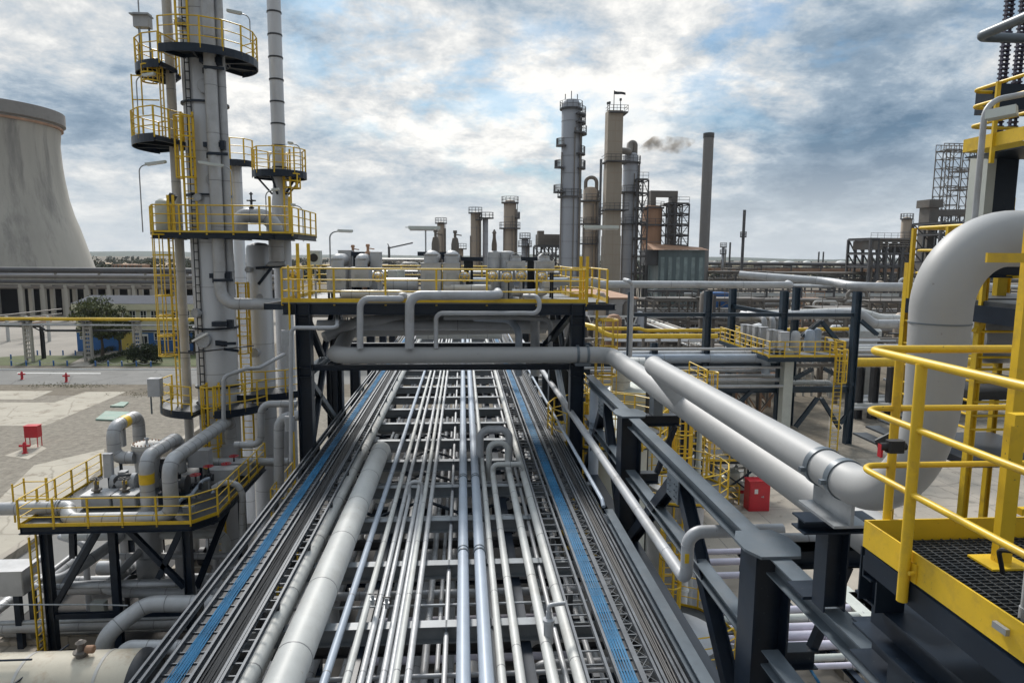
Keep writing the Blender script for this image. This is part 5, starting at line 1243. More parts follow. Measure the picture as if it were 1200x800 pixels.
# yellow gas pipe on lattice posts
Yg = 93.; zg = ZY(374, Yg)
pipe([(XY(-60,Yg),Yg,zg),(XY(240,Yg),Yg,zg-.1)], .22, yellow, 'long straight yellow gas pipe crossing in front of the blue and yellow building', group='yellow gas pipes')
pipe([(XY(-60,Yg),Yg-.5,ZY(380,Yg)),(XY(240,Yg),Yg-.5,ZY(381,Yg))], .12, clad, 'thin grey pipe just below the long yellow gas pipe at the left')
pipe([(XY(-60,Yg),Yg+.5,ZY(381,Yg)),(XY(38,Yg),Yg+.5,ZY(383,Yg)),(XY(44,Yg),Yg+.5,ZY(387.5,Yg)),(XY(240,Yg),Yg+.5,ZY(388,Yg))], .16, darkst, 'dark pipe stepping down below the long yellow gas pipe', bend=.5)
for i, px in enumerate((25,96,155)):
    x = XY(px, Yg)
    t = thing('pipe_post', 'ladder-like concrete post under the yellow gas pipe, '+('leftmost','middle','rightmost')[i]+' of the three', 'post', (x,Yg,0), 'lattice posts under the gas pipe')
    f = MB().cbox((x-.42,Yg,0),.26,.4,zg-.35).build('leg', concrete, t, smooth=False); copies(f, [(x-.42,Yg,0),(x+.42,Yg,0)], t)
    rg = MB()
    rg.box(x-.03,x+.03,Yg-.05,Yg+.05,.4,5.0)
    for k in range(9): rg.box(x-.29,x+.29,Yg-.15,Yg+.15,.5+.55*k,.72+.55*k)
    rg.build('lattice', concrete, t, smooth=False); MB().box(x-.7,x+.7,Yg-.7,Yg+.7,zg-.35,zg-.22).build('head', darkst, t, smooth=False)
x = XY(42, Yg+3); t = thing('steel_post', 'slim dark post right of the leftmost lattice post', 'post', (x,Yg+3,0)); MB().ibeam((x,Yg+3,0),(x,Yg+3,zg-1.2),.4,.4,.05,(1,0,0)).build('post', darkst, t, smooth=False); MB().bar((x-1.2,Yg+3,zg-1.3),(x+.3,Yg+3,zg-2.1),.2).build('bracket', darkst, t, smooth=False)
# pale railings and parapet by the road beyond
for i, (pa, pb, py) in enumerate((((-20,372),(72,362),0),((-20,378),(60,371),0))):
    A, B = at(*pa, Y=112), at(*pb, Y=126)
    solo(MB().path([A, B], .11, 8).path([A-Vector((0,0,.8)), B-Vector((0,0,.8))], .09, 8), 'far_pipe', (oldpipe, rust)[i], ('upper','lower')[i]+' pair of slanting small pipes beyond the lawn at the left', 'pipe')
for i, px in enumerate((10, 33, 58)):
    q = at(px, 400, Z=0); t = thing('pipe_post', 'short pale post beyond the lawn below the slanting pipes', 'post', q, 'short posts beyond the lawn'); MB().cbox(q,.35,.35,ZY(371,q.y)).build('post', cladw, t, smooth=False)
# two-storey building
Yh = 103.; h0x, h1x = XY(83,Yh), XY(262,Yh); xs_ = XY(138,Yh)
zb1 = ZY(388,Yh); ztop = ZY(357,Yh)
bd = thing('office_building', 'two-storey building, cream above and blue with a yellow shutter below, beyond the road', 'building', ((h0x+h1x)/2,Yh+5,0))
MB().box(h0x,h1x,Yh,Yh+11,0,zb1).build('lower_wall', blueb, bd, smooth=False)
MB().box(h0x,h1x,Yh+.05,Yh+10.95,zb1,ztop).build('upper_wall', creamb, bd, smooth=False)
MB().box(h0x-.3,h1x+.3,Yh-.35,Yh-.003,ztop-.9,ztop).box(h0x,h1x,Yh-.12,Yh-.002,zb1-.15,zb1+.4).build('fascia', creamb, bd, smooth=False)
zr_ = ZY(346,Yh+8)
MB().add([(h0x-.4,Yh-.4,ztop+.02),(h1x+.4,Yh-.4,ztop+.02),(h1x+.4,Yh+5.5,ztop+.9),(h0x-.4,Yh+5.5,ztop+.9),(h1x+.4,Yh+11.4,ztop+.02),(h0x-.4,Yh+11.4,ztop+.02)], [(0,1,2,3),(3,2,4,5),(0,3,5),(1,4,2),(0,5,4,1)]).build('roof', roofm, bd, smooth=False)
def win(px0, px1, py0, py1, muntin=1, name='window'):
    x0, x1, z0, z1 = XY(px0,Yh), XY(px1,Yh), ZY(py1,Yh), ZY(py0,Yh)
    w = MB(); fw_ = .09
    w.box(x0,x1,Yh-.06,Yh+.04,z1-fw_,z1).box(x0,x1,Yh-.06,Yh+.04,z0,z0+fw_).box(x0,x0+fw_,Yh-.06,Yh+.04,z0+fw_,z1-fw_).box(x1-fw_,x1,Yh-.06,Yh+.04,z0+fw_,z1-fw_)
    for k in range(muntin): xm = x0+(x1-x0)*(k+1)/(muntin+1); w.box(xm-.035,xm+.035,Yh-.05,Yh+.03,z0+fw_,z1-fw_)
    w.box(x0+fw_,x1-fw_,Yh-.055,Yh+.03,z0+(z1-z0)*.33-.03,z0+(z1-z0)*.33+.03)
    f = w.build(name, whitep, bd, smooth=False)
    MB().box(x0+.02,x1-.02,Yh-.02,Yh-.008,z0+.02,z1-.02).build('pane', glassd, f, smooth=False)
for a, b in ((139,143.5),(147,155),(160,168),(172.5,180.5),(185,193),(198,206),(211,219)): win(a, b, 364.5, 374)
for a, b in ((87,92),): win(a, b, 389, 397)
win(175, 187, 389.5, 398, 2); win(188, 200, 389.5, 398, 2)
x0, x1 = XY(136,Yh), XY(152,Yh)
sh = MB(); sh.box(x0,x1,Yh-.04,Yh-.004,.1,ZY(389,Yh))
for k in range(14): sh.box(x0+.05+(x1-x0)*k/14, x0+.1+(x1-x0)*k/14, Yh-.06, Yh-.041, .1, ZY(389,Yh))
sh.build('shutter_door', yellb, bd, smooth=False)
x0, x1 = XY(158,Yh), XY(168,Yh)
d = MB().box(x0,x1,Yh-.05,Yh-.004,0,ZY(391,Yh)).build('door', whitep, bd, smooth=False)
MB().box(x0+.12,(x0+x1)/2-.05,Yh-.07,Yh-.052,.3,2.2).box((x0+x1)/2+.05,x1-.12,Yh-.07,Yh-.052,.3,2.2).build('pane', glassd, d, smooth=False)
MB().cbox((XY(147,Yh-1.2),Yh-1.2,0),1.6,.7,.55,bev=.1).build('bench', yellb, thing('yellow_bin', 'small yellow bin by the yellow shutter of the blue building', 'bin', (XY(147,Yh-1.2),Yh-1.2,0)))
# trees, shrub, hedges
def leaves(mb, c, R, n, size, rng, flat=1.0):
    for _ in range(n):
        while True:
            v = Vector((rng.uniform(-1,1), rng.uniform(-1,1), rng.uniform(-1,1)))
            if v.length < 1: break
        v = v*(.55+.45*rng.random())
        p = Vector(c)+Vector((v.x*R[0], v.y*R[1], v.z*R[2]))
        a = Vector((rng.gauss(0,1), rng.gauss(0,1), rng.gauss(0,1)*flat)).normalized(); b = a.orthogonal().normalized(); s_ = size*rng.uniform(.6,1.3)
        b = Matrix.Rotation(rng.uniform(0,PI), 3, a) @ b; cc = a.cross(b)
        mb.add([p-b*s_*.5, p+cc*s_*.32, p+b*s_*.5, p-cc*s_*.32], [(0,1,2,3)])
def tree(x, y, H, R, label, seed, m=leafm, clumps=26, leaf=.42, per=60, trunk=.18, base=.28, group=None):
    rng = random.Random(seed)
    t = thing('tree', label, 'tree', (x,y,0), group)
    tm = MB(); tops = []
    tm.path([(x,y,0),(x+.1,y,H*.2),(x-.05,y+.05,H*.45)], trunk, 8, True, [trunk*1.2,trunk,trunk*.7])
    cr = MB()
    for k in range(clumps):
        a = rng.uniform(0, 2*PI); rr = R*math.sqrt(rng.random())*.85; zz_ = H*(base+.1)+(H*(1-base-.12))*rng.random()
        sc = math.sin(PI*min(1,max(.12,(zz_-H*base)/(H*(1-base)))))**.5
        c = Vector((x+rr*sc*math.cos(a), y+rr*sc*math.sin(a), zz_))
        q = R*rng.uniform(.22,.42); leaves(cr, c, (q,q,q*.75), per, leaf, rng)
        if k % 3 == 0: tm.path([(x,y,H*.3),Vector((x,y,H*.35))*.5+c*.5,c], .05, 5, True, [trunk*.55,.06,.02])
    tm.build('trunk', barkm, t); cr.build('crown', m, t, smooth=False); return t
tree(XY(112,97), 97, ZY(351,97,112), 4.0, 'bushy green tree with two stems before the blue building', 11, clumps=46, per=90, leaf=.34)
tree(XY(133,99), 99, ZY(360,99,133), 2.6, 'smaller green tree beside the bushy one before the blue building', 12, clumps=26, per=90, leaf=.34)
tree(XY(222,101), 101, ZY(376,101,222), 2.6, 'dark green tree half hidden behind the ladder of the tall column', 14, leafd, clumps=22, per=70, leaf=.34)
g = at(170, 425, Z=0); rng = random.Random(5)
sb_ = MB()
for k in range(26): leaves(sb_, (g.x+rng.uniform(-2.1,2.1), g.y+rng.uniform(-.6,.9), rng.uniform(.5,2.1)), (1.0,.9,.75), 130, .28, rng)
t = thing('shrub', 'big round dark shrub on the lawn right of the footpath', 'shrub', g); sb_.build('crown', leafd, t, smooth=False); MB().cyl(g, g+Vector((0,0,1.2)), .1).build('trunk', barkm, t)
for i, (a, b, w, h) in enumerate((((101,419),(134,411),.8,.9),((107,427),(152,414),.7,.8),((152,414),(190,412),.8,1.0))):
    A, B = at(*a, Z=0), at(*b, Z=0); hm = MB(); L_ = (B-A).length; n = int(L_*2.2)
    for k in range(n): leaves(hm, A+(B-A)*(k/n)+Vector((0,0,h*.5)), (.5,w*.6,h*.55), 70, .2, rng)
    solo(hm, 'hedge', leafd, ('low dark hedge left of the footpath','low dark hedge right of the footpath','low dark hedge behind the big round shrub')[i], 'hedge')
# bollards and chains
bp = [(13.5,428.5),(31,428.5),(47,428.5),(63,428.5),(79,428.5),(112,428.8),(127,428.8),(143,429),(160,429),(177,429.4)]
bq = [(44,416),(59,416),(74,416),(88.5,416),(104.5,416),(13,421)]
t0 = None
for i, (px, py) in enumerate(bp+bq):
    g = at(px, py, Z=0)
    if t0 is None:
        t0 = thing('bollard', 'short blue bollard along the edge of the lawn', 'bollard', g, 'blue bollards round the lawn')
        MB().cyl(g, g+Vector((0,0,.62)), .09, seg=10).build('post', blueb, t0); MB().lathe(g+Vector((0,0,.62)), [(.11,0),(.1,.05),(.01,.08)], 10).build('cap', blueb, t0)
    else: dup(t0, g)
chn = 0
for grp in (bp[:5], bp[5:]):
    for a, b in zip(grp, grp[1:]):
        A, B = at(*a, Z=0), at(*b, Z=0)
        solo(MB().path([A+(B-A)*(k/8)+Vector((0,0,.55-.25*math.sin(PI*k/8))) for k in range(9)], .03, 5), 'chain', tan_p, 'sagging chain hung between two blue bollards by the road', 'chain', 'chains between the bollards')
# hydrants
def hydrant(g, label, H=.95):
    t = thing('fire_hydrant', label, 'fire hydrant', g, 'red hydrants in the yard')
    MB().lathe(g, [(.2,0),(.2,.06),(.13,.1),(.13,H*.6),(.17,H*.62),(.17,H*.7),(.13,H*.72),(.12,H*.88),(.06,H*.97),(.04,H)], 12).build('body', red, t)
    f = MB().cyl(g+Vector((.1,0,H*.66)), g+Vector((.36,0,H*.66)), .09, seg=10).cyl(g+Vector((-.1,0,H*.66)), g+Vector((-.36,0,H*.66)), .09, seg=10).build('outlets', red, t)
    return t
hydrant(at(26,444.5,Z=0), 'red fire hydrant by the roadside at the far left')
hydrant(at(78,447.5,Z=0), 'red fire hydrant with two outlets nearest the road, right one', 1.05)
hydrant(at(29.5,531,Z=0), 'red fire hydrant beside the red hose cabinet on legs', .85)
g = at(40, 523, Z=0)
t = thing('hose_cabinet', 'small red hose cabinet standing on four thin legs in the yard', 'hose cabinet', g)
MB().cbox(g+Vector((0,0,.75)), .95, .6, .85, bev=.02).cbox(g+Vector((0,0,1.6)), 1.0, .66, .04).build('box', red, t)
f = MB().bar(g+Vector((-.42,-.25,0)), g+Vector((-.42,-.25,.75)), .05).build('leg', red, t); copies(f, [(-.42,-.25,0),(.42,-.25,0),(-.42,.25,0),(.42,.25,0)], t)
for i, (pts) in enumerate(([(129,477),(142,472),(151,472.5),(145,477.3)],[(112,492.5),(124,483),(152,484),(147,494)])):
    P_ = [at(*p, Z=0) for p in pts]; mb = MB(); mb.prism([(p.x,p.y) for p in P_][::-1], .01, .14)
    solo(mb, 'manhole_cover', greenm, ('smaller, farther','larger, nearer')[i]+' worn green hatch cover lying in the gravel yard', 'hatch cover')
gs = MB(); rng = random.Random(9)
for (px, py, n, R) in ((95,452,260,1.6),(60,451,160,1.4),(175,461,220,1.6)):
    c = at(px, py, Z=0)
    for k in range(n):
        p = c+Vector((rng.gauss(0,R), rng.gauss(0,R*.5), 0)); h = rng.uniform(.04,.11); a = rng.uniform(0,PI)
        gs.add([p+Vector((math.cos(a)*.06,math.sin(a)*.06,0)), p-Vector((math.cos(a)*.06,math.sin(a)*.06,0)), p+Vector((rng.uniform(-.06,.06),rng.uniform(-.06,.06),h))], [(0,1,2)])
structure(gs, 'grass', mat('dry_grass',(.20,.19,.11),0,.9,.3,2), 'stuff', False)
# ================================================================ the refinery in the distance
def zf(py, Y, px=600): return ZY(py, Y, px)
def far_tower(px0, px1, py, Y, label, m=fartow, rings=(), rail_top=True, name='process_column', cat='process column', z0=0, taper=1.0, group=None, seg=22, pipes=True, dome=True):
    x0, x1 = XY(px0,Y), XY(px1,Y); xc = (x0+x1)/2; r = (x1-x0)/2; zt = zf(py,Y,px0)
    t = thing(name, label, cat, (xc,Y,z0), group)
    mb = MB(); mb.lathe((xc,Y,z0), [(r/taper,0),(r,zt-z0)]+([(r*.7,zt-z0+r*.4),(.01,zt-z0+r*.55)] if dome else [(r*.85,zt-z0),(r*.85,zt-z0-1)]), seg)
    n = max(3, int((zt-z0)/2.6))
    for k in range(1, n): mb.band((xc,Y,z0+(zt-z0)*k/n),(0,0,1),r*(1+(1/taper-1)*(1-k/n))+.03,.08,seg)
    mb.build('shell', m, t, joint=jointm)
    for i, (pyr, w, a0, a1) in enumerate(rings):
        z = zf(pyr,Y,px0); ro = r+w
        MB().sector((xc,Y), r*.98, ro, math.radians(a0), math.radians(a1), z-.25, z, 14).build('platform', darkplant, t, smooth=False)
        rl = MB(); n2 = 12
        for h in (.55,1.1): rl.arc((xc,Y,z+h), ro-.06, .04, math.radians(a0), math.radians(a1), 16, 4)
        for k in range(n2+1):
            a = math.radians(a0+(a1-a0)*k/n2); rl.bar((xc+(ro-.06)*math.cos(a),Y+(ro-.06)*math.sin(a),z),(xc+(ro-.06)*math.cos(a),Y+(ro-.06)*math.sin(a),z+1.1),.07)
        rl.build('railing', darkplant, t, smooth=False)
    if pipes:
        mb = MB()
        for (a, rr, top) in ((-35,.16,.95),(-150,.12,.8),(-75,.09,.9)):
            a = math.radians(a); mb.path([(xc+(r+rr+.1)*math.cos(a),Y+(r+rr+.1)*math.sin(a),z0),(xc+(r+rr+.1)*math.cos(a),Y+(r+rr+.1)*math.sin(a),z0+(zt-z0)*top)], rr, 6)
        mb.build('riser_pipes', oldpipe, t)
        lm = MB(); a = math.radians(-15); X_, Y_ = xc+(r+.25)*math.cos(a), Y+(r+.25)*math.sin(a)
        for s in (-.25,.25): lm.bar((X_,Y_+s,z0),(X_,Y_+s,zt),.09)
        z = z0
        while z < zt: lm.bar((X_,Y_-.25,z),(X_,Y_+.25,z),.07); z += .9
        lm.build('ladder', darkplant, t, smooth=False)
    return t, xc, r, zt
def lattice_frame(x0, x1, y0, y1, zs, label, m=darkplant, nx=2, ny=1, w=.3, floors=True, brace=True, name='steel_structure', cat='steel structure', group=None, rails=True):
    t = thing(name, label, cat, ((x0+x1)/2,(y0+y1)/2,zs[0]), group)
    cols = [(x0+(x1-x0)*i/nx, y0+(y1-y0)*j/ny) for i in range(nx+1) for j in range(ny+1)]
    f = MB().bar((cols[0][0],cols[0][1],zs[0]),(cols[0][0],cols[0][1],zs[-1]),w,w,(0,1,0)).build('post', m, t, smooth=False)
    copies(f, [(x,y,0) for x,y in cols], t)
    b = MB(); d = b
    for k, z in enumerate(zs[1:]):
        for j in range(ny+1): b.bar((x0,y0+(y1-y0)*j/ny,z-.01*j),(x1,y0+(y1-y0)*j/ny,z-.01*j),w*.8,w)
        for i in range(nx+1): b.bar((x0+(x1-x0)*i/nx,y0,z-.15),(x0+(x1-x0)*i/nx,y1,z-.15),w*.7,w*.8)
        zl = zs[k]
        if brace:
            for i in range(nx):
                xa, xb = x0+(x1-x0)*i/nx, x0+(x1-x0)*(i+1)/nx
                if (i+k) % 2 == 0: d.bar((xa,y0-.02,zl),(xb,y0-.02,z),w*.5,w*.5)
                else: d.bar((xb,y0-.02,zl),(xa,y0-.02,z),w*.5,w*.5)
                d.bar((xb,y1,zl),(xa,y1,z),w*.5,w*.5)
        if floors and k < len(zs)-1:
            b.box(x0,x1,y0+.1,y1-.1,z+.2,z+.26)
            if rails:
                for h in (.6,1.15): d.bar((x0,y0,z+.2+h),(x1,y0,z+.2+h),.07)
                n = max(2,int((x1-x0)/1.5))
                for i in range(n+1): d.bar((x0+(x1-x0)*i/n,y0,z+.2),(x0+(x1-x0)*i/n,y0,z+1.35),.06)
    b.build('beam_grid', m, t, smooth=False)
    return t
# --- tall column right of the portal, with rings near its top
Y = 115.
tA, xA, rA, zA_ = far_tower(655.5, 677, 122, Y, 'tall pale grey column with several dark platforms near its top, right of the portal', fartow,
    [(127,.35,-180,180),(134,.9,-70,40),(143.5,.9,-70,40),(156,1.1,-80,50),(171,.9,185,235),(180,.9,-60,20),(196.5,1.0,-50,20),(196.5,1.2,190,225),(225,1.2,180,235),(230,.5,-180,180)])
rl = MB()
for k in range(3): rl.cyl((xA-1+k*1.0,Y,zA_),(xA-1+k*1.0,Y,zA_+1.6+.5*(k%2)),.07,seg=6)
rl.build('antenna', darkplant, tA)
# --- shorter columns beside it
tB2, xB2, rB2, zB2 = far_tower(682, 698, 223, 130, 'old brown-grey column with an inverted U pipe, behind the pale tall column', fartan, [(235,.7,-180,180),(262,.7,-180,180),(285,.6,-170,10)])
pipe([(xB2-.9,130,zB2),(xB2-.9,130,zB2+2.4),(xB2+1.2,130,zB2+2.4),(xB2+1.2,130,zB2-2)], .35, oldpipe, 'inverted U pipe on top of the old brown-grey column', bend=1, name='far_pipe')
far_tower(700.3, 703.2, 187, 140, 'very thin dark stack with rungs between two columns', darkplant, [(250,.4,-180,180)], name='vent_stack', cat='stack', pipes=False, seg=10)
# --- square concrete chimney with flag
Y = 125.; x0, x1 = XY(707,Y), XY(724,Y); xc = (x0+x1)/2; zc = zf(131,Y,715); w = (x1-x0)
t = thing('square_chimney', 'tall tan square concrete chimney with a flag on top', 'chimney', (xc,Y,0))
cm_ = MB(); cm_.cbox((xc,Y,0), w*1.12, w*1.12, zc*.45); cm_.cbox((xc,Y,zc*.45), w*1.04, w*1.04, zc*.3); cm_.cbox((xc,Y,zc*.75), w, w, zc*.25)
cm_.build('shaft', tanconc, t, smooth=False)
gz = MB()
for k in range(1, 22): gz.cbox((xc,Y,zc*k/22), w*(1.125 if k < 9.9 else 1.045 if k < 16.5 else 1.005), w*(1.125 if k < 9.9 else 1.045 if k < 16.5 else 1.005), .14)
gz.box(xc-.05,xc+.05,Y-w*.57,Y-w*.5,0,zc*.45).box(xc-.05,xc+.05,Y-w*.53,Y-w*.45,zc*.45,zc*.75).box(xc-.05,xc+.05,Y-w*.51,Y-w*.4,zc*.75,zc)
gz.build('banding', fartan, t, smooth=False)
for pyr, ww in ((190,1.0),(246,1.0),(133,.4)):
    pt = MB(); z = zf(pyr,Y,715); e_ = w/2+ww*.8; cxp, cyp = xc+.4, Y-.3; pt.cbox((cxp, cyp, z-.2), 2*e_, 2*e_, .22)
    for h in (.6,1.1): pt.bar((cxp-e_,cyp-e_,z+h),(cxp+e_,cyp-e_,z+h),.06).bar((cxp-e_,cyp-e_,z+h),(cxp-e_,cyp+e_,z+h),.06).bar((cxp+e_,cyp-e_,z+h),(cxp+e_,cyp+e_,z+h),.06)
    for k in range(6): pt.bar((cxp-e_+2*e_*k/5,cyp-e_,z-.1),(cxp-e_+2*e_*k/5,cyp-e_,z+1.1),.06)
    pt.build('platform', darkplant, t, smooth=False)
am = MB()
for dx in (-1.2,-.9,1.1): am.cyl((xc+dx,Y,zc),(xc+dx,Y,zc+1.8+dx*.3),.07,seg=6); am.cbox((xc+dx,Y,zc+1.6+dx*.3),.35,.35,.4)
am.build('antenna', darkplant, t)
fp = thing('flag', 'small dark flag streaming from a pole on the tan square chimney', 'flag', (xc-.1,Y,zc))
MB().cyl((xc-.1,Y,zc),(xc-.1,Y,zf(106,Y,715)),.07,seg=6).build('pole', darkplant, fp)
fl = MB(); zt_ = zf(106.5,Y,715); nf = 8
for s_ in (0, .012):
    vs = []
    for k in range(nf+1):
        u = k/nf; vs += [(xc-.1+u*2.1, Y+.18*math.sin(u*7)+s_, zt_-.25*u), (xc-.1+u*2.1, Y+.18*math.sin(u*7+.4)+s_, zt_-.25*u-.55*(1-.3*u))]
    fl.add(vs, [(2*k,2*k+2,2*k+3,2*k+1) for k in range(nf)])
fl.build('cloth', darkst, fp)
# --- tower E with the bridging duct
tE, xE, rE, zE = far_tower(727.5, 744.5, 183, 130, 'grey column with a rounded top, joined by a bent duct to the square chimney', fartow, [(190,.5,-180,180),(225,.8,-180,180),(262,.8,-180,180)])
pipe([(xc+w*.3,127.2,zf(177,128,720)),(xE-1.2,128,zf(177,128,720)),(xE-.6,129,zf(177,128,720)),(xE-.2,130,zf(168,130,735)),(xE+.6,130,zf(168,130,735)),(xE+.6,130,zf(186,130,735))], .62, oldpipe, 'bent grey duct between the square chimney and the grey column', bend=1.6, name='far_duct', cat='duct')
lattice_frame(XY(741,129), XY(754,129), 127, 131, [0]+[zf(p,129,748) for p in (320,300,280,262,245,228,212)], 'slim open stair frame hugging the grey column', darkplant, 2, 1, .22)
# smoke from behind that column
sv = bpy.data.materials.new('smoke_vapour'); sv.use_nodes = True; ns, ls = sv.node_tree.nodes, sv.node_tree.links
for n in list(ns):
    if n.type == 'BSDF_PRINCIPLED': ns.remove(n)
pv = ns.new('ShaderNodeVolumePrincipled'); pv.inputs['Color'].default_value = (.36,.29,.22,1); pv.inputs['Anisotropy'].default_value = .2
gp = ns.new('ShaderNodeNewGeometry'); nz = ns.new('ShaderNodeTexNoise'); nz.inputs['Scale'].default_value = .42; nz.inputs['Detail'].default_value = 7; ls.new(gp.outputs['Position'], nz.inputs['Vector'])
mr = ns.new('ShaderNodeMapRange'); mr.inputs['From Min'].default_value = .47; mr.inputs['From Max'].default_value = .74; mr.inputs['To Max'].default_value = 1.3; ls.new(nz.outputs['Fac'], mr.inputs['Value'])
ls.new(mr.outputs[0], pv.inputs['Density']); ls.new(pv.outputs[0], ns['Material Output'].inputs['Volume'])
Y = 134.
pts = [(745,177,.3),(750,174.5,.8),(757,171.5,1.2),(765,168,1.6),(773,167,1.6),(784,168.5,1.7),(794,168,1.7),(804,165,1.2),(814,162,.5)]
solo(MB().path([(XY(a,Y),Y+.4*i,zf(b,Y,a)) for i,(a,b,c) in enumerate(pts)], 1, 14, True, [c for a,b,c in pts]), 'smoke', sv, 'brownish smoke plume drifting right from the grey column', 'smoke')['kind'] = 'stuff'
# --- rusty reactor, rectangular duct and its frame
Y = 140.
tF, xF, rF, zF = far_tower(751.5, 774, 246, Y, 'fat rust-brown reactor vessel on legs', rust, [(263,.5,-180,180),(243,.4,-180,180)], name='reactor_vessel', cat='reactor', z0=zf(302,Y,760), pipes=False)
lg = MB()
for a in (45,135,225,315): lg.bar((xF+rF*.8*math.cos(math.radians(a)),Y+rF*.8*math.sin(math.radians(a)),0),(xF+rF*.8*math.cos(math.radians(a)),Y+rF*.8*math.sin(math.radians(a)),zf(302,Y,760)),.5)
lg.build('legs', darkplant, tF, smooth=False)
dm = MB(); za, zb = zf(224,Y,775), zf(231,Y,775); xa, xb, xd = XY(759,Y), XY(765,Y), XY(783,Y); xe = XY(790,Y)
dm.box(xa,xe,Y-1,Y+1,zb,za).box(xa,xb,Y-1.003,Y+1.003,zf(243,Y,760),zb).box(xd,xe,Y-1.003,Y+1.003,zf(292,Y,785),zb)
solo(dm, 'rectangular_duct', oldst, 'square-cornered grey duct arching from the rusty reactor to the right', 'duct')
lattice_frame(XY(776,Y), XY(800,Y), Y-3, Y+3, [0]+[zf(p,Y,788) for p in (315,300,288,276,264,252,240)], 'dark open frame with many floors right of the rusty reactor', darkplant, 3, 1, .25)
# --- shed
Y = 132.; x0, x1 = XY(772,Y), XY(826,Y); z1 = zf(293,Y,800); zr = zf(288,Y,785)
t = thing('glazed_shed', 'tall grey-green corrugated shed with a brownish roof beneath the plain chimney', 'shed', ((x0+x1)/2,Y,0))
mb = MB(); mb.box(x0,x1,Y,Y+9,0,z1)
for k in range(40): xx = x0+(x1-x0)*k/40; mb.box(xx,xx+.07,Y-.06,Y-.002,0,z1)
mb.build('wall', mat('shed_sheeting',(.16,.21,.22),.1,.5,.25,.4,stain=(.30,.35,.35),stain_amt=.5,stain_scale=.3,streak=True), t, smooth=False)
pn = MB()
for k in range(6):
    for j in range(2): pn.box(x0+.4+(x1-x0)*k/6, x0+(x1-x0)*(k+1)/6-.4, Y-.1,Y-.065, .5+j*z1*.48, z1*.45+j*z1*.46)
pn.build('window', mat('dusty_glass',(.22,.28,.28),.1,.35,.3,.5), t, smooth=False)
MB().add([(x0-1.4,Y-1,z1),(x1+.5,Y-1,z1+.05),(x1+.5,Y+9.5,z1+.1),(x0-1.4,Y+9.5,z1+.1),(x0-1.4,Y+4,zr+.5),(x1+.5,Y+4,zr-.2)], [(0,1,5,4),(4,5,2,3),(0,4,3),(1,2,5),(0,3,2,1)]).build('roof', rust, t, smooth=False)
MB().box(x0-2.2,x0-.01,Y+.5,Y+6,z1-3.0,z1-.02).build('side_bay', darkplant, t, smooth=False)
# --- plain chimney
Y = 150.
t, xI, rI, zI = far_tower(818.8, 830.2, 156, Y, 'plain tall grey chimney standing behind the corrugated shed', stackm, [], name='chimney', cat='chimney', pipes=False, dome=False, taper=.98)
MB().band((xI,Y,zI-.5),(0,0,1),rI+.08,1.0,22).build('cap_ring', darkplant, t)
# --- thin stacks farther right
far_tower(868.2, 871.6, 246, 160, 'thin black flare stack right of the shed', darkplant, [(277,.4,-180,180)], name='vent_stack', cat='stack', pipes=False, dome=False, seg=10)
far_tower(854, 856.2, 284, 200, 'short thin dark stack left of the black flare stack', darkplant, [], name='vent_stack', cat='stack', pipes=False, dome=False, seg=8)
far_tower(845.5, 849, 290, 190, 'short latticed grey column left of the short dark stack', fartow, [(289,.5,-180,180),(297,.5,-180,180)], pipes=True, seg=10)
for px, nm in ((959.5,'left'),(964.8,'right')): far_tower(px-.9, px+.9, 295, 330, 'distant slim stack on the skyline, '+nm+' one of a close pair', darkplant, [], name='vent_stack', cat='stack', pipes=False, dome=False, seg=8, group='distant twin stacks')
# --- columns left of centre, above the valve deck
tK, xK, rK, zK = far_tower(551.5, 562.5, 251, 150, 'brown-grey column sharing a top platform with a thinner one, behind the valve deck', fartan, [(249,.5,-180,180),(257,.5,-90,90)])
tk2, xk2, rk2, zk2 = far_tower(565.5, 572, 256, 150.5, 'thinner pale column at the right of the brown-grey one behind the valve deck', fartow, [(255,1.2,-180,180)], pipes=False)
far_tower(590, 604.5, 238, 140, 'thick brown-grey column with a railed top behind the round-topped drums', fartan, [(237,.5,-180,180),(267,.9,-180,180),(255,.8,-40,60)])
far_tower(512.5, 521.5, 262, 160, 'brown-grey column behind the middle lagged boxes of the valve deck', fartan, [(261,.5,-180,180)])
far_tower(537, 543, 292, 160, 'short dark column with a railed top behind the middle valve boxes', fartan, [(291,.8,-180,180)], pipes=False)
far_tower(611, 619, 280, 150, 'short knobbly grey column right of the thick brown-grey one', fartow, [(279,.5,-180,180),(288,.8,-180,180)])
Y = 140.; x0, x1 = XY(629,Y), XY(656,Y)
t = lattice_frame(x0, x1, Y, Y+6, [0, zf(313,Y), zf(300,Y), zf(288,Y)], 'dark elevated steel building with grey cladding left of the tall pale column', darkplant, 3, 1, .35)
MB().box(x0+.3,x1+.4,Y+.4,Y+5.6,zf(287,Y),zf(274,Y)).box(x0+.3,x0+1.5,Y+.4,Y+3,zf(274,Y),zf(270,Y)).build('cladding', oldst, t, smooth=False)
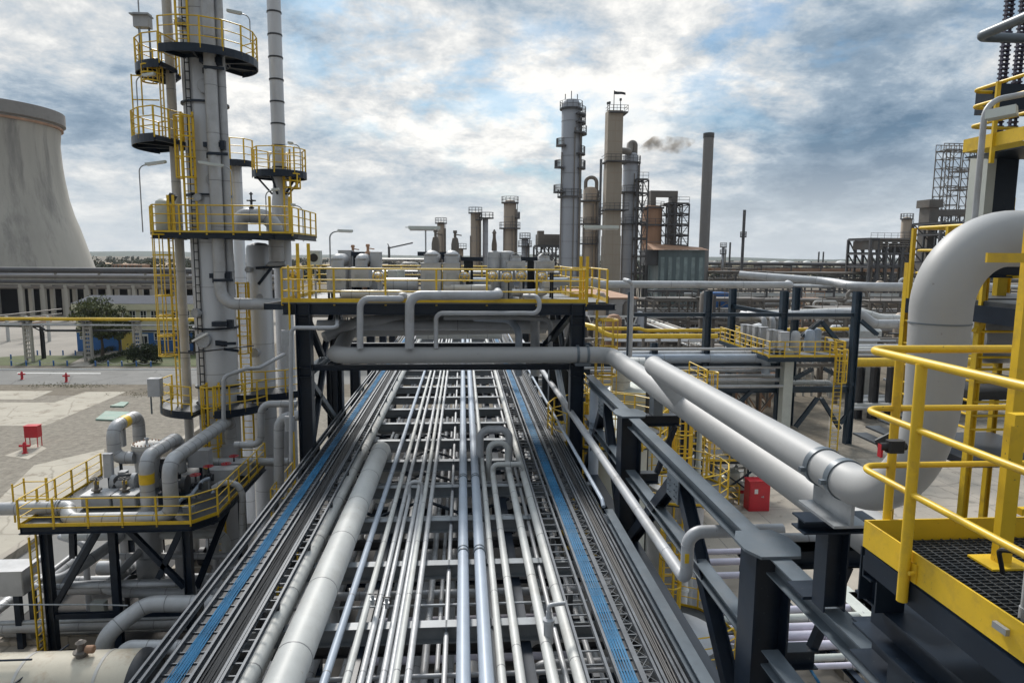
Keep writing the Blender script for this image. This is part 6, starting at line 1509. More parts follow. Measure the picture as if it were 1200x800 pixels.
# --- unit on the right: elevated block with a stub column, and scaffold tower
Y = 150.; x0, x1 = XY(1019,Y), XY(1066,Y)
t = lattice_frame(x0, x1, Y, Y+9, [0, zf(312,Y,1030), zf(297,Y,1030), zf(280,Y,1030)], 'dark elevated process block with a grey drum house, far right skyline', darkplant, 5, 1, .5)
MB().box(x0+.6,XY(1033,Y),Y-.2,Y+8,zf(295,Y,1010)+.5,zf(282,Y,1010)).build('cladding', oldst, t, smooth=False)
eq = MB()
for k in range(6): eq.lathe((x0+3.2+k*1.55,Y+2,zf(296,Y,1030)), [(.5,0),(.6,.2),(.6,1.8),(.3,2.1),(.01,2.2)], 12)
for k in range(4): eq.path([(x0+2,Y-.3,zf(283,Y,1030)+.5+.5*k-1.5),(x1-.5,Y-.3,zf(283,Y,1030)+.5+.5*k-1.5)], .16, 6)
for k in range(4): eq.path([(x0+1.5+k*2.2,Y+.6,0),(x0+1+k*1.4,Y+.6,zf(298,Y,1030))], .2+.1*(k%3), 8)
eq.build('equipment', oldpipe, t)
far_tower(1054, 1064.5, 257, 152, 'stubby tan column on top of the dark elevated block at the right', fartan, [(256,.3,-180,180),(268,.4,-60,60)])
Y = 170.
def zz2(p): return zf(p, Y, 1120)
for i, (a, b, nm) in enumerate(((1099,1116,'left'),(1131,1147,'right'))):
    lattice_frame(XY(a,Y), XY(b,Y), Y, Y+4, [zz2(264)]+[zz2(p) for p in (252,240,229,218,207,196,185,175)], 'tall open scaffold tower on the far right skyline, '+nm+' leg of the pair', oldst, 2, 1, .2, floors=False, group='scaffold legs at the right', rails=False)
for pz, hh, nm in ((176,8,'topmost'),(200,3.5,'middle'),(222,3.5,'lowest')):
    xa, xb = (XY(1097,Y), XY(1150,Y)) if pz == 176 else (XY(1114,Y), XY(1133,Y))
    sb = MB(); z0, z1 = zz2(pz), zz2(pz-hh); n = 9 if pz == 176 else 4
    for yy in (Y+.5, Y+3.5):
        sb.bar((xa,yy,z0),(xb,yy,z0),.25); sb.bar((xa,yy,z1),(xb,yy,z1),.18)
        for k in range(n+1): u0 = xa+(xb-xa)*k/n; sb.bar((u0,yy,z0),(u0,yy,z1),.12)
        for k in range(n): u0, u1 = xa+(xb-xa)*k/n, xa+(xb-xa)*(k+1)/n; sb.bar((u0,yy,z0),(u1,yy,z1),.08)
    for k in range(n+1): u0 = xa+(xb-xa)*k/n; sb.bar((u0,Y+.5,z0),(u0,Y+3.5,z0),.15)
    solo(sb, 'scaffold_bridge', oldst, nm+' lattice bridge between the two scaffold legs on the right skyline', 'bridge', 'bridges of the right scaffold')
t = thing('conveyor_house', 'grey hopper tower with an inclined gallery below the scaffold at far right', 'conveyor', (XY(1090,Y),Y,0))
x0, x1 = XY(1079,Y), XY(1089,Y)
MB().box(x0,x1,Y-2,Y+2,0,zz2(244)).box(x0-.6,x1+.8,Y-2.5,Y+2.5,zz2(244),zz2(235)).build('hopper_tower', oldst, t, smooth=False)
MB().bar((x1,Y,zz2(250)),(XY(1180,Y),Y,zz2(248)),2.4,zz2(245)-zz2(252.5)).build('gallery', oldst, t, smooth=False)
lf = MB()
for k in range(9): lf.bar((x1+2+k*2.3,Y-1,0),(x1+2+k*2.3,Y-1,zz2(253)),.3); lf.bar((x1+2+k*2.3,Y-1,zz2(262)),(x1+4.3+k*2.3,Y-1,zz2(254)),.18)
lf.build('trestle', darkplant, t, smooth=False)
lattice_frame(XY(1086,160), XY(1170,160), 156, 166, [0]+[zf(p,160,1120) for p in (325,308,292,275,262)], 'big dark process frame behind the foreground elbow pipe', darkplant, 6, 1, .45)
# --- crane on the horizon
Y = 420.
t = thing('tower_crane', 'small dark crane with a slanting jib far off on the horizon', 'crane', (XY(456,Y),Y,0))
MB().bar((XY(456,Y),Y,0),(XY(456,Y),Y,zf(289,Y,456)),1.3).build('mast', darkplant, t, smooth=False)
MB().bar((XY(454.6,Y),Y,zf(291,Y,456)),(XY(484,Y),Y,zf(284.5,Y,480)),.8).bar((XY(456,Y),Y,zf(289,Y,456)),(XY(454.5,Y),Y,zf(285.5,Y,456)),.5).build('jib', darkplant, t, smooth=False)
# --- mid-distance pipe racks
def far_rack(Y, x0, x1, z, n, label, seed, sp=6, m=oldst, pipes_m=(oldpipe, clad, darkplant, tan_p, oldpipe, cladw), depth=5, r=(.12,.3), tiers=2, group='distant pipe racks'):
    rng = random.Random(seed)
    t = thing('distant_pipe_rack', label, 'pipe rack', ((x0+x1)/2,Y,0), group)
    k = int((x1-x0)/sp); ps_ = [x0+(x1-x0)*i/k for i in range(k+1)]
    f = MB().bar((ps_[0],Y,0),(ps_[0],Y,z+.4),.3).bar((ps_[0],Y+depth,0),(ps_[0],Y+depth,z+.4),.3).build('post', m, t, smooth=False); copies(f, [(p,0,0) for p in ps_], t)
    b = MB()
    for q in range(tiers):
        zq = z-q*1.7
        for p in ps_: b.bar((p,Y-.4,zq),(p,Y+depth+.4,zq),.24,.3)
        b.bar((x0,Y-.01,zq-.35),(x1,Y-.01,zq-.35),.2,.3)
    for p in (x0+.3, x1-.3): b.bar((p,Y+.3,z),(p,Y+.3,z-(tiers-1)*1.7-.3),.18)
    b.build('beam_grid', m, t, smooth=False)
    for i in range(n):
        q = i % tiers; rr = rng.uniform(*r); yy = Y+.2+(depth-.4)*(i//tiers+.5)/max(1,(n/tiers)); zz_ = z-q*1.7+.15+rr
        a, bx = x0+rng.uniform(-3,4), x1+rng.uniform(-8,3)
        pts = [(a,yy,zz_),(bx,yy,zz_)]
        if rng.random() < .35:
            xm = a+(bx-a)*rng.uniform(.2,.8); u = rng.uniform(1.0,2.2); pts = [(a,yy,zz_),(xm,yy,zz_),(xm,yy,zz_+u),(xm+3,yy,zz_+u),(xm+3,yy,zz_),(bx,yy,zz_)]
        solo(MB().tube(pts, rr, 8, bend=rr*2.5, nb=3), 'far_pipe', rng.choice(pipes_m), 'weathered pipe among many on '+label.split(',')[0].replace('long','the long').replace('low','the low').replace('broad','the broad'), 'pipe', 'pipes of '+label.split(',')[0])
    return t
far_rack(64, XY(700,64), XY(1130,64), 6.0, 8, 'low grey pipe rack, first beyond the yellow-railed rack', 21, r=(.08,.18), depth=3)
far_rack(78, XY(745,78), XY(1180,78), 7.0, 11, 'long brown pipe rack, second beyond the yellow-railed rack', 22, r=(.1,.22))
far_rack(98, XY(690,98), XY(1200,98), 7.6, 12, 'long weathered pipe rack, third beyond the yellow-railed rack', 23, r=(.12,.28))
far_rack(122, XY(820,122), XY(1250,122), 8.6, 8, 'long dark pipe rack, fourth beyond the yellow-railed rack', 24, m=darkplant, r=(.15,.35))
far_rack(155, XY(822,155), XY(1300,155), 10.2, 8, 'broad dark pipe rack, fifth and near the shed', 25, m=darkplant, r=(.2,.42), sp=8)
far_rack(205, XY(822,205), XY(1300,205), 11.5, 6, 'broad dark pipe rack, farthest below the skyline', 26, m=darkplant, r=(.3,.55), sp=9, pipes_m=(darkplant, oldst, rust))
far_rack(90, XY(345,90), XY(680,90), 8.4, 6, 'low weathered pipe rack, behind the portal platform', 27, r=(.12,.25))
far_rack(125, XY(400,125), XY(690,125), 10.8, 8, 'broad dark pipe rack, second behind the portal platform', 28, m=darkplant, r=(.2,.4))
far_rack(175, XY(395,175), XY(640,175), 12.4, 6, 'broad dark pipe rack, farthest behind the portal platform', 29, m=darkplant, r=(.2,.45), sp=8)
# racks running away from the camera, seen obliquely
for i, (px, Ya, Yb2, z, nm) in enumerate(((716,70,135,6.5,'left one'),(735,66,130,5.6,'right one'))):
    xx = XY(px, Ya)+6
    t = thing('distant_pipe_rack', 'pipe rack running away beyond the yellow gas pipe, '+nm, 'pipe rack', (xx,Ya,0), 'racks running away at the right')
    f = MB().bar((xx,Ya,0),(xx,Ya,z),.25).bar((xx+2.4,Ya,0),(xx+2.4,Ya,z),.25).bar((xx-.3,Ya,z-.2),(xx+2.7,Ya,z-.2),.2,.25).build('trestle', oldst, t, smooth=False); copies(f, [(0,Ya+7*k,0) for k in range(9)], t)
    for k in range(5): solo(MB().path([(xx+.1+.55*k,Ya-2,z+.15),(xx+.1+.55*k,Yb2,z+.15)], .12+.05*(k%3), 8), 'far_pipe', (clad,oldpipe,cladw,tan_p,oldpipe)[k], 'pipe on the '+nm+' of the racks running away beyond the yellow gas pipe', 'pipe', 'pipes on the racks running away, '+nm)
# assorted far equipment between the racks
rng = random.Random(77)
for i in range(26):
    Yq = rng.choice((70,86,108,112,136,140,146,168,180)); pxq = rng.uniform(715 if Yq < 120 else 835, 1075); xq = XY(pxq, Yq)
    kind = i % 4
    if kind == 0:
        t = thing('storage_drum', 'small pale horizontal drum on saddles among the distant pipe racks', 'drum', (xq,Yq,0), 'small drums among the distant racks')
        r_ = rng.uniform(.8,1.3); MB().lathe((xq,Yq,r_+1.6), [(.01,-3.4),(r_*.7,-3.2),(r_,-2.8),(r_,2.8),(r_*.7,3.2),(.01,3.4)], 16, 'x').build('shell', (clad,oldst)[i%8==0], t); MB().box(xq-2,xq-1.5,Yq-.8,Yq+.8,0,1.4).box(xq+1.5,xq+2,Yq-.8,Yq+.8,0,1.4).build('saddles', concrete, t, smooth=False)
    elif kind == 1:
        lattice_frame(xq, xq+rng.uniform(4,9), Yq, Yq+4, [0, 3.2, 6.2, 8.8 if Yq < 120 else 11], 'small open steel frame among the distant pipe racks', oldst, 2, 1, .22, group='small frames among the distant racks')
    elif kind == 2:
        t = thing('storage_tank', 'small upright pale tank among the distant pipe racks', 'tank', (xq,Yq,0), 'small tanks among the distant racks'); r_ = rng.uniform(1,1.8)
        MB().lathe((xq,Yq,0), [(r_,0),(r_,rng.uniform(4,7)),(r_*.6,7.3),(.01,7.5)], 18).build('shell', (clad,cladw,fartan)[i%3], t); MB().bar((xq+r_+.1,Yq-.3,0),(xq+r_+.1,Yq-.3,6.5),.2).build('ladder', darkplant, t, smooth=False)
    else:
        t = thing('equipment_shelter', 'small plain cabin among the distant pipe racks', 'cabin', (xq,Yq,0), 'small cabins among the distant racks')
        MB().box(xq,xq+rng.uniform(4,8),Yq,Yq+4,0,3).build('wall', (oldst,creamb,cladw)[i%3], t, smooth=False); MB().box(xq-.3,xq+8.3,Yq-.3,Yq+4.3,3.0,3.2).build('roof', roofm, t, smooth=False)
Yq = 92.; t = thing('container', 'bright blue container between the distant racks left of the yellow-railed rack', 'container', (XY(847,Yq),Yq,0))
cb_ = MB(); x0, x1 = XY(838,Yq), XY(856,Yq); z0 = zf(360,Yq,847); z1 = zf(343,Yq,847); cb_.box(x0,x1,Yq,Yq+2.5,max(.1,z0),z1)
for k in range(14): xx = x0+(x1-x0)*k/14; cb_.box(xx,xx+.06,Yq-.04,Yq-.001,max(.1,z0),z1)
cb_.build('shell', blueb, t, smooth=False)
Yq = 74.; x0, x1 = XY(690,Yq), XY(747,Yq)
t = thing('metal_warehouse', 'grey ribbed metal warehouse with a reddish roof edge just right of the portal', 'warehouse', ((x0+x1)/2,Yq,0))
mb = MB(); mb.box(x0,x1,Yq,Yq+18,zf(371,Yq,720),zf(350,Yq,720))
for k in range(30): xx = x0+(x1-x0)*k/30; mb.box(xx,xx+.06,Yq-.05,Yq-.002,zf(371,Yq,720),zf(350,Yq,720))
mb.build('wall', clad, t, smooth=False); MB().box(x0-.2,x1+.2,Yq-.3,Yq+18.2,zf(350,Yq,720),zf(348.5,Yq,720)).build('roof', rust, t, smooth=False)
MB().box(x0,x1,Yq+1.5,Yq+17,0,zf(371,Yq,720)).build('base_wall', darkplant, t, smooth=False)
tr = MB(); z0, z1 = zf(381,Yq-1,720), zf(371,Yq-1,720); n = 7
tr.bar((x0,Yq-.6,z0),(x1,Yq-.6,z0),.2).bar((x0,Yq-.6,z1),(x1,Yq-.6,z1),.2)
for k in range(n): u0, u1 = x0+(x1-x0)*k/n, x0+(x1-x0)*(k+1)/n; tr.bar((u0,Yq-.6,z1),((u0+u1)/2,Yq-.6,z0),.14).bar(((u0+u1)/2,Yq-.6,z0),(u1,Yq-.6,z1),.14)
tr.build('truss', whitep, t, smooth=False)
ps2 = MB()
for k in range(6): ps2.bar((x0+(x1-x0)*k/5,Yq-.6,0),(x0+(x1-x0)*k/5,Yq-.6,z0),.2)
ps2.build('posts', oldst, t, smooth=False)
# far white tank farm, town roofs and trees
for i, (px, w, Yq, m_) in enumerate(((893,16,560,cladw),(908,14,590,cladw),(925,15,600,cladw),(946,10,640,cladw),(986,12,700,cladw),(880,8,620,creamb),(838,7,500,cladw),(1000,9,640,cladw))):
    x0, x1 = XY(px-w/2,Yq), XY(px+w/2,Yq)
    t = thing('storage_tank', 'low white storage tank far off below the horizon at the right', 'tank', ((x0+x1)/2,Yq,0), 'white tank farm below the horizon')
    r_ = (x1-x0)/2; MB().lathe(((x0+x1)/2,Yq,0), [(r_,0),(r_,8.5),(r_*.55,10.2),(.01,10.8)], 28).build('shell', m_, t)
rng = random.Random(4); tl_ = MB()
for i in range(900):
    far = rng.random(); Yq = 330+900*far**1.4
    pxq = rng.uniform(-20, 1220); xq = XY(pxq, Yq)
    if -150 < xq-XY(100,Yq) < 150 and Yq < 420 and pxq < 190: continue
    h = rng.uniform(3, 7.5); R = rng.uniform(2,4.5)
    for k in range(4): leaves(tl_, (xq+rng.uniform(-R,R), Yq+rng.uniform(-R,R), h*rng.uniform(.35,.8)), (R*.8,R*.8,h*.38), 16, 2.1, rng)
structure(tl_, 'treeline', mat('far_tree_leaf', (.045,.055,.028), 0, .85, .45, .02), 'stuff', False)
for i, (px, py0, w) in enumerate(((113,309,2.4),(128,311,3.2),(150,310,2.2),(172,309,3.8),(182,312,2.6),(121,312,2.0))):
    Yq = 300.; tree(XY(px,Yq), Yq, max(5,ZY(py0,Yq,px)), w*1.7, 'dark round tree beyond the pipe bridges, right of the cooling tower', 40+i, leafd, clumps=16, per=34, leaf=1.1, group='trees right of the cooling tower')
Yq = 290.; x0, x1 = XY(130,Yq), XY(166,Yq)
t = thing('brick_block', 'plain brown block with columns beyond the pipe bridges right of the cooling tower', 'building', ((x0+x1)/2,Yq,0))
MB().box(x0,x1,Yq,Yq+12,0,ZY(310,Yq,150)).build('wall', rust, t, smooth=False)
f = MB().box(x0,x0+.7,Yq-.7,Yq-.01,0,ZY(310,Yq,150)-.3).build('pilaster', oldst, t, smooth=False); copies(f, [(x0+1.6*k,0,0) for k in range(8)], t)
f.location = Vector(f.location)
# ================================================================ cross rack on the right, about fifty metres off
YR = 50.; ZTOP = ZY(341,YR,880)
cr_ = thing('pipe_rack', 'navy cross rack at the right with tall posts and a yellow-railed platform', 'pipe rack', (XY(900,YR),YR,0))
cols = [(832,YR),(922,YR),(1008,YR),(861,YR+6),(936,YR+6),(690,YR),(770,YR)]
for px, y in cols:
    x = XY(px, y); MB().ibeam((x,y,0),(x,y,ZTOP if px > 800 else 8.0),.5,.5,.04,(1,0,0)).build('post', navyr, cr_, smooth=False)
def hb(pa, pb, py, y, h=.3, name='beam', w=.25): MB().ibeam((XY(pa,y),y,ZY(py,y,pa)),(XY(pb,y),y,ZY(py,y,pa)),w,h,.03).build(name, navyr, cr_, smooth=False)
hb(745,1008,368.5,YR-.05,.28); hb(650,925,428,YR,.3); hb(650,1008,458,YR,.45)
MB().ibeam((XY(861,YR+6),YR+6,ZY(358,YR+6)),(XY(922,YR),YR+.3,ZY(369,YR)),.25,.3,.03).build('beam', navyr, cr_, smooth=False)
def brc(a, b, y=YR): MB().ibeam(at(*a,Y=y), at(*b,Y=y), .28, .28, .025, (0,1,0)).build('brace', navyr, cr_, smooth=False)
brc((940,394),(962,376)); brc((962,376),(990,410)); brc((930,444),(952,432)); brc((966,432),(1000,450)); brc((932,500),(958,466)); brc((962,466),(984,502)); brc((984,496),(998,480))
brc((1008,375),(1028,392)); brc((868,470),(880,458))
# paler concrete post
x = XY(930,YR-1); t = thing('concrete_post', 'pale grey thick post under the yellow-railed platform of the cross rack', 'post', (x,YR-1,0)); MB().cbox((x,YR-1,0),.7,.7,ZY(424,YR-1)).build('post', lampm, t, smooth=False); MB().cbox((x,YR-1,ZY(424,YR-1)),.95,.9,.9).build('head', lampm, t, smooth=False)
# platform, reaching back to the left
zp = ZY(416.5,48,930)
pf = thing('valve_platform', 'yellow-railed valve platform on the cross rack at the right', 'platform', (XY(920,48),48,zp))
xl0, xl1 = XY(908,47.4), XY(998,47.4)
xw = at(838, 396, Z=zp)
MB().box(xl0,xl1,47.4,50.2,zp-.08,zp).prism([(xl0,47.6),(xl0,50.0),(xw.x+1.8,xw.y),(xw.x,xw.y-1.2)], zp-.08, zp-.002).build('deck', deckm, pf, smooth=False)
MB().channel((xl0,47.4,zp-.22),(xl1,47.4,zp-.22),.15,.3,.03).bar((xl0,47.45,zp-.2),(xw.x,xw.y-1.2,zp-.2),.15,.3).build('edge_beam', navyr, pf, smooth=False)
railing([(xl1,50.2,zp),(xl1,47.4,zp),(xl0,47.4,zp),(xw.x,xw.y-1.2,zp)], pf, 1.1, 1.15, rad=.035, toe=.16, bend=.05)
railing([(xl0+1.2,49.9,zp),(xw.x+1.8,xw.y,zp)], pf, 1.1, 1.3, rad=.035, toe=.12, bend=.05)
ladder((XY(992,47.2), 47.2, .3), zp+1.1, pf, (0,-1), .6, cage=(5.5, zp+.6), thick=.09)
# row of grey cabinets on it
rowp = [(873,381),(880,382),(887,383.5),(894,384.5),(904,388),(911,389),(918,391)]
for i, (px, py) in enumerate(rowp):
    q = at(px, py+12, Z=zp+.9)
    t = thing('equipment_cabinet', 'grey cabinet in the row on the cross rack platform', 'cabinet', (q.x,q.y,zp), 'grey cabinets on the cross rack platform')
    MB().cbox((q.x,q.y,zp+.5),.62,.5,1.25,bev=.03).cbox((q.x,q.y,zp+1.75),.66,.54,.05).build('box', gpipe, t); MB().bar((q.x,q.y,zp),(q.x,q.y,zp+.5),.2).build('stand', navyr, t, smooth=False)
for i, (px, py, w) in enumerate(((932,400,.55),(949,388,.6),(957,385,.6))):
    y_ = 48.8+i; q = at(px, py, Y=y_)
    t = thing('lagged_drum', ('upright grey drum at the front of the cross rack platform','upright bluish drum behind the brace of the cross rack, left one','upright bluish drum behind the brace of the cross rack, right one')[i], 'drum', (q.x,y_,zp)); MB().lathe((q.x,y_,zp), [(w*.5,0),(w*.62,.2),(w*.62,1.5),(w*.4,1.7),(.01,1.75)], 16).build('shell', clad if i == 0 else cladb, t)
# the long pipes over the posts
CG = 'grey pipes on top of the cross rack'
zA1 = ZY(333,YR-.1,705); rA1 = .27
pipe([(XY(560,YR-.1),YR-.1,zA1),(XY(928,YR-.1),YR-.1,zA1),(XY(932,YR+2),YR+3,zA1)], rA1, clad, 'long level grey pipe on the cross rack, left one, beginning behind the portal', bands=5.5, bend=.8, group=CG)
pipe([(XY(868,YR+9),YR+9,zA1+.5),(XY(965,YR+6),YR+4,zA1+.1),(XY(1000,YR),YR-.1,zA1-.1),(XY(1180,YR),YR-.1,zA1-.1)], .33, clad, 'thicker long grey pipe on the cross rack, right one, slanting in from behind', bands=4, bend=3, group=CG)
# hooked thin riser
x = XY(742,44.); pipe([(x,44.,0),(x,44.,ZY(333,44,742)),(XY(737,44),43.8,ZY(329,44,742)),(XY(737,45),46,ZY(329,44,742))], .13, gpipe, 'thin upright grey pipe with a hooked top right of the portal', bend=.3)
t = thing('steel_post', 'slim navy post behind the hooked thin pipe right of the portal', 'post', (XY(740,46),46,0)); MB().ibeam((XY(740,46),46,0),(XY(740,46),46,ZY(342,46,740)),.26,.3,.03,(1,0,0)).build('post', navyr, t, smooth=False)
# pipes lying level in the rack
lv = [(409,.10,-1.5,clad),(411.5,.12,1.6,cladw),(415,.26,.6,clad),(420,.32,-.4,cladb),(424,.17,2.2,cladw),(431,.10,-.9,clad),(435,.13,1.0,gpipe),(441,.14,2.5,clad),(446,.16,-.6,clad),(449.5,.20,.7,cladw),(453.5,.13,-1.2,clad)]
LVG = 'level pipes stacked in the cross rack'
nms = ['topmost thin','second','thick pale third','thickest bluish','pale fifth','thin sixth','grey seventh','eighth','ninth','pale tenth','lowest']
for i, (py, r_, dy, m_) in enumerate(lv):
    y_ = YR+dy; a, b = XY(560+7*i,y_), XY((924,926,905,905,925,928,926,930,930,985,930)[i],y_); z = ZY(py,y_,720)
    pts = [(a,y_,z),(b,y_,z)]+([(b,y_,z-1.2)] if i in (2,3,9) else [])
    pipe(pts, r_, m_, nms[i]+' level pipe in the cross rack, counted from the top', bend=r_*2.5, bands=3.5, group=LVG, seg=12)
# fat pipe bending over at the right
pipe([(XY(870,56),56,ZY(371,56)),(XY(1012,52),52,ZY(366,52)),(XY(1030,51.6),51.6,ZY(379,52)),(XY(1180,51),51,ZY(379,51))], .38, clad, 'fat clad pipe stepping down at the right end of the cross rack', bend=1, bands=1.6, group='fat pipes behind the cross rack')
pipe([(XY(890,58),58,ZY(368,58)),(XY(1010,54),54,ZY(364,54)),(XY(1040,53),53,ZY(373,53)),(XY(1180,53),53,ZY(373,53))], .34, cladw, 'pale fat pipe behind the stepping clad one at the right', bend=1, bands=1.6, group='fat pipes behind the cross rack')
for i, px in enumerate((893,903,913,900,908)):
    y_ = 53+i*.5; q = at(px, 372, Y=y_); pipe([(q.x,y_+4,q.z),(q.x,y_-.5,q.z),(q.x,y_-.5,q.z-1.3)], .22, clad, 'short hooked pipe in the row behind the grey cabinets', bend=.5, group='hooked pipes behind the cabinets')
# yellow gas pipes
YGp = 54.
pipe([(XY(676,YGp+3),YGp+3,ZY(378,YGp+3)),(XY(700,YGp),YGp,ZY(383,YGp)),(XY(716,YGp-1),YGp-1,ZY(394,YGp-1)),(XY(845,YGp-1),YGp-1,ZY(394,YGp-1))], .19, yellow, 'yellow gas pipe with a bend right of the portal ladder', bend=2, group='yellow gas pipes')
pipe([(XY(690,60),60,ZY(385,60)),(XY(752,60),60,ZY(385,60)),(XY(760,60),60,ZY(387.5,60)),(XY(850,60),60,ZY(387,60)),(XY(1000,60),60,ZY(385.5,60))], .16, yellow, 'straight yellow gas pipe behind the bent one right of the portal', bend=1, group='yellow gas pipes')
pipe([(XY(1003,57),57,ZY(426,57)),(XY(1180,57),57,ZY(426,57))], .4, yellow, 'thick yellow pipe far behind the foreground railing', group='yellow gas pipes')
for i, px in enumerate((1018,1036,1056)):
    y_ = 58.; x = XY(px,y_); t = thing('pipe_post', 'dark frame post under the thick yellow pipe at the right', 'post', (x,y_,0), 'dark posts under the thick yellow pipe'); MB().ibeam((x,y_,0),(x,y_,ZY(432,y_)),.6,.6,.05,(1,0,0)).build('post', darkst, t, smooth=False)
for i, px in enumerate((722,757,776,800,840)):
    x = XY(px,YGp-1); t = thing('pipe_post', 'short post under the bent yellow gas pipe', 'post', (x,YGp-1,0), 'posts under the bent yellow pipe'); MB().bar((x,YGp-1,0),(x,YGp-1,ZY(397,YGp-1)),.2).build('post', oldst, t, smooth=False)
# low silver sleeper pipes beyond the cross rack
rng = random.Random(12)
for i in range(9):
    y_ = 57+.7*i; z = 1.2+.1*(i%3)+ (4.5 if i > 5 else 0)
    solo(MB().path([(XY(1012,y_),y_,z),(XY(1190,y_),y_,z)], .16+.06*(i%3), 10), 'far_pipe', (clad,cladw,clad)[i%3], 'silver pipe in the low bundle right of the cross rack end post', 'pipe', 'low silver pipes beyond the cross rack')
# gravel beyond
sheet('gravel_yard', [(XY(985,46),46.2),(70,46.2),(70,66),(XY(985,66),66)], .010, gravel)
# ---------------------------------------------------------------- ground level on the right, seen through the truss
def GZ(px, py, z): return at(px, py, Z=z)
g = at(886, 596, Z=0)
t = thing('fire_cabinet', 'tall bright red fire cabinet standing on the paved ground at the right', 'fire cabinet', g)
W_, D_, H_ = 1.22, .75, 1.75
MB().cbox(g, W_, D_, H_, bev=.015).cbox(g+Vector((0,0,H_)), W_+.06, D_+.06, .04).build('body', red, t, smooth=False)
MB().cbox(g+Vector((.02,-D_/2-.012,.06)), W_-.08, .024, H_-.12).build('door', red, t, smooth=False)
MB().cbox(g+Vector((-.22,-D_/2-.028,1.05)), .2, .008, .27).build('notice', whitep, t, smooth=False)
MB().cbox(g+Vector((.16,-D_/2-.036,.85)), .16, .024, .04).cbox(g+Vector((.2,-D_/2-.036,.8)), .03, .02, .12).build('handle', galv, t, smooth=False)
mk = MB()
for (a, b) in (((838,512),(868,531)),): A, B = at(*a,Z=0), at(*b,Z=0); n = Vector((.35,.25,0)); mk.add([A+Vector((0,0,.014)), B+Vector((0,0,.014)), B+n+Vector((0,0,.014)), A+n+Vector((0,0,.014))], [(0,1,2,3)])
structure(mk, 'road_marking', mat('worn_yellow_marking',(.50,.40,.12),0,.8,.2,2))
jn = MB()
for k in range(12): jn.box(6+3.6*k, 6.03+3.6*k, 8, 46.8, .005, .009)
for k in range(12): jn.box(5.6, 47.8, 9.5+3.4*k, 9.53+3.4*k, .005, .0085)
structure(jn, 'pavement_joint', road_m, smooth=False)
# vessels with round railings beneath the outrigger
def vessel_rail(px, py, Y, R, r_, zd, label, vh, m_=lampm, a0=0, a1=340):
    q = at(px, py, Y=Y); c = (q.x, Y)
    t = thing('process_vessel', label, 'vessel', (q.x,Y,0), 'railed vessels right of the truss')
    MB().lathe((q.x,Y,0), [(r_,0),(r_,zd+vh-.25),(r_*.75,zd+vh-.05),(.01,zd+vh)], 26).build('shell', m_, t)
    MB().sector(c, r_+.03, R, math.radians(a0), math.radians(a1), zd-.06, zd, 24).build('deck', grate, t, smooth=False)
    n = 14; pts = [(c[0]+R*math.cos(math.radians(a0+(a1-a0)*i/n)), c[1]+R*math.sin(math.radians(a0+(a1-a0)*i/n)), zd) for i in range(n+1)]
    railing(pts, t, 1.1, 1.0, rad=.024, toe=.12, bend=.02)
    return t, q.x
t, xv = vessel_rail(712, 470, 24.5, 2.2, 1.5, 7.9, 'wide pale vessel with a curved yellow railing just right of the portal leg', .5)
t, xv2 = vessel_rail(745, 470, 30.0, 2.2, 1.3, 7.6, 'pale vessel with a lid behind the second truss column', 1.1)
pipe([(xv2-.8,29.6,8.3),(xv2-.8,29.6,9.6),(xv2+.2,29.4,9.6)], .42, cladw, 'white bent duct on the pale lidded vessel behind the second truss column', bend=.8, bands=.4)
t, xv3 = vessel_rail(795, 520, 26.0, 2.0, 1.1, 5.2, 'grey vessel with a square yellow railing right of the second truss column', .4, gpipe, -170, 150)
t, xv4 = vessel_rail(792, 640, 20.5, 2.1, 1.5, 2.2, 'low grey vessel with curved yellow railings seen under the truss', .3, gpipe)
t, xv5 = vessel_rail(700, 560, 20.6, 1.1, .5, 5.4, 'slim vessel with tight yellow railings between the truss columns', .6, clad)
# tall thin pipes and yellow ladders there
EQ = 'upright equipment right of the truss'
for i, (px, Y, z0, z1, r_, m_, nm) in enumerate(((701,21.5,0,10.2,.17,cladb,'bluish upright pipe just right of the portal leg'),(829,30,0,8,.12,lampm,'white slim upright pipe behind the wide outrigger'),(765,27,0,9,.1,darkst,'dark slim upright pipe behind the pale lidded vessel'),(818,24,0,3.2,.14,whitep,'short white upright pipe, left of two, under the truss'),(824,24.4,0,3.0,.14,cladw,'short pale upright pipe, right of two, under the truss'),(812,29,0,9.2,.22,navy,'dark upright post behind the outrigger'))):
    x = XY(px,Y); solo(MB().path([(x,Y,z0),(x,Y,z1)], r_, 14).band((x,Y,z1*.6),(0,0,1),r_*1.3,.08,14), 'upright_pipe', m_, nm, 'pipe', EQ)
for i, (px, Y, z1) in enumerate(((805,25.5,8.8),(796,22,5.5),(684,23.6,9.6))):
    x = XY(px,Y); t = thing('ladder', 'yellow caged ladder '+('beside the square-railed vessel','on the low grey vessel under the truss','between the slim vessel and the portal leg')[i], 'ladder', (x,Y,0), 'yellow ladders right of the truss'); ladder((x,Y,0), z1, t, (0,-1), .45, cage=(2.4,z1-.2))
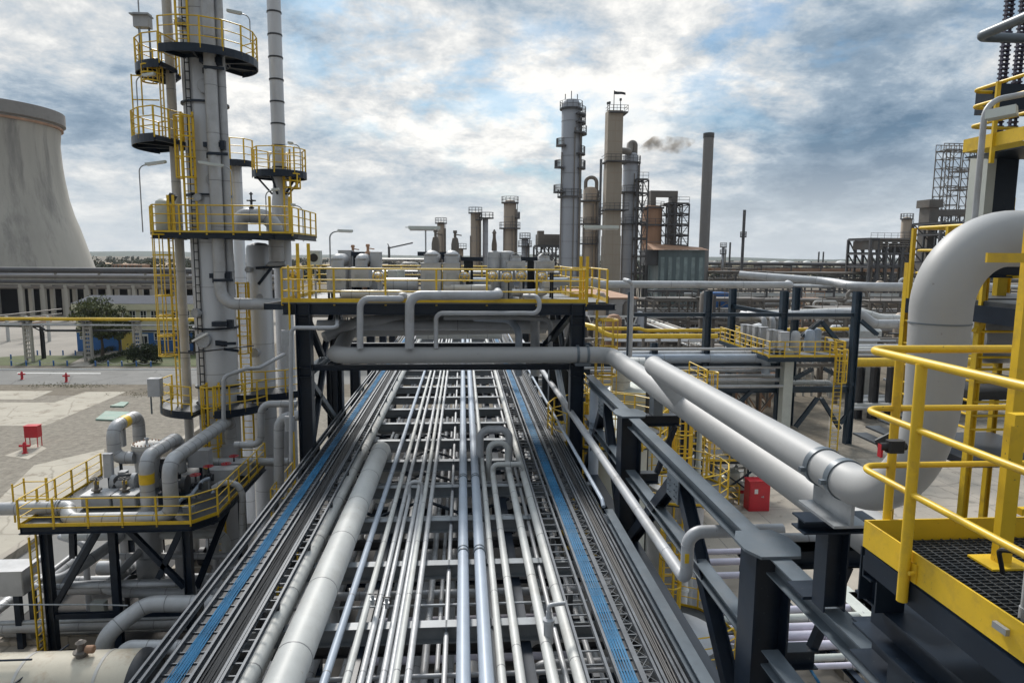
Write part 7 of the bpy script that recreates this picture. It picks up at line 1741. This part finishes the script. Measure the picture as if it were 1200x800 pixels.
# railed pit next to the red cabinet
A = at(815,592,Z=0); B = at(876,596,Z=0)
yy0, yy1 = A.y, A.y+6.5; x0, x1 = A.x-1.6, B.x-.25
t = thing('railed_pit', 'yellow handrail enclosure round dark pumps left of the red fire cabinet', 'railing', ((x0+x1)/2,(yy0+yy1)/2,0))
railing([(x0,yy0,0),(x1,yy0,0),(x1,yy1,0),(x0,yy1,0)], t, 1.15, 1.5, rad=.03, toe=0, closed=True)
MB().box(x0+.2,x1-.2,yy0+.2,yy1-.2,.02,.3).build('plinth', pavem, t, smooth=False)
for i in range(4):
    q = Vector((x0+.8+.9*(i%3), yy0+1+1.4*i, .3)); t = thing('pump', 'dark upright pump inside the yellow enclosure by the red cabinet', 'pump', q, 'pumps inside the yellow enclosure')
    MB().lathe(q, [(.3,0),(.3,.2),(.15,.25),(.15,.7),(.26,.72),(.26,1.5),(.1,1.6)], 14).build('motor', darkst if i%2 else gpipe, t); MB().tube([q+Vector((.2,0,.4)), q+Vector((.7,0,.4)), q+Vector((.7,0,0))], .1, 8, bend=.2).build('pipe_stub', clad, t)
q = at(868,585,Z=0); t = thing('gas_cylinder', 'short red and white cylinder beside the red fire cabinet', 'cylinder', q); MB().lathe(q, [(.22,0),(.22,.9),(.1,1.05),(.05,1.1)], 14).build('shell', lampm, t); MB().band(q+Vector((0,0,.55)),(0,0,1),.225,.2,14).build('red_band', red, t)
# lilac pipes crossing under the truss
rows = [(647,.13),(659,.15),(675,.14),(718,.15),(728,.16),(739,.16),(749,.17),(761,.16),(776,.12),(786,.10)]
LGp = 'lilac pipes crossing below the truss'
for i, (py, r_) in enumerate(rows):
    q = at(800, py, Z=1.1)
    xa = 4.9 if i > 2 else 4.9; xb = 26 if i > 2 else q.x+4
    pts = [(-3.5 if i in (3,5,7) else xa,q.y,1.1),(xb,q.y,1.1)]
    mbx = MB(); 
    pipe(pts, r_, cladl if i not in (4,8) else lampm, ('farthest of the short','second of the short','nearest of the short','farthest of the long','second of the long','third of the long','fourth of the long','fifth of the long','thin sixth of the long','thinnest and nearest of the long')[i]+' lilac-grey pipes crossing low under the truss', bands=2.2, group=LGp, seg=16)
for i, x in enumerate((6.0, 8.2, 10.4, 12.8)):
    t = thing('sleeper', 'dark low pipe sleeper beneath the lilac pipes', 'sleeper', (x,22,0), 'sleepers beneath the lilac pipes'); MB().ibeam((x,14.5,.85),(x,29.5,.85),.22,.2,.02).build('beam', navy, t, smooth=False)
    f = MB().bar((x,15,0),(x,15,.75),.2).build('leg', navy, t, smooth=False); copies(f, [(0,15+3.5*k,0) for k in range(5)], t)
rng = random.Random(31)
for i in range(12):
    q = at(rng.uniform(900,1055), rng.uniform(720,800), Z=.1); r_ = rng.uniform(.15,.35)
    t = thing('small_pump', 'small mixed pump and valve assembly among the low pipes at the lower right', 'pump', (q.x,q.y,0), 'small pumps among the low pipes')
    MB().lathe((q.x,q.y,.55), [(r_*.6,-.5),(r_,-.45),(r_,.1),(r_*.5,.12),(r_*.5,.3),(r_*1.2,.32),(r_*1.2,.5)], 12, rng.choice('xy')).build('motor', rng.choice((gpipe,darkst,clad,lampm)), t); MB().cbox((q.x,q.y,.01),1.1,.7,.28).build('plinth', pavem, t, smooth=False)
for i in range(3):
    q = at(1000+24*i, 700+7*i, Z=1.3); t = thing('cable_cover', 'pale flat-topped trough box beneath the foreground platform', 'trough', (q.x,q.y,0), 'pale trough boxes beneath the platform'); MB().box(q.x-.35,q.x+.35,q.y-2,q.y+1,0,1.2).build('box', cladw, t, smooth=False); MB().box(q.x-.4,q.x+.4,q.y-2.05,q.y+1.05,1.2,1.25).build('lid', lampm, t, smooth=False)
solo(MB().path([at(930,744,Z=.6), at(985,744,Z=.6), at(1040,747,Z=.6)], .03, 6), 'conduit', galv, 'thin conduit crossing in front of the lilac pipes at the lower right', 'conduit')
solo(MB().path([at(985,690,Z=.3), at(925,745,Z=.3), at(960,800,Z=.3)], .05, 6), 'cable', bluec, 'blue cable lying among the low pumps at the lower right', 'cable')
# ================================================================ right foreground: railed grating platform and the steel round it
ZF = 12.80; FX = 2.45; FYb = 3.81
fp_ = thing('grating_platform', 'near grating platform with thick yellow handrails and toe boards, right foreground', 'platform', (3.6, 2.4, ZF))
gr = MB(); x1, y0 = 5.4, .4
n = int((FYb-y0)/.034)
for k in range(n): y = y0+.034*k; gr.box(FX+.02, x1, y, y+.006, ZF-.035, ZF)
n = int((x1-FX)/.06)
for k in range(n): x = FX+.04+.06*k; gr.box(x, x+.008, y0, FYb-.02, ZF-.022, ZF-.001)
gr.build('grating', grate, fp_, smooth=False)
tb = MB(); tb.box(FX-.012, FX, y0, FYb, ZF-.05, ZF+.115); tb.box(FX-.012, x1, FYb, FYb+.012, ZF-.05, ZF+.115)
tb.build('toe_board', yellow, fp_, smooth=False)
eb = MB(); eb.channel((FX+.03, y0, ZF-.18), (FX+.03, FYb-.02, ZF-.12), .09, .13, .012); eb.channel((FX, FYb-.03, ZF-.18), (x1, FYb-.03, ZF-.12), .09, .13, .012)
for k in range(4): eb.ibeam((FX+.09, .7+.95*k, ZF-.14), (x1, .7+.95*k, ZF-.14), .1, .16, .01)
eb.build('edge_beam', navy, fp_, smooth=False)
# handrails with a rounded corner standing proud of the posts
H3 = (1.155, .795, .44)
rl = MB()
for i, h in enumerate(H3): rl.tube([(FX-.045, .3, ZF+h), (FX-.045, FYb+.06, ZF+h), (x1, FYb+.06, ZF+h)], .024 if i == 0 else .0185, 14, bend=.11, nb=8)
rail = rl.build('handrail', yellow, fp_)
def fpost(x, y, z0, z1, r=.029): return MB().cyl((x,y,z0), (x,y,z1), r, seg=14).build('post', yellow, rail)
fpost(FX-.045, 3.38, ZF-.17, ZF+1.145)
fpost(FX+.16, FYb+.055, ZF-.14, ZF+1.145, .026)
fpost(FX-.045, 1.9, ZF-.17, ZF+1.145); fpost(FX+1.6, FYb+.055, ZF-.14, ZF+1.145, .026)
for y in (3.38, 1.9):
    MB().box(FX-.022, FX-.0125, y-.06, y+.06, ZF-.045, ZF+.06).cyl((FX-.05, y-.045, ZF+.01), (FX-.012, y-.045, ZF+.01), .013, seg=6).box(FX-.034,FX-.018,y+.03,y+.036,ZF-.045,ZF+.06).build('clip_plate', yellow, fp_)
# small black clamp with a red tag on the near post
q = at(1046, 521, Y=3.36)
t = thing('pipe_clamp', 'small black clamp with a red tag on the nearest yellow handrail post', 'clamp', q)
MB().cbox(q+Vector((-.01,-.035,-.03)), .09, .05, .065, bev=.01).cyl(q+Vector((-.09,-.03,0)), q+Vector((.05,-.03,0)), .022, seg=10).build('body', black, t); MB().cbox(q+Vector((-.085,-.03,-.055)), .012, .03, .07).build('tag', red, t)
# broad yellow stanchion with a foot plate
X5, Y5 = 3.02, 3.45
st = thing('stanchion', 'broad tall yellow steel stanchion bolted to the near grating platform', 'stanchion', (X5, Y5, ZF))
MB().channel((X5,Y5,ZF+.012), (X5,Y5,ZF+3.4), .085, .05, .008, (0,-1,0)).build('post', yellow, st, smooth=False)
MB().box(X5-.13, X5+.11, Y5-.1, Y5+.09, ZF+.001, ZF+.012).build('foot_plate', yellow, st, smooth=False)
b = MB()
q = at(1166, 302, Y=Y5)
b.box(q.x-.09, X5-.03, Y5-.06, Y5-.045, q.z-.025, q.z+.025)
for h in H3: b.box(X5+.078, X5+1.4, Y5-.02, Y5+.02, ZF+h-.02-.14, ZF+h+.02-.14)
b.build('arm', yellow, st, smooth=False)
q = at(1193, 498, Y=3.2)
MB().cbox(q, .09, .06, .06).build('end_block', yellow, thing('gate_block', 'small bright yellow block at the right picture edge behind the stanchion', 'gate stop', q))
# grey conduit pole on the near edge with bracket
q = at(1200, 700, Z=12.9)
t = thing('conduit_pole', 'grey vertical conduit pole clamped to the toe board at the lower right corner', 'conduit', (q.x, q.y, 12.6))
MB().cyl((q.x+.02,q.y,12.72),(q.x+.02,q.y,15.5),.026,seg=14).cyl((q.x+.02,q.y,12.70),(q.x+.02,q.y,12.85),.031,seg=14).build('pole', gpipe, t)
w_ = at(1180, 722, Z=12.9)
MB().cbox((FX-.03,w_.y+.0,ZF+.03), .02, .08, .03).build('strut', galv, t, smooth=False)
q2 = at(1197, 640, Y=q.y+.1)
MB().tube([(q.x+.05,q.y+.05,13.1),(q.x+.02,q.y+.2,13.05),(q.x+.1,q.y+.25,12.9)], .012, 8, bend=.05).build('cable', black, t)
# supporting steel under the platform
sf = thing('steel_substructure', 'navy steel beams and stub column carrying the near grating platform', 'steel frame', (3.6, 3, 11))
ZS = 12.2
e0 = at(1002, 690, Z=ZS); xb = e0.x+.14
MB().ibeam((xb, .4, ZS-.13), (xb, e0.y, ZS-.13), .28, .26, .018).build('beam', navy, sf, smooth=False)
cq = at(1040, 716, Z=ZS)
MB().ibeam((cq.x, cq.y+.08, ZS+.002), (cq.x, cq.y+.08, ZF-.225), .2, .2, .014).build('stub_column', navy, sf, smooth=False)
e1 = at(998, 722, Z=11.6)
MB().ibeam((e1.x+.2, .4, 11.45), (e1.x+.2, e1.y, 11.45), .40, .3, .02).build('beam', navy, sf, smooth=False)
MB().ibeam((xb+.5, .4, ZS-.16), (xb+.5, e0.y-.2, ZS-.16), .3, .3, .02).build('beam', navy, sf, smooth=False)
MB().cbox((xb, e0.y-.5, 9.0), .24, .24, ZS-.27-9).build('lower_column', navy, sf, smooth=False)
# plate girder linking it to the truss
MB().ibeam((4.5, 8.86, 10.32), (8.5, 8.86, 10.32), .28, .28, .02).build('beam', navy, sf, smooth=False)
pipe([at(900,632,Y=9.6)+Vector((0,0,0)), at(1100,632,Y=9.6)], .1, gpipe, 'short level grey pipe behind the nearest truss column, right side', bands=1)
# ---- upper right: next tower of the structure
UT = thing('access_tower', 'navy and yellow access tower rising at the right picture edge', 'access tower', at(1185, 420, Y=8.6))
def U(px, py, Y): return at(px, py, Y=Y)
Yu = 8.6
x0, x1u = U(1163,230,Yu).x, U(1186,230,Yu).x; za, zb = U(1170,272,Yu).z, U(1170,182,Yu).z
MB().box(x0,x1u+.05,Yu,Yu+.35,za,zb).build('plate_column', navy, UT, smooth=False)
MB().box(x0-.12,x0-.002,Yu-.02,Yu+.3,za-.2,zb).build('pale_flange', lampm, UT, smooth=False)
MB().box(x0-.2,x1u+1.5,Yu-.1,Yu+.5,za-.3,za-.02).build('beam', navy, UT, smooth=False)
bx0 = U(1152,170,Yu-.3).x; zq0, zq1 = U(1160,182,Yu-.3).z, U(1160,165,Yu-.3).z
MB().box(bx0,bx0+2.5,Yu-3.5,Yu,zq0,zq1-.16).build('floor_beam', navy, UT, smooth=False)
MB().box(bx0-.02,bx0-.002,Yu-3.5,Yu,zq1-.1,zq1+.06).box(bx0-.02,bx0+2.5,Yu+.002,Yu+.02,zq1-.1,zq1+.06).build('toe_board', yellow, UT, smooth=False)
pr = MB()
for py in (98,118,142):
    z = U(1160,py,Yu-.4).z; pr.tube([(bx0+2.5,Yu+.02,z),(bx0+.02,Yu+.02,z),(bx0+.02,Yu-3.5,z)], .022, 10, bend=.14)
r1 = pr.build('handrail', yellow, UT)
for y in (Yu-.5, Yu-2.0): MB().bar((bx0-.03,y,zq1-.3),(bx0-.03,y,U(1160,98,Yu-.4).z),.05,.03,(0,1,0)).build('post', yellow, r1, smooth=False)
MB().box(U(1163,115,Yu).x,U(1163,115,Yu).x+1.6,Yu-.1,Yu+.3,U(1163,130,Yu).z,U(1163,100,Yu).z).build('upper_beam', navy, UT, smooth=False)
lo = thing('guard_pipe', 'dark grey bent guard pipe high at the right picture edge', 'pipe', U(1160,45,Yu))
z = U(1160,44,Yu).z; MB().tube([(bx0+2.6,Yu,z),(bx0+.03,Yu,z),(bx0+.03,Yu-3.6,z)], .06, 12, bend=.12).build('pipe_run', gsteel, lo)
for px, nm in ((1176,'left'),(1193,'right')):
    x = U(px,80,Yu+.8).x; z = U(px,160,Yu+.8).z; zt = U(px,-40,Yu+.8).z; cm2 = MB()
    while z < zt: cm2.box(x-.055,x+.055,Yu+.76,Yu+.84,z,z+.022); cm2.box(x-.05,x-.03,Yu+.78,Yu+.82,z+.02,z+.062); cm2.box(x+.03,x+.05,Yu+.78,Yu+.82,z+.02,z+.062); z += .06
    solo(cm2, 'hoist_chain', mat('drag_chain_plastic',(.035,.03,.06),0,.5,.2,3), 'dark drag chain hanging high at the right picture edge, '+nm+' one', 'chain', 'drag chains at the right edge')
lp = U(1139, 292, 7.4)
t = thing('tube_lamp', 'tube lamp on a grey pole with a bent top right of the foreground elbow', 'lamp', lp)
zt = U(1147,143,7.4).z
MB().tube([lp, Vector((lp.x,7.4,zt+.22)), Vector((lp.x+.75,7.3,zt+.36))], .032, 12, bend=.22).build('pole', gpipe, t)
MB().extrude([(-.1,-.03),(.1,-.03),(.07,.07),(-.07,.07)], U(1156,138,7.3), U(1192,131,7.1)).build('housing', lampm, t)
# round-cornered railing behind the foreground elbow
zr2 = U(1075,345,10.8).z
rp = thing('railed_landing', 'rounded yellow-railed landing behind the foreground elbow', 'platform', U(1110,345,10.8))
pa = U(1069,300,10.8)
MB().box(pa.x,pa.x+3.2,7.6,10.8,zr2-.06,zr2).build('deck', grate, rp, smooth=False)
MB().channel((pa.x,7.6,zr2-.18),(pa.x,10.8,zr2-.18),.1,.24,.012).build('edge_beam', navy, rp, smooth=False)
railing([(pa.x+3.2,10.8,zr2),(pa.x,10.8,zr2),(pa.x,7.6,zr2)], rp, 1.08, .8, rad=.026, toe=0, bend=.2, seg=10)
gp2 = MB(); gp2.bar((U(1181,240,10.2).x,10.2,zr2),(U(1181,240,10.2).x,10.2,U(1181,232,10.2).z),.16,.1,(0,1,0)); gp2.build('gate_post', yellow, rp, smooth=False)
# stair tower seen under the elbow
Ys = 9.4
stt = thing('stair_tower', 'yellow-framed stair tower with dark landings seen right of the vertical foreground pipe', 'stair tower', U(1160,560,Ys))
x0s, x1s = XY(1156,Ys), XY(1290,Ys)
for x, y in ((x0s,Ys),(x0s,Ys+1.7),(x1s,Ys),(x1s,Ys+1.7)): MB().ibeam((x,y,0),(x,y,U(1160,330,Ys).z+.25),.10,.10,.012,(1,0,0)).build('post', yellow, stt, smooth=False)
for py in (350,460,540): z = U(1165,py,Ys).z; MB().box(x0s+.05,x1s-.05,Ys+.06,Ys+1.65,z-.12,z).build('landing', darkst, stt, smooth=False)
rr = MB()
for py in (372,388,418,432,447,470,486,502): z = U(1165,py,Ys).z; rr.tube([(x0s-.02,Ys+1.7,z),(x0s-.02,Ys-.05,z),(x1s,Ys-.05,z)], .02, 8, bend=.08)
rr.build('handrail', yellow, stt)
MB().bar(U(1143,390,Ys), U(1160,362,Ys), .08).build('brace', yellow, stt, smooth=False)
dm = U(1168,395,11); t = thing('horizontal_drum', 'small grey drum end seen between the stair tower landings', 'drum', dm); MB().lathe(dm, [(.01,-.5),(.35,-.45),(.45,-.2),(.45,1.2)], 20, 'x').build('shell', gpipe, t)

fl = MB()
for k in range(9):                                   # flight of steps between the two lower landings
    z = U(1165,540,Ys).z+(U(1165,460,Ys).z-U(1165,540,Ys).z)*k/9; fl.box(x1s-2.6+.22*k,x1s-2.35+.22*k,Ys+.9,Ys+1.6,z,z+.03)
fl.bar((x1s-2.6,Ys+.9,U(1165,540,Ys).z),(x1s-.5,Ys+.9,U(1165,460,Ys).z),.03,.2).build('stair_flight', grate, stt, smooth=False)
# columns that carry the upper tower and the landing, beyond the right edge of the picture
XC = bx0+2.7; ztop_ = U(1193,-45,Yu+.8).z
for y in (Yu-3.3, Yu+.8): MB().ibeam((XC,y,0),(XC,y,ztop_),.35,.35,.025,(1,0,0)).build('column', navy, UT, smooth=False)
MB().ibeam((U(1176,80,Yu+.8).x-.3,Yu+.8,ztop_-.15),(XC,Yu+.8,ztop_-.15),.25,.3,.02).build('top_beam', navy, UT, smooth=False)
MB().ibeam((U(1163,230,Yu).x-.15,Yu+.2,za-.45),(XC,Yu+.2,za-.45),.25,.3,.02).build('beam', navy, UT, smooth=False)
for y in (7.8, 10.6):
    MB().ibeam((pa.x+3.1,y,0),(pa.x+3.1,y,zr2-.06),.25,.25,.02,(1,0,0)).build('column', navy, rp, smooth=False)
    MB().ibeam((pa.x+.1,y,zr2-.2),(pa.x+3.0,y,zr2-.2),.15,.24,.015).build('floor_beam', navy, rp, smooth=False)
# ================================================================ dense process equipment on the right, between the truss and the cross rack
rng = random.Random(101)
def module(px, Y, w, d, zs, label, nrail=True):
    x = XY(px, Y)
    t = thing('process_module', label, 'process module', (x+w/2, Y, 0), 'equipment modules right of the truss')
    pts = [(x,Y),(x+w,Y),(x,Y+d),(x+w,Y+d)]
    f = MB().ibeam((x,Y,0),(x,Y,zs[-1]),.2,.2,.02,(1,0,0)).build('post', navyr, t, smooth=False); copies(f, [(a,b,0) for a,b in pts], t)
    for z in zs:
        b = MB()
        for yy in (Y, Y+d): b.ibeam((x+.1,yy,z-.12),(x+w-.1,yy,z-.12),.16,.22,.015)
        for xx in (x, x+w): b.ibeam((xx,Y-.1,z-.13),(xx,Y+d+.1,z-.13),.16,.22,.015)
        b.box(x-.3,x+w+.3,Y-.3,Y+d+.3,z,z+.04); b.build('floor', grate, t, smooth=False)
        if nrail: railing([(x-.3,Y+d+.3,z+.04),(x-.3,Y-.3,z+.04),(x+w+.3,Y-.3,z+.04),(x+w+.3,Y+d+.3,z+.04)], t, 1.1, 1.3, rad=.03, toe=.12, bend=.05)
    br = MB(); br.bar((x,Y-.02,.2),(x+w,Y-.02,zs[0]-.3),.09).bar((x+w,Y+.02,.2),(x,Y+.02,zs[0]-.3),.09); br.build('brace', navyr, t, smooth=False)
    ladder((x+w+.45, Y+.4, 0), zs[-1]+1.0, t, (1,0), .45, cage=(2.3, zs[-1]+.9))
    return x
for i, (px, Y, w, d, zs, nm) in enumerate(((716,32,3.2,2.6,[3.4,6.6],'two-storey equipment frame with yellow railings behind the first truss bay'),(762,36,3.0,2.4,[4.2,7.2],'two-storey yellow-railed equipment frame left of the pale post'),(846,38,3.0,2.0,[2.6],'low yellow-railed equipment frame in front of the cross rack posts'),(700,40,3.4,2.4,[3.2,6.0],'farther two-storey yellow-railed frame just right of the portal leg'))):
    x = module(px, Y, w, d, zs, nm)
    for j in range(5):
        xx, yy, z0 = x+.4+rng.random()*(w-.8), Y+.4+rng.random()*(d-.8), rng.choice([.0]+[z+.04 for z in zs]); r_ = rng.uniform(.14,.4); h = rng.uniform(.8,1.9)
        t = thing('process_pot', 'small upright vessel standing in an equipment frame right of the truss', 'vessel', (xx,yy,z0), 'small vessels in the equipment frames')
        MB().lathe((xx,yy,z0), [(r_*.8,0),(r_,.1),(r_,h),(r_*.6,h+r_*.3),(r_*.2,h+r_*.4),(r_*.2,h+r_*.4+.15)], 16).build('shell', rng.choice((clad,lampm,gpipe,cladw)), t); MB().band((xx,yy,z0+h*.6),(0,0,1),r_*1.05,.06,16).build('band', galv, t)
    for j in range(6):
        z = rng.uniform(.6, zs[-1]+.8); yy = Y+rng.uniform(0,d); r_ = rng.uniform(.05,.13); xx = x+rng.uniform(.2,w-.2)
        pipe([(xx,yy,0),(xx,yy,z),(xx+rng.choice((-1,1))*rng.uniform(1,2.6),yy,z),(xx+rng.choice((-1,1))*.01+2.6,yy+1.2,z)], r_, rng.choice((clad,cladw,gpipe,lampm)), 'small bent pipe rising through an equipment frame right of the truss', bend=r_*2.5, group='small pipes in the equipment frames', seg=8)
# ground pipe ways between them
for i, (py, r_, m_) in enumerate(((505,.12,clad),(511,.16,cladw),(518,.1,gpipe),(540,.13,clad),(548,.1,cladb),(478,.14,cladw),(486,.12,clad))):
    q = at(760, py, Z=1.0)
    pipe([(5.2,q.y,1.0),(q.x+rng.uniform(1,4),q.y,1.0),(q.x+rng.uniform(1,4),q.y,.2)], r_, m_, ('third nearest','fourth nearest','fifth nearest','nearest thick','second nearest bluish','farthest thick','second farthest')[i]+' pipe laid low across the paving right of the truss', bend=.3, bands=2, group='low pipes across the paving', seg=10)
# ---------------------------------------------------------------- more of the distant plant
for i in range(26):
    Yq = rng.choice((60,68,74,84,92,104,116,118,128,150)); lo = 700 if Yq < 80 else 715 if Yq < 120 else 838
    xq = XY(rng.uniform(lo,1065), Yq); k = i % 3
    if k == 0:
        H = [rng.uniform(2.6,3.4), rng.uniform(5,6.2)]+([rng.uniform(7.5,9)] if Yq > 90 else [])
        lattice_frame(xq, xq+rng.uniform(3,8), Yq, Yq+3, [0]+H, 'slim open steel frame standing in the distant plant right of the portal', rng.choice((oldst,darkplant,rust)), 3, 1, .18, floors=True, group='slim frames in the distant plant', rails=True)
    elif k == 1:
        t = thing('pipe_manifold', 'cluster of upright pipe ends joined by a header in the distant plant', 'manifold', (xq,Yq,0), 'pipe manifolds in the distant plant'); n = rng.randint(4,8); mm = MB(); hh = rng.uniform(2.5,5.5)
        mm.path([(xq-.5,Yq,hh*.8),(xq+n*.9,Yq,hh*.8)], .22, 8)
        for j in range(n): mm.path(fillet([(xq+.9*j,Yq,0),(xq+.9*j,Yq,hh),(xq+.9*j,Yq+1.5,hh)],.4,4), .13, 8)
        mm.build('pipe_run', rng.choice((oldpipe,clad,cladw,rust)), t)
    else:
        r_ = rng.uniform(.5,.9); t = thing('small_column', 'small upright column with a ladder in the distant plant', 'column', (xq,Yq,0), 'small columns in the distant plant'); hh = rng.uniform(6,10.5)
        MB().lathe((xq,Yq,0), [(r_,0),(r_,hh),(r_*.6,hh+.4),(.01,hh+.5)], 14).build('shell', rng.choice((fartow,fartan,rust,oldst)), t); MB().bar((xq+r_+.12,Yq-.2,0),(xq+r_+.12,Yq-.2,hh),.28,.06).build('ladder', darkplant, t, smooth=False); MB().sector((xq,Yq),r_,r_+.7,PI,2*PI,hh*.75,hh*.75+.15,10).build('platform', darkplant, t, smooth=False)
# conduits and clutter below the skid, left
for i, (x, y, h, r_) in enumerate(((-15.2,27.4,2.8,.12),(-14.1,28.2,3.3,.16),(-12.9,29,3.0,.1),(-11.6,27.6,3.2,.2),(-10.6,28.8,3.6,.13),(-13.4,26.8,1.6,.1))):
    pipe([(x,y,0),(x,y,h),(x+1.4*(1 if i%2 else -1),y+.8,h)], r_, (gpipe,clad,darkst)[i%3], ('first','second','third','fourth','fifth','sixth')[i]+' upright bent pipe from the left in the shade under the skid', bend=.3, group='upright pipes under the skid')
for i, (x, y) in enumerate(((-15.2,29.5),(-12.2,30.5),(-10.4,26.6),(-14.2,25.0))):
    t = thing('pump', ('pump at the far left','pump in the middle','pump at the right','pump in front')[i]+' in the shade under the skid platform', 'pump', (x,y,0), 'pumps under the skid')
    MB().lathe((x,y,.8), [(.2,-.7),(.3,-.65),(.3,0),(.18,.02),(.18,.25),(.4,.27),(.4,.5),(.12,.55)], 16, 'x').build('motor', (gpipe,darkst)[i%2], t); MB().cbox((x,y,0),1.7,.9,.45).build('plinth', pavem, t, smooth=False)
for i, (py, z) in enumerate(((741,.6),(728,1.3))):
    q = at(60, py, Z=z); pipe([(q.x-5,q.y,z),(-9.9,q.y,z)], .09, galv, ('lower','upper')[i]+' thin level pipe close behind the skid front legs', group='thin level pipes behind the skid legs')

for i, (y, z, r_, x0, x1) in enumerate(((24.2,1.1,.2,-17.5,-9.5),(25.1,2.2,.14,-17,-9.5),(26.3,1.5,.26,-16.5,-9.5),(27.2,3.2,.17,-16,-9.6),(23.6,2.9,.1,-15,-9.5),(28.1,.9,.2,-17,-9.5))):
    pipe([(x0,y+2.5,z),(x0,y,z),(x1,y,z),(x1,y,z-.8)], r_, (clad,gpipe,clad,cladw,gpipe,clad)[i], ('first','second','third','fourth','fifth','sixth')[i]+' level clad pipe threading the shade below the skid platform', bend=r_*3, bands=1.3, group='level pipes below the skid')
for i, (x, y) in enumerate(((-13.2,24.4),(-11.2,25.6))):
    t = thing('instrument_stand', ('left','right')[i]+' grey instrument box on a post in the shade below the skid', 'instrument box', (x,y,0)); MB().cbox((x,y,1.3),.5,.3,.6,bev=.02).build('box', lampm, t); MB().cyl((x,y,0),(x,y,1.3),.04,seg=8).build('post', galv, t)
